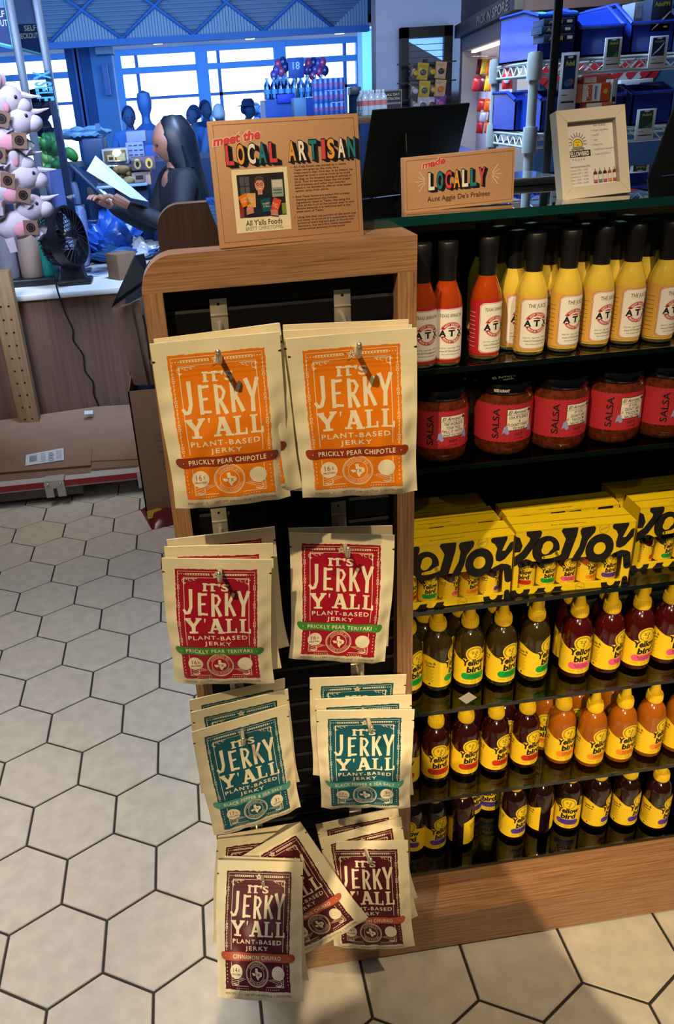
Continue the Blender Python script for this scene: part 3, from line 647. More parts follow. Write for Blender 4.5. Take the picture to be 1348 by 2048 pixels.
def make_squeeze(name, sauce, strip, words, s=1.0):
    """returns meshes: body, cap, label"""
    rb = .0277
    g = G(); M_s = mat('sauce_'+name, sauce, .12, coat=.9, var=.12, vscale=40)
    g.lathe([(0, 0), (.019, 0), (.0245, .0015), (rb, .006), (rb, .09), (.0268, .104), (.0235, .116), (.0185, .124), (.0145, .128), (.0138, .136), (0, .136)], M_s, 32); body = g.mesh('sauce_bottle_'+name)
    g = G(); pr = [(0, .131), (.0152, .131), (.0158, .133), (.0155, .147), (.0145, .150), (0, .1505)]
    g.lathe(pr, M_ycap, 24); gn = G(); gn.lathe([(.0112, .150), (.0106, .152), (.0093, .160), (.0086, .163), (.0060, .178), (.0048, .188), (.0040, .191), (0, .1915)], M_ycap, 20); noz = gn.mesh('nozzle_'+name)
    for k in range(24):
        a = 2*PI*k/24; g.tube([(.0157*math.cos(a), .0157*math.sin(a), .134), (.0154*math.cos(a), .0154*math.sin(a), .146)], .0007, M_ycap, 4)
    cap = g.mesh('squeeze_cap_'+name)
    g = G(); P = Print(g, wrap_fn(rb+.0003), .00010, .0045); st = mat('strip_'+name, strip, .45); hw = rb*2.75
    n = 48; zt = lambda t: .072+.006*math.sin(t*7.0+.4)*(abs(t) > .18)+.004*abs(t)
    pts = [(hw*(2*i/n-1), z) for i in range(n+1) for z in (.013, zt(2*i/n-1))]
    P.poly(pts, [(2*i, 2*i+2, 2*i+3, 2*i+1) for i in range(n)], M_yel, 0)
    P.disc(0, .083, .0168, M_yel, 0, 24); sun_face(P, 0, .083, .0150, 1)
    logo(P, 0, .0565, .046, 4)
    P.line([(-.0165, .0315), (.0165, .0315)], .0150, st, 2, 12, True); P.text(words[0], 0, .0338, .0034, M_ink, 3, bold=.01); P.text(words[1], 0, .0293, .0034, M_ink, 3, bold=.01)
    P.ring(0, .0195, .0046, .0050, M_ink, 2, n=16); P.text('VEGAN', 0, .0195, .0018, M_ink, 2)
    for sx in (-.0165, .0165): P.text('NON GMO', sx, .0195, .0018, M_ink, 2)
    for sx in (-1, 1):                     # the small print round the sides and the back panel
        for k in range(11): P.line([(sx*.052-.0085, .053-k*.0028), (sx*.052+.0085-.002*(k % 3), .053-k*.0028)], .0006, M_ink, 2, 3)
        P.text('Chile &', sx*.052, .066, .0055, M_ink, 2, bold=.02, rot=8); P.text('Agave', sx*.052, .0595, .0055, M_ink, 2, bold=.02, rot=8)
        P.disc(sx*.052, .0185, .002, M_ink, 2, 8)
    g.fix = False
    return body, cap, g.mesh('bottle_label_'+name), noz
def squeeze(meshes, loc, yaw, label, group, s=1.0, name='squeeze_bottle'):
    o = bpy.data.objects.new(name, meshes[0]); COL.objects.link(o); o.location = loc; o.rotation_euler = (0, 0, yaw); o.scale = (s, s, s)
    tag(o, label, 'bottle', group)
    for nm, me in (('cap', meshes[1]), ('label', meshes[2])):
        c = bpy.data.objects.new(nm, me); COL.objects.link(c); c.parent = o
        if nm == 'cap' and len(meshes) > 3: d = bpy.data.objects.new('nozzle', meshes[3]); COL.objects.link(d); d.parent = c
    return o
KIND = {
 'green': make_squeeze('green', '#30260c', '#0f9a3a', ('JALAPENO', 'HOT SAUCE')),
 'pink': make_squeeze('pink', '#3d0906', '#e0567e', ('BLUE AGAVE', 'SRIRACHA')),
 'red': make_squeeze('red', '#2a0805', '#c2300f', ('SERRANO', 'HOT SAUCE')),
 'orange': make_squeeze('orange', '#96500c', '#ee8a1a', ('HABANERO', 'HOT SAUCE')),
 'purple': make_squeeze('purple', '#1f0a06', '#5a3a9c', ('GHOST PEPPER', 'HOT SAUCE')),
}
ORDW = ['first', 'second', 'third', 'fourth', 'fifth', 'sixth', 'seventh', 'eighth', 'ninth', 'tenth']
SAUCE = {'green': 'olive green', 'pink': 'dark red', 'red': 'deep brown red', 'orange': 'golden orange', 'purple': 'dark brown'}
LAB = {'green': 'green', 'pink': 'pink', 'red': 'red', 'orange': 'orange', 'purple': 'purple'}
def facing(y): return 'label facing front' if abs(y) < 14 else ('label turned right' if 0 < y < 80 else ('label turned left' if -80 < y < 0 else 'back label showing'))
ROWS = [  # shelf, kind, (picture x, picture y of the near foot, turn of the label to the right in degrees)
 (4, 'green', [(822, 1393, 30), (881, 1385, 62), (944, 1379, 4), (1009, 1375, 18), (1074, 1365, 38)]),
 (4, 'pink', [(1158, 1358, 0), (1221, 1350, 32), (1280, 1342, 6), (1338, 1330, 28)]),
 (5, 'red', [(818, 1576, -25), (877, 1567, 2), (936, 1557, 8), (995, 1549, 22), (1056, 1539, 16)]),
 (5, 'orange', [(1127, 1531, 12), (1188, 1537, 14), (1247, 1528, 10), (1304, 1517, 30), (1362, 1508, 20)]),
 (6, 'purple', [(830, 1711, -30), (873, 1706, 20), (928, 1697, 150), (1032, 1683, 22), (1087, 1670, 180), (1141, 1665, -22), (1198, 1661, 48), (1257, 1659, 36), (1318, 1665, 34)]),
]
for shelf, kind, L_ in ROWS:
    zz = SHZ[shelf]+TH
    for i, (px, py, yaw) in enumerate(L_):
        p = onZ(px, py, zz); y = max(p.y+.0277, 1.1725)
        lab = 'front row bottle with %s label strip, %s one from the post, %s' % (LAB[kind], ORDW[i], facing(yaw))
        squeeze(KIND[kind], (p.x, y, zz), R(yaw), lab, 'front row of %s labelled bottles' % kind)
# bottles standing behind the front rows (a few show through the gaps)
back = [(4, 'green', [.37, .44, .51], 1.25), (4, 'pink', [.585, .66, .73, .80], 1.243), (5, 'red', [.40, .47, .54], 1.248), (5, 'orange', [.63, .70, .77], 1.248), (6, 'purple', [.49, .535, .76], 1.285)]
for shelf, kind, xs, y in back:
    for i, x in enumerate(xs):
        squeeze(KIND[kind], (x, y+.004*(i % 2), SHZ[shelf]+TH), R(random.uniform(-25, 30)), 'rear row bottle with %s strip half hidden, %s from left' % (LAB[kind], ORDW[i]), 'rear row of %s labelled bottles' % kind)
# ------------------------------------------------------------------ slim hot sauce bottles on the top shelf
M_clr = mat('clear_base_glass', '#3a3526', .06, coat=1.); M_cap = mat('black_shrink_cap', '#121214', .42); M_paper = mat('label_white', '#e7e2d8', .5); M_rim = mat('label_red', '#b3202a', .45); M_sand = mat('label_sand', '#d8a646', .5)
def make_slim(name, sauce, title):
    rb = .0226; g = G(); M_s = mat('sauce_'+name, sauce, .14, coat=.9, var=.06, vscale=30)
    g.lathe([(.020, .004), (rb, .006), (rb, .088), (.0212, .099), (.0165, .112), (.0128, .122), (.0112, .130), (0, .130)], M_s, 28)
    g.lathe([(0, 0), (.018, 0), (rb-.001, .001), (rb, .006), (.0200, .0055), (.019, .0045)], M_clr, 28); body = g.mesh('slim_bottle_'+name)
    g = G(); g.lathe([(.0126, .122), (.0128, .126), (.0132, .150), (.0136, .152), (.0138, .155), (.0144, .157), (.0142, .163), (.0146, .165), (.0146, .175), (.0138, .1765), (0, .1765)], M_cap, 24); cap = g.mesh('shrink_cap_'+name)
    g = G(); wf = wrap_fn(rb+.0003); P = Print(g, lambda x, z, l: wf(x*1.18, .0485+(z-.0485)*1.06, l), .00009, .004); hw = .0206; z0, z1 = .014, .083; bk = M_rim if name == 'sriracha' else M_sand
    P.rect(-.053, z0-.003, .053, z1+.004, bk, 0, 40, 1)
    def tick(d, lay, mt):
        c = .004; o = [(-hw+d+c, z0+d), (hw-d-c, z0+d), (hw-d, z0+d+c), (hw-d, z1-d-c), (hw-d-c, z1-d), (-hw+d+c, z1-d), (-hw+d, z1-d-c), (-hw+d, z0+d+c)]
        n = 12; pts = []
        for i in range(n+1):
            x = -hw+d+(2*hw-2*d)*i/n; e = min(x+hw-d, hw-d-x); k = max(0, c-e); pts += [(x, z0+d+k), (x, z1-d-k)]
        P.poly(pts, [(2*i, 2*i+2, 2*i+3, 2*i+1) for i in range(n)], mt, lay)
    tick(-.0012, 1, M_rim); tick(-.0006, 2, M_paper); tick(0, 3, M_rim); tick(.0005, 4, M_paper)
    P.text(title, 0, .0745, .0056 if len(title) < 12 else .0046, M_ink, 5, width=.0235 if len(title) < 12 else .030, bold=.004, shear=.08)
    cz = .0505; P.ring(0, cz, .0098, .0142, M_rim, 5, 22, 158, 20); P.ring(0, cz, .0098, .0142, M_rim, 5, 202, 338, 20); P.ring(0, cz, .0145, .0149, M_rim, 5, 14, 166, 22); P.ring(0, cz, .0145, .0149, M_rim, 5, 194, 346, 22)
    P.arctext('HOT SAUCE', 0, cz, .0120, .0030, M_paper, 6, 100, True, .03); P.arctext('MADE BY TEXANS', 0, cz, .0120, .0026, M_paper, 6, 112, False, .03)
    P.rect(-.0160, cz-.0047, .0160, cz+.0047, M_paper, 6, 10, 1)
    for ch, xx, w_ in (('A', -.0112, .0088), ('T', .0, .0082), ('X', .0112, .0088)): P.text(ch, xx, cz, .0086, M_ink, 8, width=w_, bold=.045)
    P.line([(-.005, cz+.0063), (0, cz+.0069), (.004, cz+.0060), (.006, cz+.0067)], [.0004, .0020, .0014, .0004], M_rim, 7, 3)
    P.text('Gluten Free   Vegan Friendly   All Natural', 0, .0295, .0021, M_ink, 5, width=.031); P.text('www.ATXHotSauce.com', 0, .0250, .0030, M_ink, 5, width=.030, bold=.004); P.text('Shake well before using! Net. 150ml', 0, .0205, .0019, M_ink, 5, width=.024)
    for k in range(9): P.line([(.027, .022+k*.006), (.040, .022+k*.006)], .0005, M_paper if name == 'sriracha' else M_ink, 2, 4); P.line([(-.040, .022+k*.006), (-.027, .022+k*.006)], .0005, M_paper if name == 'sriracha' else M_ink, 2, 4)
    g.fix = False
    return body, cap, g.mesh('slim_label_'+name)
SR = make_slim('sriracha', '#a23a06', 'TEXAS SRIRACHA'); JU = make_slim('juice', '#d6b640', 'THE JUICE')
z1s = SHZ[1]+TH
M_tagp = mat('white_sticker', '#f1efe9', .5)
def slim(ms, px, py, yaw, lab, grp, xy=None):
    if xy is None:
        p = onZ(px, py, z1s); loc = (p.x, max(p.y+.0226, 1.168), z1s)
    else: loc = (xy[0], xy[1], z1s)
    return squeeze(ms, loc, R(yaw), lab, grp, 1.0, 'hot_sauce_bottle')
for i, (px, py, yaw) in enumerate([(852, 741, 10), (899, 733, 4), (977, 720, 22)]):
    slim(SR, px, py, yaw, 'orange red sauce bottle with white label, %s from the wooden post on the top shelf' % ORDW[i], 'orange red bottles on the top shelf')
jl = [(1067, 712, 2), (1135, 705, 18), (1198, 696, 20), (1260, 690, 14), (1327, 686, 24)]; jp = []
for i, (px, py, yaw) in enumerate(jl):
    o = slim(JU, px, py, yaw, 'yellow sauce bottle in the front row, %s yellow one from the orange red bottles' % ORDW[i], 'front yellow bottles on the top shelf'); jp.append(o.location.copy())
for i, (x, y, yaw) in enumerate([(.490, 1.216, 20), (.545, 1.222, 8), (.598, 1.224, 14), (.650, 1.218, 14), (.702, 1.222, 20), (.752, 1.215, 10)]):
    o = slim(JU, 0, 0, yaw, 'yellow sauce bottle in the second row, %s yellow cap neck from the left' % ORDW[i], 'second row of yellow bottles', (x, y))
    if i in (0, 2, 3, 5):
        g = G(); g.box((-.009, -.007, .1768), (.008, .004, .1772), M_tagp, Matrix.Rotation(.4*i, 4, 'Z')); g.build('cap_sticker', o)
for i, (x, y, yaw) in enumerate([(.481, 1.268, 20), (.534, 1.275, 5), (.588, 1.274, 5), (.640, 1.27, 5), (.694, 1.274, 5), (.746, 1.268, 0), (.80, 1.27, 0)]):
    o = slim(JU, 0, 0, yaw, 'black capped yellow bottle in the third row, %s from the left, only its cap clear' % ORDW[i], 'third row of yellow bottles', (x, y))
    if i in (0, 1, 4):
        g = G(); g.box((-.009, -.007, .1768), (.008, .004, .1772), M_tagp, Matrix.Rotation(.5*i, 4, 'Z')); g.build('cap_sticker', o)
for i, (x, y) in enumerate([(.333, 1.27), (.48, 1.33), (.55, 1.335), (.62, 1.33), (.69, 1.335)]):
    slim(SR if i == 0 else JU, 0, 0, 10, 'black capped bottle at the very back by the wooden rail, %s from the left' % ORDW[i], 'rear bottles on the top shelf', (x, y))
# ------------------------------------------------------------------ salsa jars
M_salsa = mat('salsa', '#55220a', .12, coat=1., var=.45, vscale=120); M_lid = mat('black_lid', '#070708', .16, coat=.8); M_sred = mat('salsa_label_red', '#a8252e', .5); M_card = mat('salsa_card', '#d9cfc0', .5); M_lav = mat('lavender_paint', '#8d8fc4', .5)
def make_jar(lines, first):
    rb = .0455; g = G()
    g.lathe([(0, .001), (.034, 0), (.040, .002), (.0445, .008), (rb, .016), (rb, .088), (.0435, .096), (.0400, .102), (.0395, .108), (0, .108)], M_salsa, 36); body = g.mesh('salsa_jar')
    g = G(); g.lathe([(.0405, .1035), (.0425, .1035), (.0432, .105), (.0432, .115), (.0418, .1185), (.036, .1185), (.034, .1178), (0, .1178)], M_lid, 36)
    if first:
        P = Print(g, lambda x, y, l: (x, y, .1179+l), .0003); P.text('El Arroyo', 0, .004, .011, M_card, 1, width=.040, bold=.02, shear=.3); P.text('AUSTIN', 0, -.010, .006, M_card, 1, width=.018, bold=.03)
        P = Print(g, wrap_fn(.0434), .0002, .005); P.text('RESTAURANT', -.026, .110, .0045, M_card, 1, width=.024, bold=.02)
    lid = g.mesh('jar_lid'); g = G(); P = Print(g, wrap_fn(rb+.0003), .00012, .006); z0, z1 = .026, .088; n = 120; pts = []
    for i in range(n+1):
        x = (2*i/n-1)*.128; s_ = .0008*math.sin(i*2.1); pts += [(x, z0+s_), (x, z1-s_)]
    P.poly(pts, [(2*i, 2*i+2, 2*i+3, 2*i+1) for i in range(n)], M_sred, 0)
    for sx in (-.034, .045):
        vs, fs = text2d('SALSA', .02); x0 = min(v[0] for v in vs); x1 = max(v[0] for v in vs)
        P.poly([(sx-(v[1]-.365)*.0145, .057+(v[0]-(x0+x1)/2)*.050/(x1-x0)) for v in vs], fs, M_ink, 1)
    cx = .004; P.rect(cx-.0215, .045, cx+.0215, .0805, M_ink, 1, 12, 1); P.rect(cx-.0207, .0458, cx+.0207, .0797, M_card, 2, 12, 1)
    P.text('El Arroyo', cx-.003, .0755, .0058, mat('script_maroon', '#3a1013', .5), 3, width=.030, bold=.012, shear=.35); P.rect(cx-.0207, .0703, cx+.0207, .0708, M_ink, 3, 8, 1)
    P.outline([(cx+.0135+.008*a, .0715+.008*b) for a, b in TEXAS], M_ink, 3)
    for k, t in enumerate(lines): P.text(t, cx, .0668-k*(.0245/max(1, len(lines))), .0046, M_ink, 3, width=min(.036, .0027*len(t)), bold=.012)
    P.text('HOT', cx, .0385, .0045, M_ink, 1, bold=.03, space=1.2); P.text('NET WT 16 OZ (454g)', cx, .0315, .0028, M_ink, 1, width=.016)
    for sx in (-1, 1):
        P.outline([(cx+sx*.0215-.006, .040), (cx+sx*.0215-.003, .052), (cx+sx*.0215+.002, .053), (cx+sx*.0215+.0055, .041), (cx+sx*.0215+.002, .038), (cx+sx*.0215-.002, .042)], M_lav, 4); P.outline([(cx+sx*.0215-.001, .053), (cx+sx*.0215+.004, .059), (cx+sx*.0215+.005, .055)], mat('skin_paint', '#c98c50', .5), 4)
    g.fix = False
    return body, lid, g.mesh('jar_label')
z2s = SHZ[2]+TH
sal = [((893, 928), 8, ['THE WORLD IS', 'YOUR TACO', 'FILL IT WITH', 'WHAT YOU WANT'], 'with a plain lid'), ((1022, 914), 8, ["OH IT'S SPICY", '&', "I DON'T WANT", 'TO SHARE'], 'with writing on its lid'), ((1133, 904), 14, ['IF YOU', "DON'T LIKE", "TACOS I'M", 'NACHO TYPE'], 'with a dusty plain lid'), ((1243, 890), 10, ['IF YOU', "DON'T LIKE", "TACOS I'M", 'NACHO TYPE'], 'with a shiny plain lid'), ((1346, 880), 16, ['LIFE IS', 'BETTER', 'WITH SALSA'], 'cut off by the frame edge')]
for i, ((px, py), yaw, lines, nt) in enumerate(sal):
    p = onZ(px, py, z2s); me = make_jar(lines, i == 1)
    o = squeeze(me, (p.x, max(p.y+.0455, 1.188), z2s), R(yaw), 'red labelled salsa jar %s, %s from the post' % (nt, ORDW[i]), 'front salsa jars', 1.0, 'salsa_jar'); o['category'] = 'jar'; [c for c in o.children if c.name.startswith('cap')][0].name = 'lid'
me0 = make_jar(['IF YOU', "DON'T LIKE", "TACOS I'M", 'NACHO TYPE'], False)
for i, x in enumerate([.438, .535, .632]):
    o = squeeze(me0, (x, 1.29, z2s), R(20), 'red labelled salsa jar in the dark behind the front jars, %s from the left' % ORDW[i], 'rear salsa jars', 1.0, 'salsa_jar'); o['category'] = 'jar'; [c for c in o.children if c.name.startswith('cap')][0].name = 'lid'
# ------------------------------------------------------------------ yellow gift cartons with five mini bottles
M_box = mat('carton_yellow', '#e6c313', .42); M_boxin = mat('carton_inside', '#8a7413', .6)
BW, BD, BH = .208, .052, .128; WX0, WX1, WZ0, WZ1 = -.094, .088, .015, .066
def make_carton():
    g = G(); t = .0012; hw = BW/2
    g.box((-hw, 0, 0), (hw, BD, t), M_box); g.box((-hw, BD-t, 0), (hw, BD, BH), M_box); g.box((-hw, 0, 0), (-hw+t, BD, BH), M_box); g.box((hw-t, 0, 0), (hw, BD, BH), M_box)
    g.box((-hw, 0, BH-t), (hw, BD, BH), M_box); g.box((-hw, -.0006, BH-.0018), (hw, .001, BH+.0006), M_box); g.box((-hw, BD*.45, BH), (hw, BD*.47, BH+.0008), M_boxin)
    g.box((-hw, 0, 0), (hw, t, WZ0), M_box); g.box((-hw, 0, WZ1), (hw, t, BH), M_box); g.box((-hw, 0, WZ0), (WX0, t, WZ1), M_box); g.box((WX1, 0, WZ0), (hw, t, WZ1), M_box)
    body = g.mesh('carton'); g = G(); P = Print(g, plane_fn, .0003)
    K = lambda a, b: ((a-560)*.0002286, .1275-(b-300)*.000288)
    def fat(pts, mt=None, lay=1): P.line([K(a, b) for a, b, c in pts], [c*.000245 for a, b, c in pts], mt or M_ink, lay, 4, True)
    def egg(a, b, r0, r1, a0=0, a1=360, mt=None, lay=1):
        c = K(a, b); n = 40; pts = []
        for i in range(n+1): t = R(a0+(a1-a0)*i/n); pts += [(c[0]+r0*.0002286*math.cos(t), c[1]+r0*.00026*math.sin(t)), (c[0]+r1*.0002286*math.cos(t), c[1]+r1*.00026*math.sin(t))]
        P.poly(pts, [(2*i, 2*i+1, 2*i+3, 2*i+2) for i in range(n)], mt or M_ink, lay)
    P.outline([K(a, b) for a, b in ((185, 312), (195, 304), (290, 304), (304, 318), (300, 345), (262, 400), (200, 480), (150, 520), (108, 540), (108, 470), (160, 440), (215, 370), (218, 352), (190, 334))], M_ink, 1)
    P.outline([K(a, b) for a, b in ((106, 330), (140, 345), (165, 400), (150, 440), (106, 440))], M_ink, 1)
    fat([(165, 530, 50), (200, 515, 56), (232, 522, 40)])
    egg(345, 440, 34, 104, 0, 360); egg(357, 418, 0, 40, 0, 360, M_box, 2); fat([(330, 492, 22), (390, 488, 30), (440, 470, 44)], M_box, 2); fat([(330, 525, 40), (390, 520, 46), (410, 520, 30)])
    P.outline([K(a, b) for a, b in ((450, 322), (462, 304), (560, 300), (577, 312), (572, 360), (535, 480), (530, 500), (522, 518), (440, 524), (418, 512), (422, 492), (462, 470), (490, 380), (470, 350))], M_ink, 1)
    P.outline([K(a, b) for a, b in ((594, 330), (606, 312), (698, 308), (712, 322), (706, 350), (660, 400), (640, 470), (606, 536), (545, 536), (562, 500), (598, 440), (610, 372), (598, 350))], M_ink, 1)
    egg(757, 462, 46, 108)
    P.outline([K(a, b) for a, b in ((836, 316), (850, 300), (945, 298), (962, 310), (958, 330), (938, 372), (925, 400), (950, 400), (985, 350), (1008, 345), (1008, 400), (950, 458), (915, 472), (884, 462), (878, 430), (888, 380), (868, 350), (842, 336))], M_ink, 1)
    fat([(880, 520, 40), (930, 508, 50), (975, 520, 56), (990, 600, 52)])
    egg(775, 330, 36, 38); P.text('HOT SAUCE', *K(775, 330), .0026, M_ink, 1, width=.012, rot=20)
    # second word showing under the window
    egg(170, 705, 30, 78, 180, 360); egg(880, 705, 30, 78, 180, 360)
    for a in (330, 460): P.outline([K(x+a, y) for x, y in ((-18, 705), (40, 705), (30, 726), (52, 740), (-50, 740), (-30, 722))], M_ink, 1)
    fat([(985, 690, 40), (990, 735, 50)]); egg(640, 722, 34, 36); P.text('FIVE FLAVORS', *K(640, 722), .0022, M_ink, 1, width=.011, rot=-20)
    P = Print(g, lambda x, y, l: (x, y, BH+.0004+l), .0003); P.text('five organic sauces', -.01, .010, .003, M_ink, 1, width=.06)
    g.fix = False
    return body, g.mesh('carton_print')
CB, CP = make_carton()
minis = {}
for k, (sa, stc) in {'red': ('#2a0805', '#c2300f'), 'green': ('#30260c', '#0f9a3a'), 'pink': ('#3d0906', '#e8506a'), 'orange': ('#96500c', '#ee8a1a'), 'purple': ('#1f0a06', '#5a3a9c')}.items(): minis[k] = KIND[k]
z3s = SHZ[3]+TH
def carton(x, y, yaw, lab, fill):
    o = bpy.data.objects.new('gift_carton', CB); COL.objects.link(o); o.location = (x, y, z3s); o.rotation_euler = (0, 0, yaw); tag(o, lab, 'carton', 'yellow gift cartons')
    c = bpy.data.objects.new('printed_front', CP); COL.objects.link(c); c.parent = o
    Mx = Matrix.Translation((x, y, z3s)) @ Matrix.Rotation(yaw, 4, 'Z')
    for i, (k, tr) in enumerate(fill):
        p = Mx @ Vector((-.074+.0365*i, .0225, .0016))
        squeeze(minis[k], p, R(tr)+yaw, 'mini %s strip bottle in the window of the %s' % (k, lab.split(' carton')[0].replace('yellow gift', 'yellow')+' carton'), 'mini bottles in the cartons', .62, 'mini_sauce_bottle')
carton(.3875, 1.147, 0, 'front yellow gift carton beside the post', [('red', 25), ('green', 0), ('pink', 55), ('orange', 20), ('purple', 60)])
carton(.6005, 1.150, R(-3), 'middle yellow gift carton in bright light', [('red', -28), ('green', 4), ('pink', 2), ('orange', 28), ('purple', 2)])
carton(.838, 1.186, R(-1), 'right hand yellow gift carton at the frame edge', [('red', 62), ('green', 20), ('pink', 10), ('orange', 0), ('purple', 0)])
for (x, y, l) in ((.384, 1.206, 'second yellow gift carton behind the one at the post, handle holes showing'), (.379, 1.264, 'rearmost yellow gift carton of the stack at the post'), (.605, 1.211, 'yellow gift carton standing behind the brightly lit one'), (.822, 1.246, 'yellow gift carton behind the right hand one, only its lid edge showing')): carton(x, y, 0, l, [])
g = G(); g.box((-.016, -.010, 0), (.012, .010, .0006), mat('scrap_paper', '#8f8d88', .6), Matrix.Rotation(.5, 4, 'Z')); p = onZ(938, 1398, SHZ[4]+TH); o = g.build('paper_scrap', None, (p.x, 1.165, SHZ[4]+TH+.0002)); tag(o, 'scrap of white paper lying at the front of the glass shelf', 'paper')
# ------------------------------------------------------------------ small signs on the gondola top
M_kraft = mat('kraft_board', '#b98d68', .6, var=.06, vscale=300); M_kraft2 = mat('kraft_edge', '#8f6a4b', .6); M_line = mat('sign_line', '#4a2c1c', .6)
COLS = {'r': mat('sign_coral', '#d8434a', .5), 'o': mat('sign_amber', '#eaa23c', .5), 'w': mat('sign_white', '#efe6d2', .5), 't': mat('sign_teal', '#1e7d88', .5)}
M_shad = mat('letter_shadow', '#1d1a26', .6); M_pinkh = mat('script_halo', '#f0c9b4', .5)
def blocktext(P, txt, cols, x0, cz, h, adv, lw, lay, sh):
    x = x0
    i = 0
    for ch in txt:
        if ch == ' ': x += adv*.75; continue
        w_ = lw*(.5 if ch == 'I' else 1)
        for k in range(1, 5): P.text(ch, x+sh*k/4, cz-sh*.55*k/4, h*1.03, M_shad, lay, width=w_*1.12, bold=.045)
        P.text(ch, x, cz, h*1.06, M_shad, lay+1, width=w_*1.14, bold=.05); P.text(ch, x, cz, h, COLS[cols[i]], lay+2, width=w_, bold=.03); i += 1
        x += adv*(.72 if ch == 'I' else 1)
def script(P, txt, cx, cz, h, w_, lay, rot=7):
    P.text(txt, cx, cz, h, M_pinkh, lay, width=w_*1.04, bold=.10, rot=rot, shear=.25); P.text(txt, cx, cz, h, COLS['r'], lay+1, width=w_, bold=.035, rot=rot, shear=.25)
def border(P, x0, z0, x1, z1, w_, mt, lay):
    for a, b, c, d in ((x0, z0, x1, z0+w_), (x0, z1-w_, x1, z1), (x0, z0, x0+w_, z1), (x1-w_, z0, x1, z1)): P.rect(a, b, c, d, mt, lay)
def posed(name, label, cat, loc, yaw, lean, roll=0):
    o = thing(name, label, cat); o.matrix_world = Matrix.Translation(loc) @ Matrix.Rotation(R(yaw), 4, 'Z') @ Matrix.Rotation(R(lean), 4, 'X') @ Matrix.Rotation(R(roll), 4, 'Y'); return o
SW, SH_ = .194, .147
a = posed('artisan_sign', 'large kraft sign with a portrait photo standing on the oak top board', 'sign', (.139, 1.094, 1.4385), 8.7, -7.5, .7)
g = G(); g.bbox((-SW/2, 0, 0), (SW/2, .005, SH_), M_kraft, .0006); g.build('board', a)
g = G(); P = Print(g, plane_fn, .00016)
border(P, -.091, .006, .091, .1425, .0004, M_line, 1)
script(P, 'meet the', -.062, .1275, .0105, .060, 2, 6)
blocktext(P, 'LOCAL ARTISAN', 'rowtrowtrowt', -.0735, .1085, .0225, .0139, .0098, 2, .0055)
P.rect(-.0735, .016, -.0015, .0905, M_crm, 2); bx = [-.0665, .025, -.0045, .0845]
M_ph = mat('photo_dark_wall', '#1f1a1d', .5); M_skin0 = mat('photo_skin', '#c98a70', .5)
P.rect(-.0675, .034, -.0065, .0845, M_ph, 3); P.rect(-.064, .060, -.052, .082, mat('photo_window', '#50525a', .5), 4); P.line([(-.064, .071), (-.052, .071)], .0008, M_ph, 5); P.line([(-.058, .060), (-.058, .082)], .0008, M_ph, 5)
P.rect(-.0235, .056, -.0085, .0765, mat('photo_notice', '#8f9a92', .5), 4); P.rect(-.0225, .067, -.0095, .0755, mat('photo_paper', '#c7c3bb', .5), 5)
for zz in (.0635, .060): P.rect(-.0215, zz, -.0105, zz+.0012, mat('photo_green', '#3d6155', .5), 5)
P.rect(-.012, .035, -.0065, .048, mat('photo_leaf', '#7a8a35', .5), 4); P.rect(-.0675, .034, -.062, .05, mat('photo_red', '#8a2a24', .5), 4)
P.outline([(-.058, .034), (-.055, .052), (-.047, .060), (-.040, .0625), (-.033, .062), (-.024, .056), (-.019, .042), (-.018, .034)], mat('photo_navy_shirt', '#141a2a', .5), 5)
P.rect(-.042, .060, -.036, .066, M_skin0, 6); P.disc(-.0390, .0715, .0062, M_skin0, 7, 20, .0082); P.ring(-.039, .0730, .0048, .0068, mat('photo_hair', '#5d4436', .5), 8, 10, 170, 14); P.disc(-.039, .0790, .0055, mat('photo_hair', '#5d4436', .5), 8, 14, .0022)
for sx in (-.0416, -.0366): P.ring(sx, .0722, .0013, .0017, M_ink, 9, n=10)
P.line([(-.0410, .0672), (-.039, .0664), (-.037, .0672)], .0009, M_crm, 9)
for (px, pz, ro, co, w_, h_) in ((-.0605, .0545, 22, 'ink_orange', .011, .014), (-.0515, .0540, -3, 'ph_peach', .0115, .0165), (-.0325, .0470, 8, 'ink_teal', .0125, .0155), (-.0205, .0455, -24, 'ph_red', .0105, .0175)):
    mt = mat(co, {'ink_orange': '#dd6f08', 'ph_peach': '#dba25d', 'ink_teal': '#0f5360', 'ph_red': '#d8452c'}[co], .5); c_, s_ = math.cos(R(ro)), math.sin(R(ro))
    P.outline([(px+u*c_-v*s_, pz+u*s_+v*c_) for u, v in ((-w_/2, -h_/2), (w_/2, -h_/2), (w_/2, h_/2), (-w_/2, h_/2))], mt, 10)
    P.text("IT'S JERKY", px, pz+.002, .0022, M_crm, 11, width=w_*.75, rot=ro); P.text("Y'ALL", px, pz-.0012, .0026, M_crm, 11, width=w_*.7, rot=ro)
for (cx, sg) in ((-.0545, 1), (-.0225, -1)):
    P.disc(cx, .0435 if sg > 0 else .0375, .0044, M_skin0, 12, 14, .0034)
    for k in range(4): P.line([(cx-.004*sg, .0425-.0015*k+(0 if sg > 0 else -.004)), (cx+.0045*sg, .0445-.0017*k+(0 if sg > 0 else -.004))], .0014, M_skin0, 13, 1, True)
P.text("All Y'alls Foods", -.037, .0275, .0066, M_line, 4, width=.048, bold=.008); P.text('BRETT CHRISTOFFEL', -.037, .0208, .0044, mat('caption_green', '#9aa78c', .5), 4, width=.050, bold=.01)
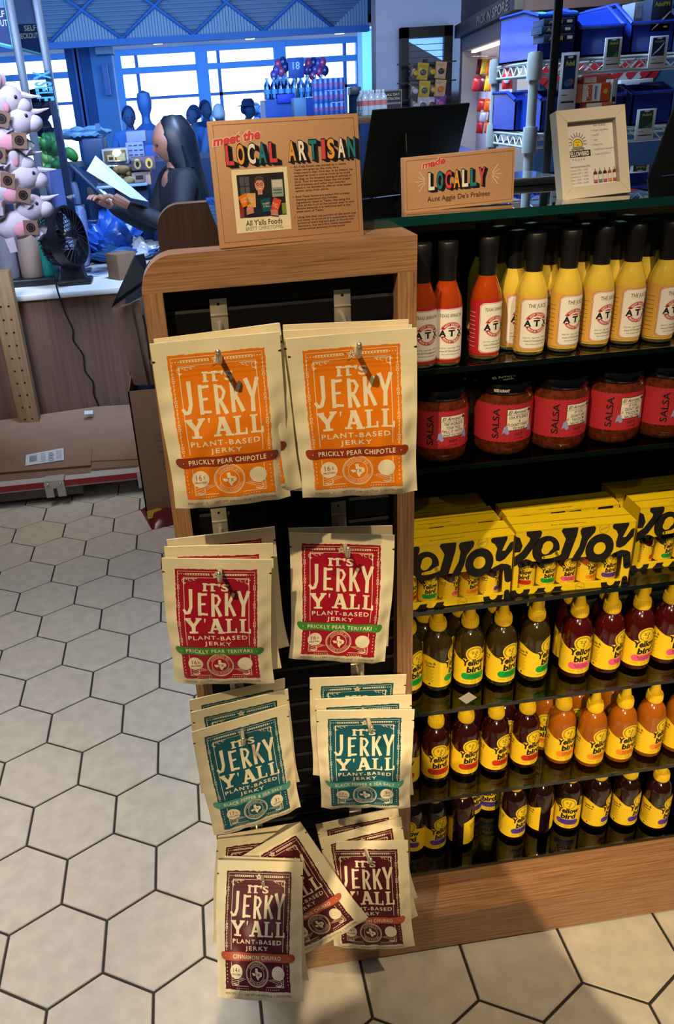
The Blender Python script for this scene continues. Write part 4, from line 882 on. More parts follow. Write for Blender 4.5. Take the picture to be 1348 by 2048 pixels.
para = [['All Y\'alls Foods was started by a native', 'Texan who grew up, like most, on a', 'meat-centric diet. One day, in an instant, he', 'realized he loved a cow as much as he loved', 'his dog, so he stopped eating all animals in', '2016. Then he learned Texas was the largest', 'beef producer, and rather than complain', 'about it, he decided to offer an even better', 'option: jerky from plants.'],
        ['Bold Texas flavors are packed into a meaty', 'chewing experience that includes', 'ingredients close to Texas, like using the', 'juice of the fruit of the prickly pear in two', 'flavors because it is delicious and is the', 'state plant of Texas.'],
        ['Using less than ten percent of the land\'s fuel', 'and water to produce it is sustainable, and a', 'portion of every bag sold goes to Rowdy Girl', 'Sanctuary, the very first cattle operation', 'turned animal sanctuary in the world.']]
z = .0895
for pg in para:
    P.disc(.0040, z, .0006, M_line, 2, 8)
    for t in pg: P.text(t, .0072, z, .0024, M_line, 2, width=.0785*len(t)/45, bold=.012, align='L'); z -= .00355
    z -= .0034
g.fix = False; g.build('printed_face', a)
g = G(); M_card2 = mat('easel_card', '#6a4f3a', .7)
g.add([(-.012, .005, .1), (.012, .005, .1), (.02, .005, 0), (-.02, .005, 0), (-.012, .0062, .1), (.012, .0062, .1), (.02, .058, .006), (-.02, .058, .006)], [(0, 1, 2, 3), (4, 5, 6, 7), (0, 1, 5, 4), (1, 2, 6, 5), (0, 3, 7, 4)], M_card2); g.build('easel_back', a)
# made locally
a = posed('locally_sign', 'low kraft sign with coloured block letters on the glass top', 'sign', (.395, 1.20, 1.4515), 3.8, -1.5, -1.1)
W_, H_ = .164, .0725; g = G(); g.bbox((-W_/2, 0, 0), (W_/2, .016, H_), M_kraft, .0006); g.build('board', a)
g = G(); P = Print(g, plane_fn, .00016); border(P, -.079, .004, .079, .0685, .0004, M_line, 1)
script(P, 'made', -.0385, .0635, .0085, .034, 2, 9)
blocktext(P, 'LOCALLY', 'wtrowtr', -.0425, .0395, .0225, .0125, .0092, 2, .0045)
for s, cx in ((-1, -.050), (1, .046)):
    for k, ang in enumerate((-50, -25, 0, 25, 50)):
        c_, s_ = math.cos(R(ang)), math.sin(R(ang)); l0, l1 = .003, .017-.003*(k % 2); P.line([(cx+s*l0*c_, .040+l0*s_), (cx+s*l1*c_, .040+l1*s_)], .0007, COLS['w'], 2)
P.text("Aunt Aggie De's Pralines", -.002, .0158, .0068, M_line, 2, width=.094, bold=.012); g.fix = False; g.build('printed_face', a)
# white box frame
M_frm = mat('frame_white', '#cfc4b4', .55); M_sheet = mat('sheet_white', '#d9d5d0', .5)
a = posed('picture_frame', 'thick white frame holding a bottle brand sheet on the glass top', 'frame', (.604, 1.206, 1.452), 5.9, -16.6, -1.5)
W_, H_, T_ = .110, .122, .017; fw = .0165
g = G(); ox = [(-W_/2, 0), (W_/2, 0), (W_/2, H_), (-W_/2, H_)]; ix = [(-W_/2+fw, fw), (W_/2-fw, fw), (W_/2-fw, H_-fw), (-W_/2+fw, H_-fw)]
for i in range(4):
    j = (i+1) % 4; q = [ox[i], ox[j], ix[j], ix[i]]; c = [sum(p[0] for p in q)/4, sum(p[1] for p in q)/4]; q = [(c[0]+(x-c[0])*.996, c[1]+(y-c[1])*.996) for x, y in q]
    g.prism(q, 0, T_, M_frm, lambda x, y, d: (x, d, y))
g.build('moulding', a)
g = G(); g.box((-W_/2+fw-.001, .009, fw-.001), (W_/2-fw+.001, .010, H_-fw+.001), M_sheet); g.box((-W_/2+.003, .0105, .003), (W_/2-.003, .0165, H_-.003), M_blk)
P = Print(g, lambda x, z, l: (x, .009-l, z), .00016); cx, cz = -.0195, .0775
for k in range(11):
    ang = R(-10+20*k); P.line([(cx+.0095*math.cos(ang), cz+.0095*math.sin(ang)), (cx+.0150*math.cos(ang), cz+.0150*math.sin(ang))], .0012, mat('grey_ink', '#77706e', .6), 1)
P.ring(cx, cz, .0088, .0095, mat('grey_ink', '#77706e', .6), 1, -10, 190); P.disc(cx, cz-.002, .0072, M_yel, 2, 18, .0082); P.ring(cx, cz-.002, .0070, .0078, M_ink, 3)
for sx in (-.0022, .0022): P.line([(cx+sx-.001, cz+.0015), (cx+sx+.001, cz+.001)], .0007, M_ink, 4)
P.line([(cx-.001, cz-.002), (cx, cz-.0035), (cx+.001, cz-.002)], .0008, M_ink, 4); P.line([(cx-.010, cz-.0088), (cx-.005, cz-.0065), (cx+.005, cz-.0065), (cx+.010, cz-.0088)], .0032, mat('grey_leaf', '#7d8573', .6), 4, 2)
P.rect(cx-.0185, cz-.0188, cx+.0195, cz-.0105, M_ink, 5); P.text('YELLOWBIRD', cx+.0005, cz-.0148, .0062, M_sheet, 6, width=.033, bold=.03); P.text('S A U C E', cx, cz-.0225, .0026, M_ink, 1, width=.020)
P.text('WHY ITS BOLD:', .018, .0995, .0030, M_ink, 1, width=.020)
for k, t in enumerate(['Organic Ingredients', 'Non-GMO', 'Vegan', 'Gluten-Free', 'Refrigeration not required', 'Truest Chili Flavors']): P.disc(.004, .0930-k*.0066, .0005, M_ink, 1, 6); P.text(t, .0065, .0930-k*.0066, .0027, mat('grey_ink', '#77706e', .6), 1, width=.0013*len(t), align='L')
P.text('Scoville Heat Unit Ratings [SHU]', -.036, .0450, .0026, M_ink, 1, width=.034, align='L')
for k, t in enumerate(['Serrano: 790 - 1,030', 'Jalapeno: 600 - 1,600', 'Habanero: 7,500', 'Agave: 1,000 - 14,500', 'Ghost: 15,000 - 34,000']): P.text(t, -.036, .0405-k*.0045, .0026, mat('grey_ink', '#77706e', .6), 1, width=.030, align='L')
for k, (a1, a2) in enumerate((('#6e1a17', '#c9568f'), ('#4f5a46', '#5f7d6c'), ('#4a1118', '#b0478a'), ('#b0572c', '#c98a4a'), ('#6e1a17', '#a04a3a'))):
    bx = .0055+k*.0078; m1 = mat('sheet_a%d' % k, a1, .5); m2 = mat('sheet_b%d' % k, a2, .5); P.rect(bx-.0031, .0195, bx+.0031, .0335, m1, 1); P.disc(bx, .0335, .0031, m1, 1, 12); P.rect(bx-.0028, .0245, bx+.0028, .0315, M_sheet, 2); P.rect(bx-.0026, .0205, bx+.0026, .0245, m2, 2); P.rect(bx-.0006, .036, bx+.0006, .040, mat('grey_ink', '#77706e', .6), 2)
g.fix = False; g.build('printed_sheet', a)
g = G(); g.add([(-.030, .0165, .004), (-.030, .0165, .060), (-.030, .062, -.0165), (-.030, .030, -.009), (-.028, .0165, .004), (-.028, .0165, .060), (-.028, .062, -.0165), (-.028, .030, -.009)], [(0, 1, 2, 3), (4, 5, 6, 7), (0, 1, 5, 4), (1, 2, 6, 5), (2, 3, 7, 6)], M_blk); g.build('easel_strut', a)
# black easel backs
M_card = MATS['salsa_card']; M_eas = mat('black_card', '#0b0c10', .5)
def easel(loc, yaw, lean, w_, h_, label):
    a = posed('easel_board', label, 'sign', loc, yaw, lean); g = G(); g.bbox((-w_/2, 0, 0), (w_/2, .004, h_), M_eas, .0006); g.build('board', a)
    g = G(); y = -.0008; g.add([(-.030, y, .10), (.022, y, .10), (.030, -.05, .012), (-.030, -.05, .012), (-.030, y, .096), (.022, y, .096), (.03, y, .01), (-.03, y, .01)], [(0, 1, 2, 3), (4, 5, 6, 7), (1, 2, 6), (0, 3, 7)], M_eas); g.tube([(-.026, -.0025, .1), (-.026, -.035, .03)], .0007, M_steel, 5); g.build('easel_leg', a); return a
easel((.378, 1.436, 1.4515), 20.8, 18.9, .187, .138, 'black easel board seen from behind, standing behind the low kraft sign')
easel((.88, 1.43, 1.4515), 17, 19, .187, .150, 'black easel board seen from behind at the right edge of the glass top')
# black pole on a flat base
p = onZ(1056, 366, 1.4515); a = thing('sign_pole', 'tall thin black pole rising from a flat base on the glass top', 'pole', (p.x-.005, p.y+.02, 1.4515))
g = G(); g.bbox((-.075, -.06, 0), (.05, .07, .011), M_blk, .002); g.build('base', a)
q = onY(1118, 0, p.y+.02); q0 = onY(1091, 345, p.y+.02); g = G(); g.bbox((q0.x-p.x+.005-.0065, -.004, .011), (q0.x-p.x+.005+.0065, .004, .75), M_blk, .001); g.build('upright', a)
g = G(); g.box((-.07, -.055, .011), (.045, .065, .0122), mat('base_plate_glass', '#9fb2cc', .08, coat=1.)); g.build('cover_plate', a)
# ------------------------------------------------------------------ left side: checkout counter, cart, stand
M_ct = mat('counter_white', '#cfc9c4', .35); M_cf = wood('counter_front', '#5d4336', '#735546', 2, .5, .3)
YC = 4.1; zc1 = onY(125, 583, YC).z; zc0 = onY(125, 595, YC).z
xr_ = -.175; ct = thing('checkout_counter', 'brown checkout counter with white top behind the cardboard', 'counter', (-.6, YC, 0))
g = G(); g.bbox((-1.5+.6, -.02, zc0), (xr_+.6, 1.5, zc1), M_ct, .006); g.build('countertop', ct)
g = G(); g.box((-1.5+.6, 0, .08), (xr_+.6-.03, .03, zc0), M_cf); g.box((-.9, .03, .08), (xr_+.57, 1.45, zc0-.02), M_cf); g.build('front_panel', ct)
g = G(); g.box((-.88, .05, 0), (xr_+.55, 1.4, .08), M_slat2); g.build('toe_kick', ct)
ZC = zc1
def onC(px, py): return onZ(px, py, ZC)
# desk fan
M_fan = mat('fan_black', '#10131a', .35); p = onC(150, 570)
fan = thing('desk_fan', 'black round desk fan on the white counter seen from its side', 'fan', (p.x, p.y+.04, ZC))
s = onY(150, 410, p.y).z-onY(150, 570, p.y).z; g = G()
g.bbox((-.085, -.06, 0), (.085, .07, .025), M_fan, .012); g.add([(-.07, -.04, .02), (.06, -.04, .02), (.06, .05, .02), (-.07, .05, .02), (-.035, -.025, s*.45), (.02, -.025, s*.45), (.02, .03, s*.45), (-.035, .03, s*.45)], [(0, 1, 5, 4), (1, 2, 6, 5), (2, 3, 7, 6), (3, 0, 4, 7), (4, 5, 6, 7)], M_fan); g.build('base', fan)
Mf = Matrix.Translation((-.01, 0, s*.60)) @ Matrix.Rotation(R(-22), 4, 'Z') @ Matrix.Rotation(R(80), 4, 'Y'); rf = s*.39
g = G(); g.lathe([(rf*.93, -.02), (rf, -.02), (rf, .035), (rf*.93, .035)], M_fan, 40, (0, 0, 0), Mf)
for k in range(40): a = 2*PI*k/40; g.tube([Mf @ Vector((rf*.95*math.cos(a), rf*.95*math.sin(a), -.02)), Mf @ Vector((rf*.8*math.cos(a), rf*.8*math.sin(a), -.085)), Mf @ Vector((rf*.3*math.cos(a), rf*.3*math.sin(a), -.115))], .0028, M_fan, 5)
for k in range(28): a = 2*PI*k/28; g.tube([Mf @ Vector((rf*.95*math.cos(a), rf*.95*math.sin(a), .034)), Mf @ Vector((rf*.2*math.cos(a+.3), rf*.2*math.sin(a+.3), .05))], .002, M_fan, 4)
g.build('cage', fan)
g = G(); g.lathe([(0, -.118), (rf*.33, -.118), (rf*.36, -.09), (rf*.3, -.03), (0, -.03)], M_fan, 24, (0, 0, 0), Mf); g.build('motor_housing', fan)
g = G()
for k in range(4):
    a = k*PI/2; pts = [Mf @ Vector((r_*math.cos(a+t), r_*math.sin(a+t), z_)) for r_, t, z_ in ((rf*.15, 0, 0), (rf*.82, -.25, .012), (rf*.85, .3, .0), (rf*.2, .5, -.015))]; g.add(pts, [(0, 1, 2, 3)], M_fan)
g.build('blades', fan)
# its cord down the counter front
g = G(); pts = [onY(112, 545, YC-.03), onY(113, 573, YC-.04), onY(130, 625, YC-.02), onY(146, 660, YC-.012), onY(147, 682, YC-.012), onY(166, 710, YC-.012), onY(170, 742, YC-.012), onY(186, 765, YC-.012), onY(188, 790, YC-.012), onY(203, 822, YC-.012)]
sm = []
for i in range(len(pts)-1):
    for k in range(6):
        t = k/6; p0, p1, p2, p3 = pts[max(i-1, 0)], pts[i], pts[i+1], pts[min(i+2, len(pts)-1)]; sm.append(.5*((2*p1)+(p2-p0)*t+(2*p0-5*p1+4*p2-p3)*t*t+(3*p1-p0-3*p2+p3)*t**3))
sm[0] = sm[0]+Vector((0, .1, .0)); g.tube(sm, .0045, M_fan, 6); o = g.build('power_cord'); tag(o, 'thin black cord trailing from the fan down the brown counter front', 'cord')
# flasks on a black tray
p = onC(62, 570); tr = G(); tr.bbox((-.27, -.10, 0), (.14, .13, .035), M_fan, .006); o = tr.build('display_tray', None, (p.x, p.y+.05, ZC)); tag(o, 'black tray under the row of flasks at the end of the counter', 'tray')
def flask(px, py0, py1, wpx, hexc, lab, nm):
    y = p.y+.05; a = onY(px, py1, y); b = onY(px, py0, y); h = b.z-a.z; r_ = (onY(px+wpx/2, py1, y).x-onY(px-wpx/2, py1, y).x)/2; zz = ZC+.035; h = b.z-zz
    o = thing('insulated_flask', lab, 'flask', (a.x, y, zz)); M_ = mat('flask_'+nm, hexc, .4, .2); g = G()
    g.lathe([(0, 0), (r_*.94, 0), (r_, .006), (r_, h*.72), (r_*.9, h*.80), (r_*.6, h*.86), (r_*.5, h*.87), (0, h*.87)], M_, 28); g.build('body', o)
    g = G(); g.lathe([(r_*.52, h*.87), (r_*.58, h*.875), (r_*.58, h), (r_*.5, h*1.01), (0, h*1.01)], M_fan if nm == 'teal' else M_, 24); g.build('lid', o)
flask(20, 405, 555, 48, '#77727c', 'grey insulated flask leftmost of the three on the black tray', 'grey'); flask(69, 405, 552, 50, '#9c8478', 'beige insulated flask between the grey and the teal one', 'beige'); flask(98, 420, 545, 30, '#0f7f78', 'slim teal bottle with black cap beside the beige flask', 'teal')
# small box, papers, bags on the counter
M_cb = mat('cardboard', '#7a5c46', .75, var=.06, vscale=14); M_cb2 = mat('cardboard_dark', '#5e4635', .8); M_pap = mat('paper_white', '#c6c8d4', .7)
q = onC(246, 562); g = G(); g.bbox((-.058, -.05, 0), (.058, .05, .125), M_cb, .002, Matrix.Rotation(R(38), 4, 'Z')); o = g.build('cardboard_box', None, (q.x, q.y+.09, ZC)); tag(o, 'small plain cardboard box near the counter corner', 'box')
def sheet(px, py, w_, d_, rz, nm, lab, cat, mt, zo=.001, curl=.0, th=.001):
    q = onC(px, py); g = G(); n = 10
    vs = [(w_*(i/n-.5), d_*(j/n-.5), zo+curl*max(0, (i/n-.6)/.4)**2+.003*math.sin(i*.9+j)*(curl > 0)) for j in range(n+1) for i in range(n+1)]
    vs += [(x, y, z_+th) for x, y, z_ in vs]; N = (n+1)**2
    fs = [(j*(n+1)+i, (j+1)*(n+1)+i, (j+1)*(n+1)+i+1, j*(n+1)+i+1) for j in range(n) for i in range(n)]; fs += [tuple(N+k for k in f[::-1]) for f in fs]
    for i in range(n): fs += [(i, i+1, N+i+1, N+i), (n*(n+1)+i+1, n*(n+1)+i, N+n*(n+1)+i, N+n*(n+1)+i+1), ((i+1)*(n+1), i*(n+1), N+i*(n+1), N+(i+1)*(n+1)), (i*(n+1)+n, (i+1)*(n+1)+n, N+(i+1)*(n+1)+n, N+i*(n+1)+n)]
    g.add(vs, fs, mt, True); o = g.build(nm, None, (q.x, q.y, ZC), (0, 0, rz)); tag(o, lab, cat); return o
sheet(226, 540, .24, .34, R(-8), 'paper_sheet', 'large white paper lying on the counter behind the small box', 'paper', M_pap, .001, .02); sheet(262, 530, .16, .18, R(20), 'paper_sheet', 'white curled paper at the back of the counter by the blue bags', 'paper', M_pap, .024, .05); sheet(200, 545, .12, .12, R(30), 'paper_sheet', 'small pale blue slip on the counter beside the fan', 'paper', mat('paper_blue', '#88a9d8', .6), .001)
M_bag = mat('blue_plastic', '#1d4da3', .35, bump=.4, bscale=25); M_denim = mat('blue_cloth', '#2d5c96', .8, bump=.4, bscale=40)
def crumple(px, py, sx, sy, sz, mt, nm, lab, cat, seed, zo=0.0):
    rnd = random.Random(seed); q = onC(px, py); bm = bmesh.new(); bmesh.ops.create_icosphere(bm, subdivisions=4, radius=1); ph = [rnd.uniform(0, 6) for _ in range(9)]
    for v in bm.verts:
        c = v.co.copy(); k = 1+.16*math.sin(5*c.x+ph[0]+2*c.y)+.12*math.sin(9*c.y+ph[1]-4*c.x)+.07*math.sin(17*c.z+ph[2]+11*c.x)+.05*math.sin(23*c.y+ph[3])
        v.co = Vector((c.x*sx*k, c.y*sy*k, max(0.0, (c.z*.5+.5))*sz*k))
    g = G(); g.bm(bm, mt, None, True); o = g.build(nm, None, (q.x, q.y, ZC+zo)); tag(o, lab, cat); return o
crumple(230, 518, .15, .13, .22, M_bag, 'plastic_bag', 'crumpled bright blue plastic bag at the back of the counter', 'bag', 3); crumple(192, 508, .11, .11, .17, M_bag, 'plastic_bag', 'smaller crumpled blue plastic bag left of the larger one', 'bag', 5)
crumple(246, 522, .18, .11, .08, M_denim, 'folded_cloth', 'flat blue grey cloth folded on the counter before the bags', 'cloth', 9); crumple(288, 518, .08, .07, .10, M_pap, 'receipt_pile', 'loose heap of white receipts beside the blue bags', 'paper', 12)
# flattened cartons on a low cart
M_cart = mat('cart_white', '#aaa49b', .45); M_red = mat('cart_red', '#8c1a22', .45)
yf, zf = 3.50, .125
ca = thing('flat_cart', 'low white platform cart with red edge strip carrying cartons', 'cart', (-.7, yf, 0))
xc0, xc1 = -1.35, -.235
g = G(); g.bbox((xc0+.7, 0, zf-.036), (xc1+.7, .56, zf), M_cart, .004); g.build('platform', ca)
g = G(); g.box((xc0+.7, -.004, zf-.026), (xc1+.7-.02, 0, zf), M_red); g.build('edge_strip', ca)
for px in (108, 296):
    x = onY(px, 962, yf).x+.7; g = G(); g.bbox((x-.045, -.012, zf-.075), (x-.008, -.003, zf+.006), M_cart, .002); g.bbox((x+.008, -.012, zf-.075), (x+.045, -.003, zf+.006), M_cart, .002); g.bbox((x-.045, -.013, zf-.032), (x+.045, -.003, zf+.008), M_cart, .002); g.bbox((x-.045, -.014, zf+.003), (x+.045, .05, zf+.009), M_cart, .002)
    for sx in (-.028, .028): g.ball((x+sx, -.014, zf-.008), .006, M_steel, 6)
    g.build('bracket', ca)
g = G(); g.box((-.6, .05, .028), (.1, .12, zf-.036), mat('cart_grey', '#5c5a58', .6)); g.build('crossbar', ca)
for x in (-.45, .36):
    for y in (.12, .62):
        g = G(); g.lathe([(.028, -.012), (.03, -.008), (.03, .008), (.028, .012)], M_fan, 18, (0, 0, 0), Matrix.Translation((x, y, .03)) @ Matrix.Rotation(PI/2, 4, 'Y')); g.build('caster', ca)
def carton_flat(pts, th, nm, lab, decor=None):
    """a flattened carton: quad of world points, given thickness"""
    P0 = [Vector(p) for p in pts]; nrm = (P0[1]-P0[0]).cross(P0[3]-P0[0]).normalized(); g = G(); lo = [p-nrm*th for p in P0]
    g.add(P0+lo, [(0, 1, 2, 3), (7, 6, 5, 4), (0, 4, 5, 1), (1, 5, 6, 2), (2, 6, 7, 3), (3, 7, 4, 0)], M_cb); 
    for f in (.25, .6): g.box((0, 0, 0), (0, 0, 0), M_cb2) if False else None
    o = g.build(nm); tag(o, lab, 'carton'); return o, P0, nrm
z_a = zf+.018
A = [onZ(-60, 950, z_a), onZ(182, 930, z_a), onY(187, 815, 4.03), onY(-60, 870, 4.0)]
A[2].z = .20; A[3].z = .20; A[2] = onZ(187, 814, .265); A[3] = onZ(-80, 852, .265)
o1, P1, n1 = carton_flat(A, .014, 'flattened_carton', 'flattened brown shipping carton with white address label on the cart')
B_ = [onZ(182, 922, z_a+.004), onZ(302, 916, z_a+.004), onZ(284, 808, .27), onZ(187, 813, .27)]
o2, P2, n2 = carton_flat(B_, .012, 'flattened_carton', 'flattened brown carton leaning at the right end of the cart')
Cc = [onZ(182, 938, zf+.012), onZ(302, 928, zf+.012), onZ(300, 905, zf+.02), onZ(182, 910, zf+.02)]
carton_flat(Cc, .010, 'flattened_carton', 'thin lower carton showing its open flaps on the cart edge')
Dd = [onZ(-60, 968, zf+.002), onZ(182, 945, zf+.002), onZ(184, 900, zf+.012), onZ(-60, 920, zf+.012)]
carton_flat(Dd, .008, 'flattened_carton', 'brown carton edge lying directly over the red cart strip')
def quad_label(pts, nrm, up, mt, nm, par, deco=True):
    q = [Vector(p)+nrm*up for p in pts]; g = G(); g.add(q, [(0, 1, 2, 3)], mt)
    if deco:
        lerp = lambda u, v: q[0]*(1-u)*(1-v)+q[1]*u*(1-v)+q[2]*u*v+q[3]*(1-u)*v
        def r_(u0, v0, u1, v1): g.add([lerp(u0, v0)+nrm*.0008, lerp(u1, v0)+nrm*.0008, lerp(u1, v1)+nrm*.0008, lerp(u0, v1)+nrm*.0008], [(0, 1, 2, 3)], M_ink)
        for k in range(14): r_(.10+.014*k, .25, .10+.014*k+.007, .8)
        for k in range(6): r_(.4, .15+.13*k, .52, .18+.13*k); r_(.6, .1+.13*k, .75-.02*(k % 3), .15+.13*k); r_(.8, .2+.12*k, .95, .23+.12*k)
    g.fix = False; o = g.build(nm); o.parent = par; return o
def on_plane(px, py, p0, nrm):
    d = _ray(px, py); return CAM+d*((p0-CAM).dot(nrm)/d.dot(nrm))
lab_ = [on_plane(*c, P1[0], n1) for c in ((51, 932), (128, 920), (127, 896), (52, 910))]; quad_label(lab_, n1, .001, mat('label_paper', '#b9b6b4', .6), 'shipping_label', o1)
lab_ = [on_plane(*c, P1[0], n1) for c in ((169, 829), (186, 828), (186, 821), (169, 822))]; quad_label(lab_, n1, .001, mat('label_paper', '#b9b6b4', .6), 'small_label', o1, False)
# open carton full of dark display boards
ob = thing('open_carton', 'tall open carton holding dark boards beside the slatwall stand', 'carton', (-.20, 3.35, 0))
c1, c2 = onZ(325, 955, .02), onZ(262, 955, .02)
g = G(); x0, x1, y0, y1 = -.10, .17, -.09, .22; zt_ = onY(285, 775, 3.3).z
for a_, b_ in (((x0, y0, .015), (x1, y0+.006, zt_)), ((x0, y1-.006, .015), (x1, y1, zt_)), ((x0, y0, .015), (x0+.006, y1, zt_)), ((x1-.006, y0, .015), (x1, y1, zt_)), ((x0, y0, .0), (x1, y1, .015))): g.box(a_, b_, M_cb)
g.build('box', ob); g = G(); P = Print(g, lambda x, z, l: (x, y0-l, z), .0006)
for k, t in enumerate(['WOLF CREEK', 'FARMS INC', 'PUR CERT', 'BEACH RD', 'CALDWELL', 'SUPPORT', 'MADE IN']): P.text(t, -.02+.004*k, zt_*.66-k*.026, .012, M_cb2, 1, width=.075, bold=.02, align='L')
g.fix = False; g.build('printing', ob)
M_bd = mat('dark_board', '#2c2f3a', .3); M_bd2 = mat('grey_board', '#8a8480', .5); M_bd3 = mat('brown_board', '#6b5040', .6); M_bd4 = mat('tan_board', '#80664c', .7)
def board(pa, pb, pc, pd, Y0, Y1, mt, nm, lab, cat='board', th=.008):
    P0 = [onY(*pa, Y0), onY(*pb, Y1), onY(*pc, Y1+.03), onY(*pd, Y0+.03)]; nrm = (P0[1]-P0[0]).cross(P0[3]-P0[0]).normalized(); g = G()
    g.add(P0+[p+Vector((0, th, 0)) for p in P0], [(0, 1, 2, 3), (7, 6, 5, 4), (0, 4, 5, 1), (1, 5, 6, 2), (2, 6, 7, 3), (3, 7, 4, 0)], mt); o = g.build(nm); tag(o, lab, cat); return o
board((268, 770), (296, 770), (262, 610), (224, 618), 3.33, 3.36, M_bd3, 'display_board', 'brown edged board leaning leftmost in the open carton'); board((282, 770), (306, 770), (280, 600), (243, 612), 3.37, 3.40, M_bd4, 'display_board', 'tan board second from the left in the open carton')
board((298, 768), (330, 768), (300, 585), (250, 612), 3.42, 3.46, M_bd2, 'display_board', 'grey white faced board inside the open carton'); board((262, 790), (322, 790), (300, 520), (250, 590), 3.50, 3.54, M_bd, 'display_board', 'dark glossy board standing at the back of the open carton')
board((222, 616), (300, 560), (288, 508), (268, 512), 3.3, 3.5, M_bd, 'folder_stack', 'black slanted folder lying across the top of the carton boards', 'folder', .018)
for i in range(4):
    g = G(); a_, b_ = onY(286+i*4, 630+i*12, 3.36+.02*i), onY(300+i*3, 720+i*8, 3.36+.02*i); g.tube([a_, (a_+b_)/2+Vector((.006, 0, .01)), b_], .004, M_steel if i == 1 else M_fan, 6); o = g.build('cable_tie'); tag(o, ['black cable end poking up from the carton boards', 'shiny metal clip strip among the carton boards', 'dark strap beside the metal strip in the carton', 'short black strap lowest in the carton by the post'][i], 'strap')
# perforated wooden rack post at the left edge with plush toys
M_pine = wood('pine', '#7a5c3f', '#9a7852', 2, .6, .4); YP = 4.02
g = G(); pts = []
pa, pb, pc, pd = onY(0, 600, YP), onY(16, 560, YP), onY(82, 850, YP), onY(14, 850, YP)
xl, xr2 = onY(-4, 640, YP).x, onY(40, 640, YP).x; zt_ = onY(10, 540, YP).z; rk = thing('rack_post', 'light wooden rack post with two rows of peg holes at the left edge', 'post', ((xl+xr2)/2, YP, 0))
hw = (xr2-xl)/2; g.bbox((-hw, -.03, 0), (hw, .03, zt_), M_pine, .004)
g.build('upright', rk); g = G()
for k in range(13):
    for sx in (-.35, .35): g.lathe([(.0, 0), (.0055, 0)], M_slat2, 8, (0, 0, 0), Matrix.Translation((sx*hw, -.0306, .08+k*.062)) @ Matrix.Rotation(PI/2, 4, 'X'))
g.build('peg_holes', rk)
# plush toys hanging in a column
M_pl = mat('plush_white', '#b0a5b4', .95, bump=.5, bscale=200); M_pk = mat('plush_pink', '#b8808f', .95); M_tag = mat('kraft_tag', '#6b4f42', .7); M_eye = mat('plush_eye', '#1a1216', .3)
YPL = 3.55
def plush(px, py, s, yaw, roll, lab):
    o = thing('unicorn_plush', lab, 'plush toy', onY(px, py, YPL), 0, 'white plush toys hanging in a column'); o.rotation_euler = (0, R(roll), R(yaw)); o.scale = (s, s, s); g = G()
    g.ball((0, 0, 0), (.055, .045, .048), M_pl, 12); g.ball((-.07, .0, -.045), (.075, .05, .05), M_pl, 12); g.ball((.045, 0, -.014), (.034, .032, .028), M_pl, 10)
    g.tube([(-.02, -.03, -.06), (.01, -.04, -.10)], [.022, .016], M_pl, 8); g.tube([(-.10, -.03, -.08), (-.10, -.035, -.13)], [.024, .018], M_pl, 8); g.tube([(-.02, .03, -.06), (.02, .04, -.09)], [.022, .016], M_pl, 8); g.build('body', o)
    for sy in (-1, 1):
        g = G(); g.ball((-.03, sy*.032, .055), (.020, .009, .032), M_pl, 8, Matrix.Rotation(sy*R(-20), 4, 'X')); g.ball((-.026, sy*.032-.004, .053), (.013, .007, .022), M_pk, 8); g.build('ear', o)
        g = G(); g.ball((.030, sy*.034, .012), (.006, .005, .007), M_eye, 8); g.build('eye', o)
    g = G(); g.tube([(.045, 0, .022), (.075, 0, .020), (.11, 0, .024)], [.011, .007, .0015], M_pl, 8); g.build('horn', o)
    g = G(); g.ball((-.05, -.044, -.06), (.030, .012, .026), M_pk, 8); g.build('belly_patch', o)
    g = G(); g.box((-.024, -.062, -.085), (.026, -.060, -.035), M_tag, Matrix.Rotation(R(12), 4, 'Y')); P = Print(g, lambda x, z, l: tuple(Matrix.Rotation(R(12), 4, 'Y') @ Vector((x+.001, -.0625-l, z-.06))), .0004); P.disc(0, 0, .016, M_eye, 1, 16); P.ring(0, 0, .010, .011, M_tag, 2, n=14); g.build('swing_tag', o)
for i, (px, py, s, yw, ro, lb) in enumerate([(16, 200, 1.1, 0, 10, 'white horned plush with long snout, topmost in the hanging column'), (38, 242, 1.1, 5, -5, 'white horned plush below the topmost one, snout pointing right'), (24, 322, 1.1, -5, 0, 'white horned plush in the middle of the column above the brown tags'), (50, 352, 1.1, 8, 5, 'white horned plush with the clearest brown paper tag'), (62, 416, 1.1, 0, -8, 'lowest white horned plush, just above the flasks'), (2, 270, 1.1, 0, 0, 'white plush cut by the left frame edge, upper one'), (2, 375, 1.1, 0, 12, 'white plush cut by the left frame edge, lower one')]): plush(px, py, s, yw, ro, lb)
g = G(); t_ = onY(10, 120, YPL+.06); b_ = onY(35, 520, YPL+.06); g.tube([(t_.x-.05, YPL+.07, onY(40, 400, YPL).z), (t_.x-.05, YPL+.07, 2.4)], .012, M_fan, 8); o = g.build('hanging_strip'); tag(o, 'dark merchandising strip the white plush toys hang from', 'strip')
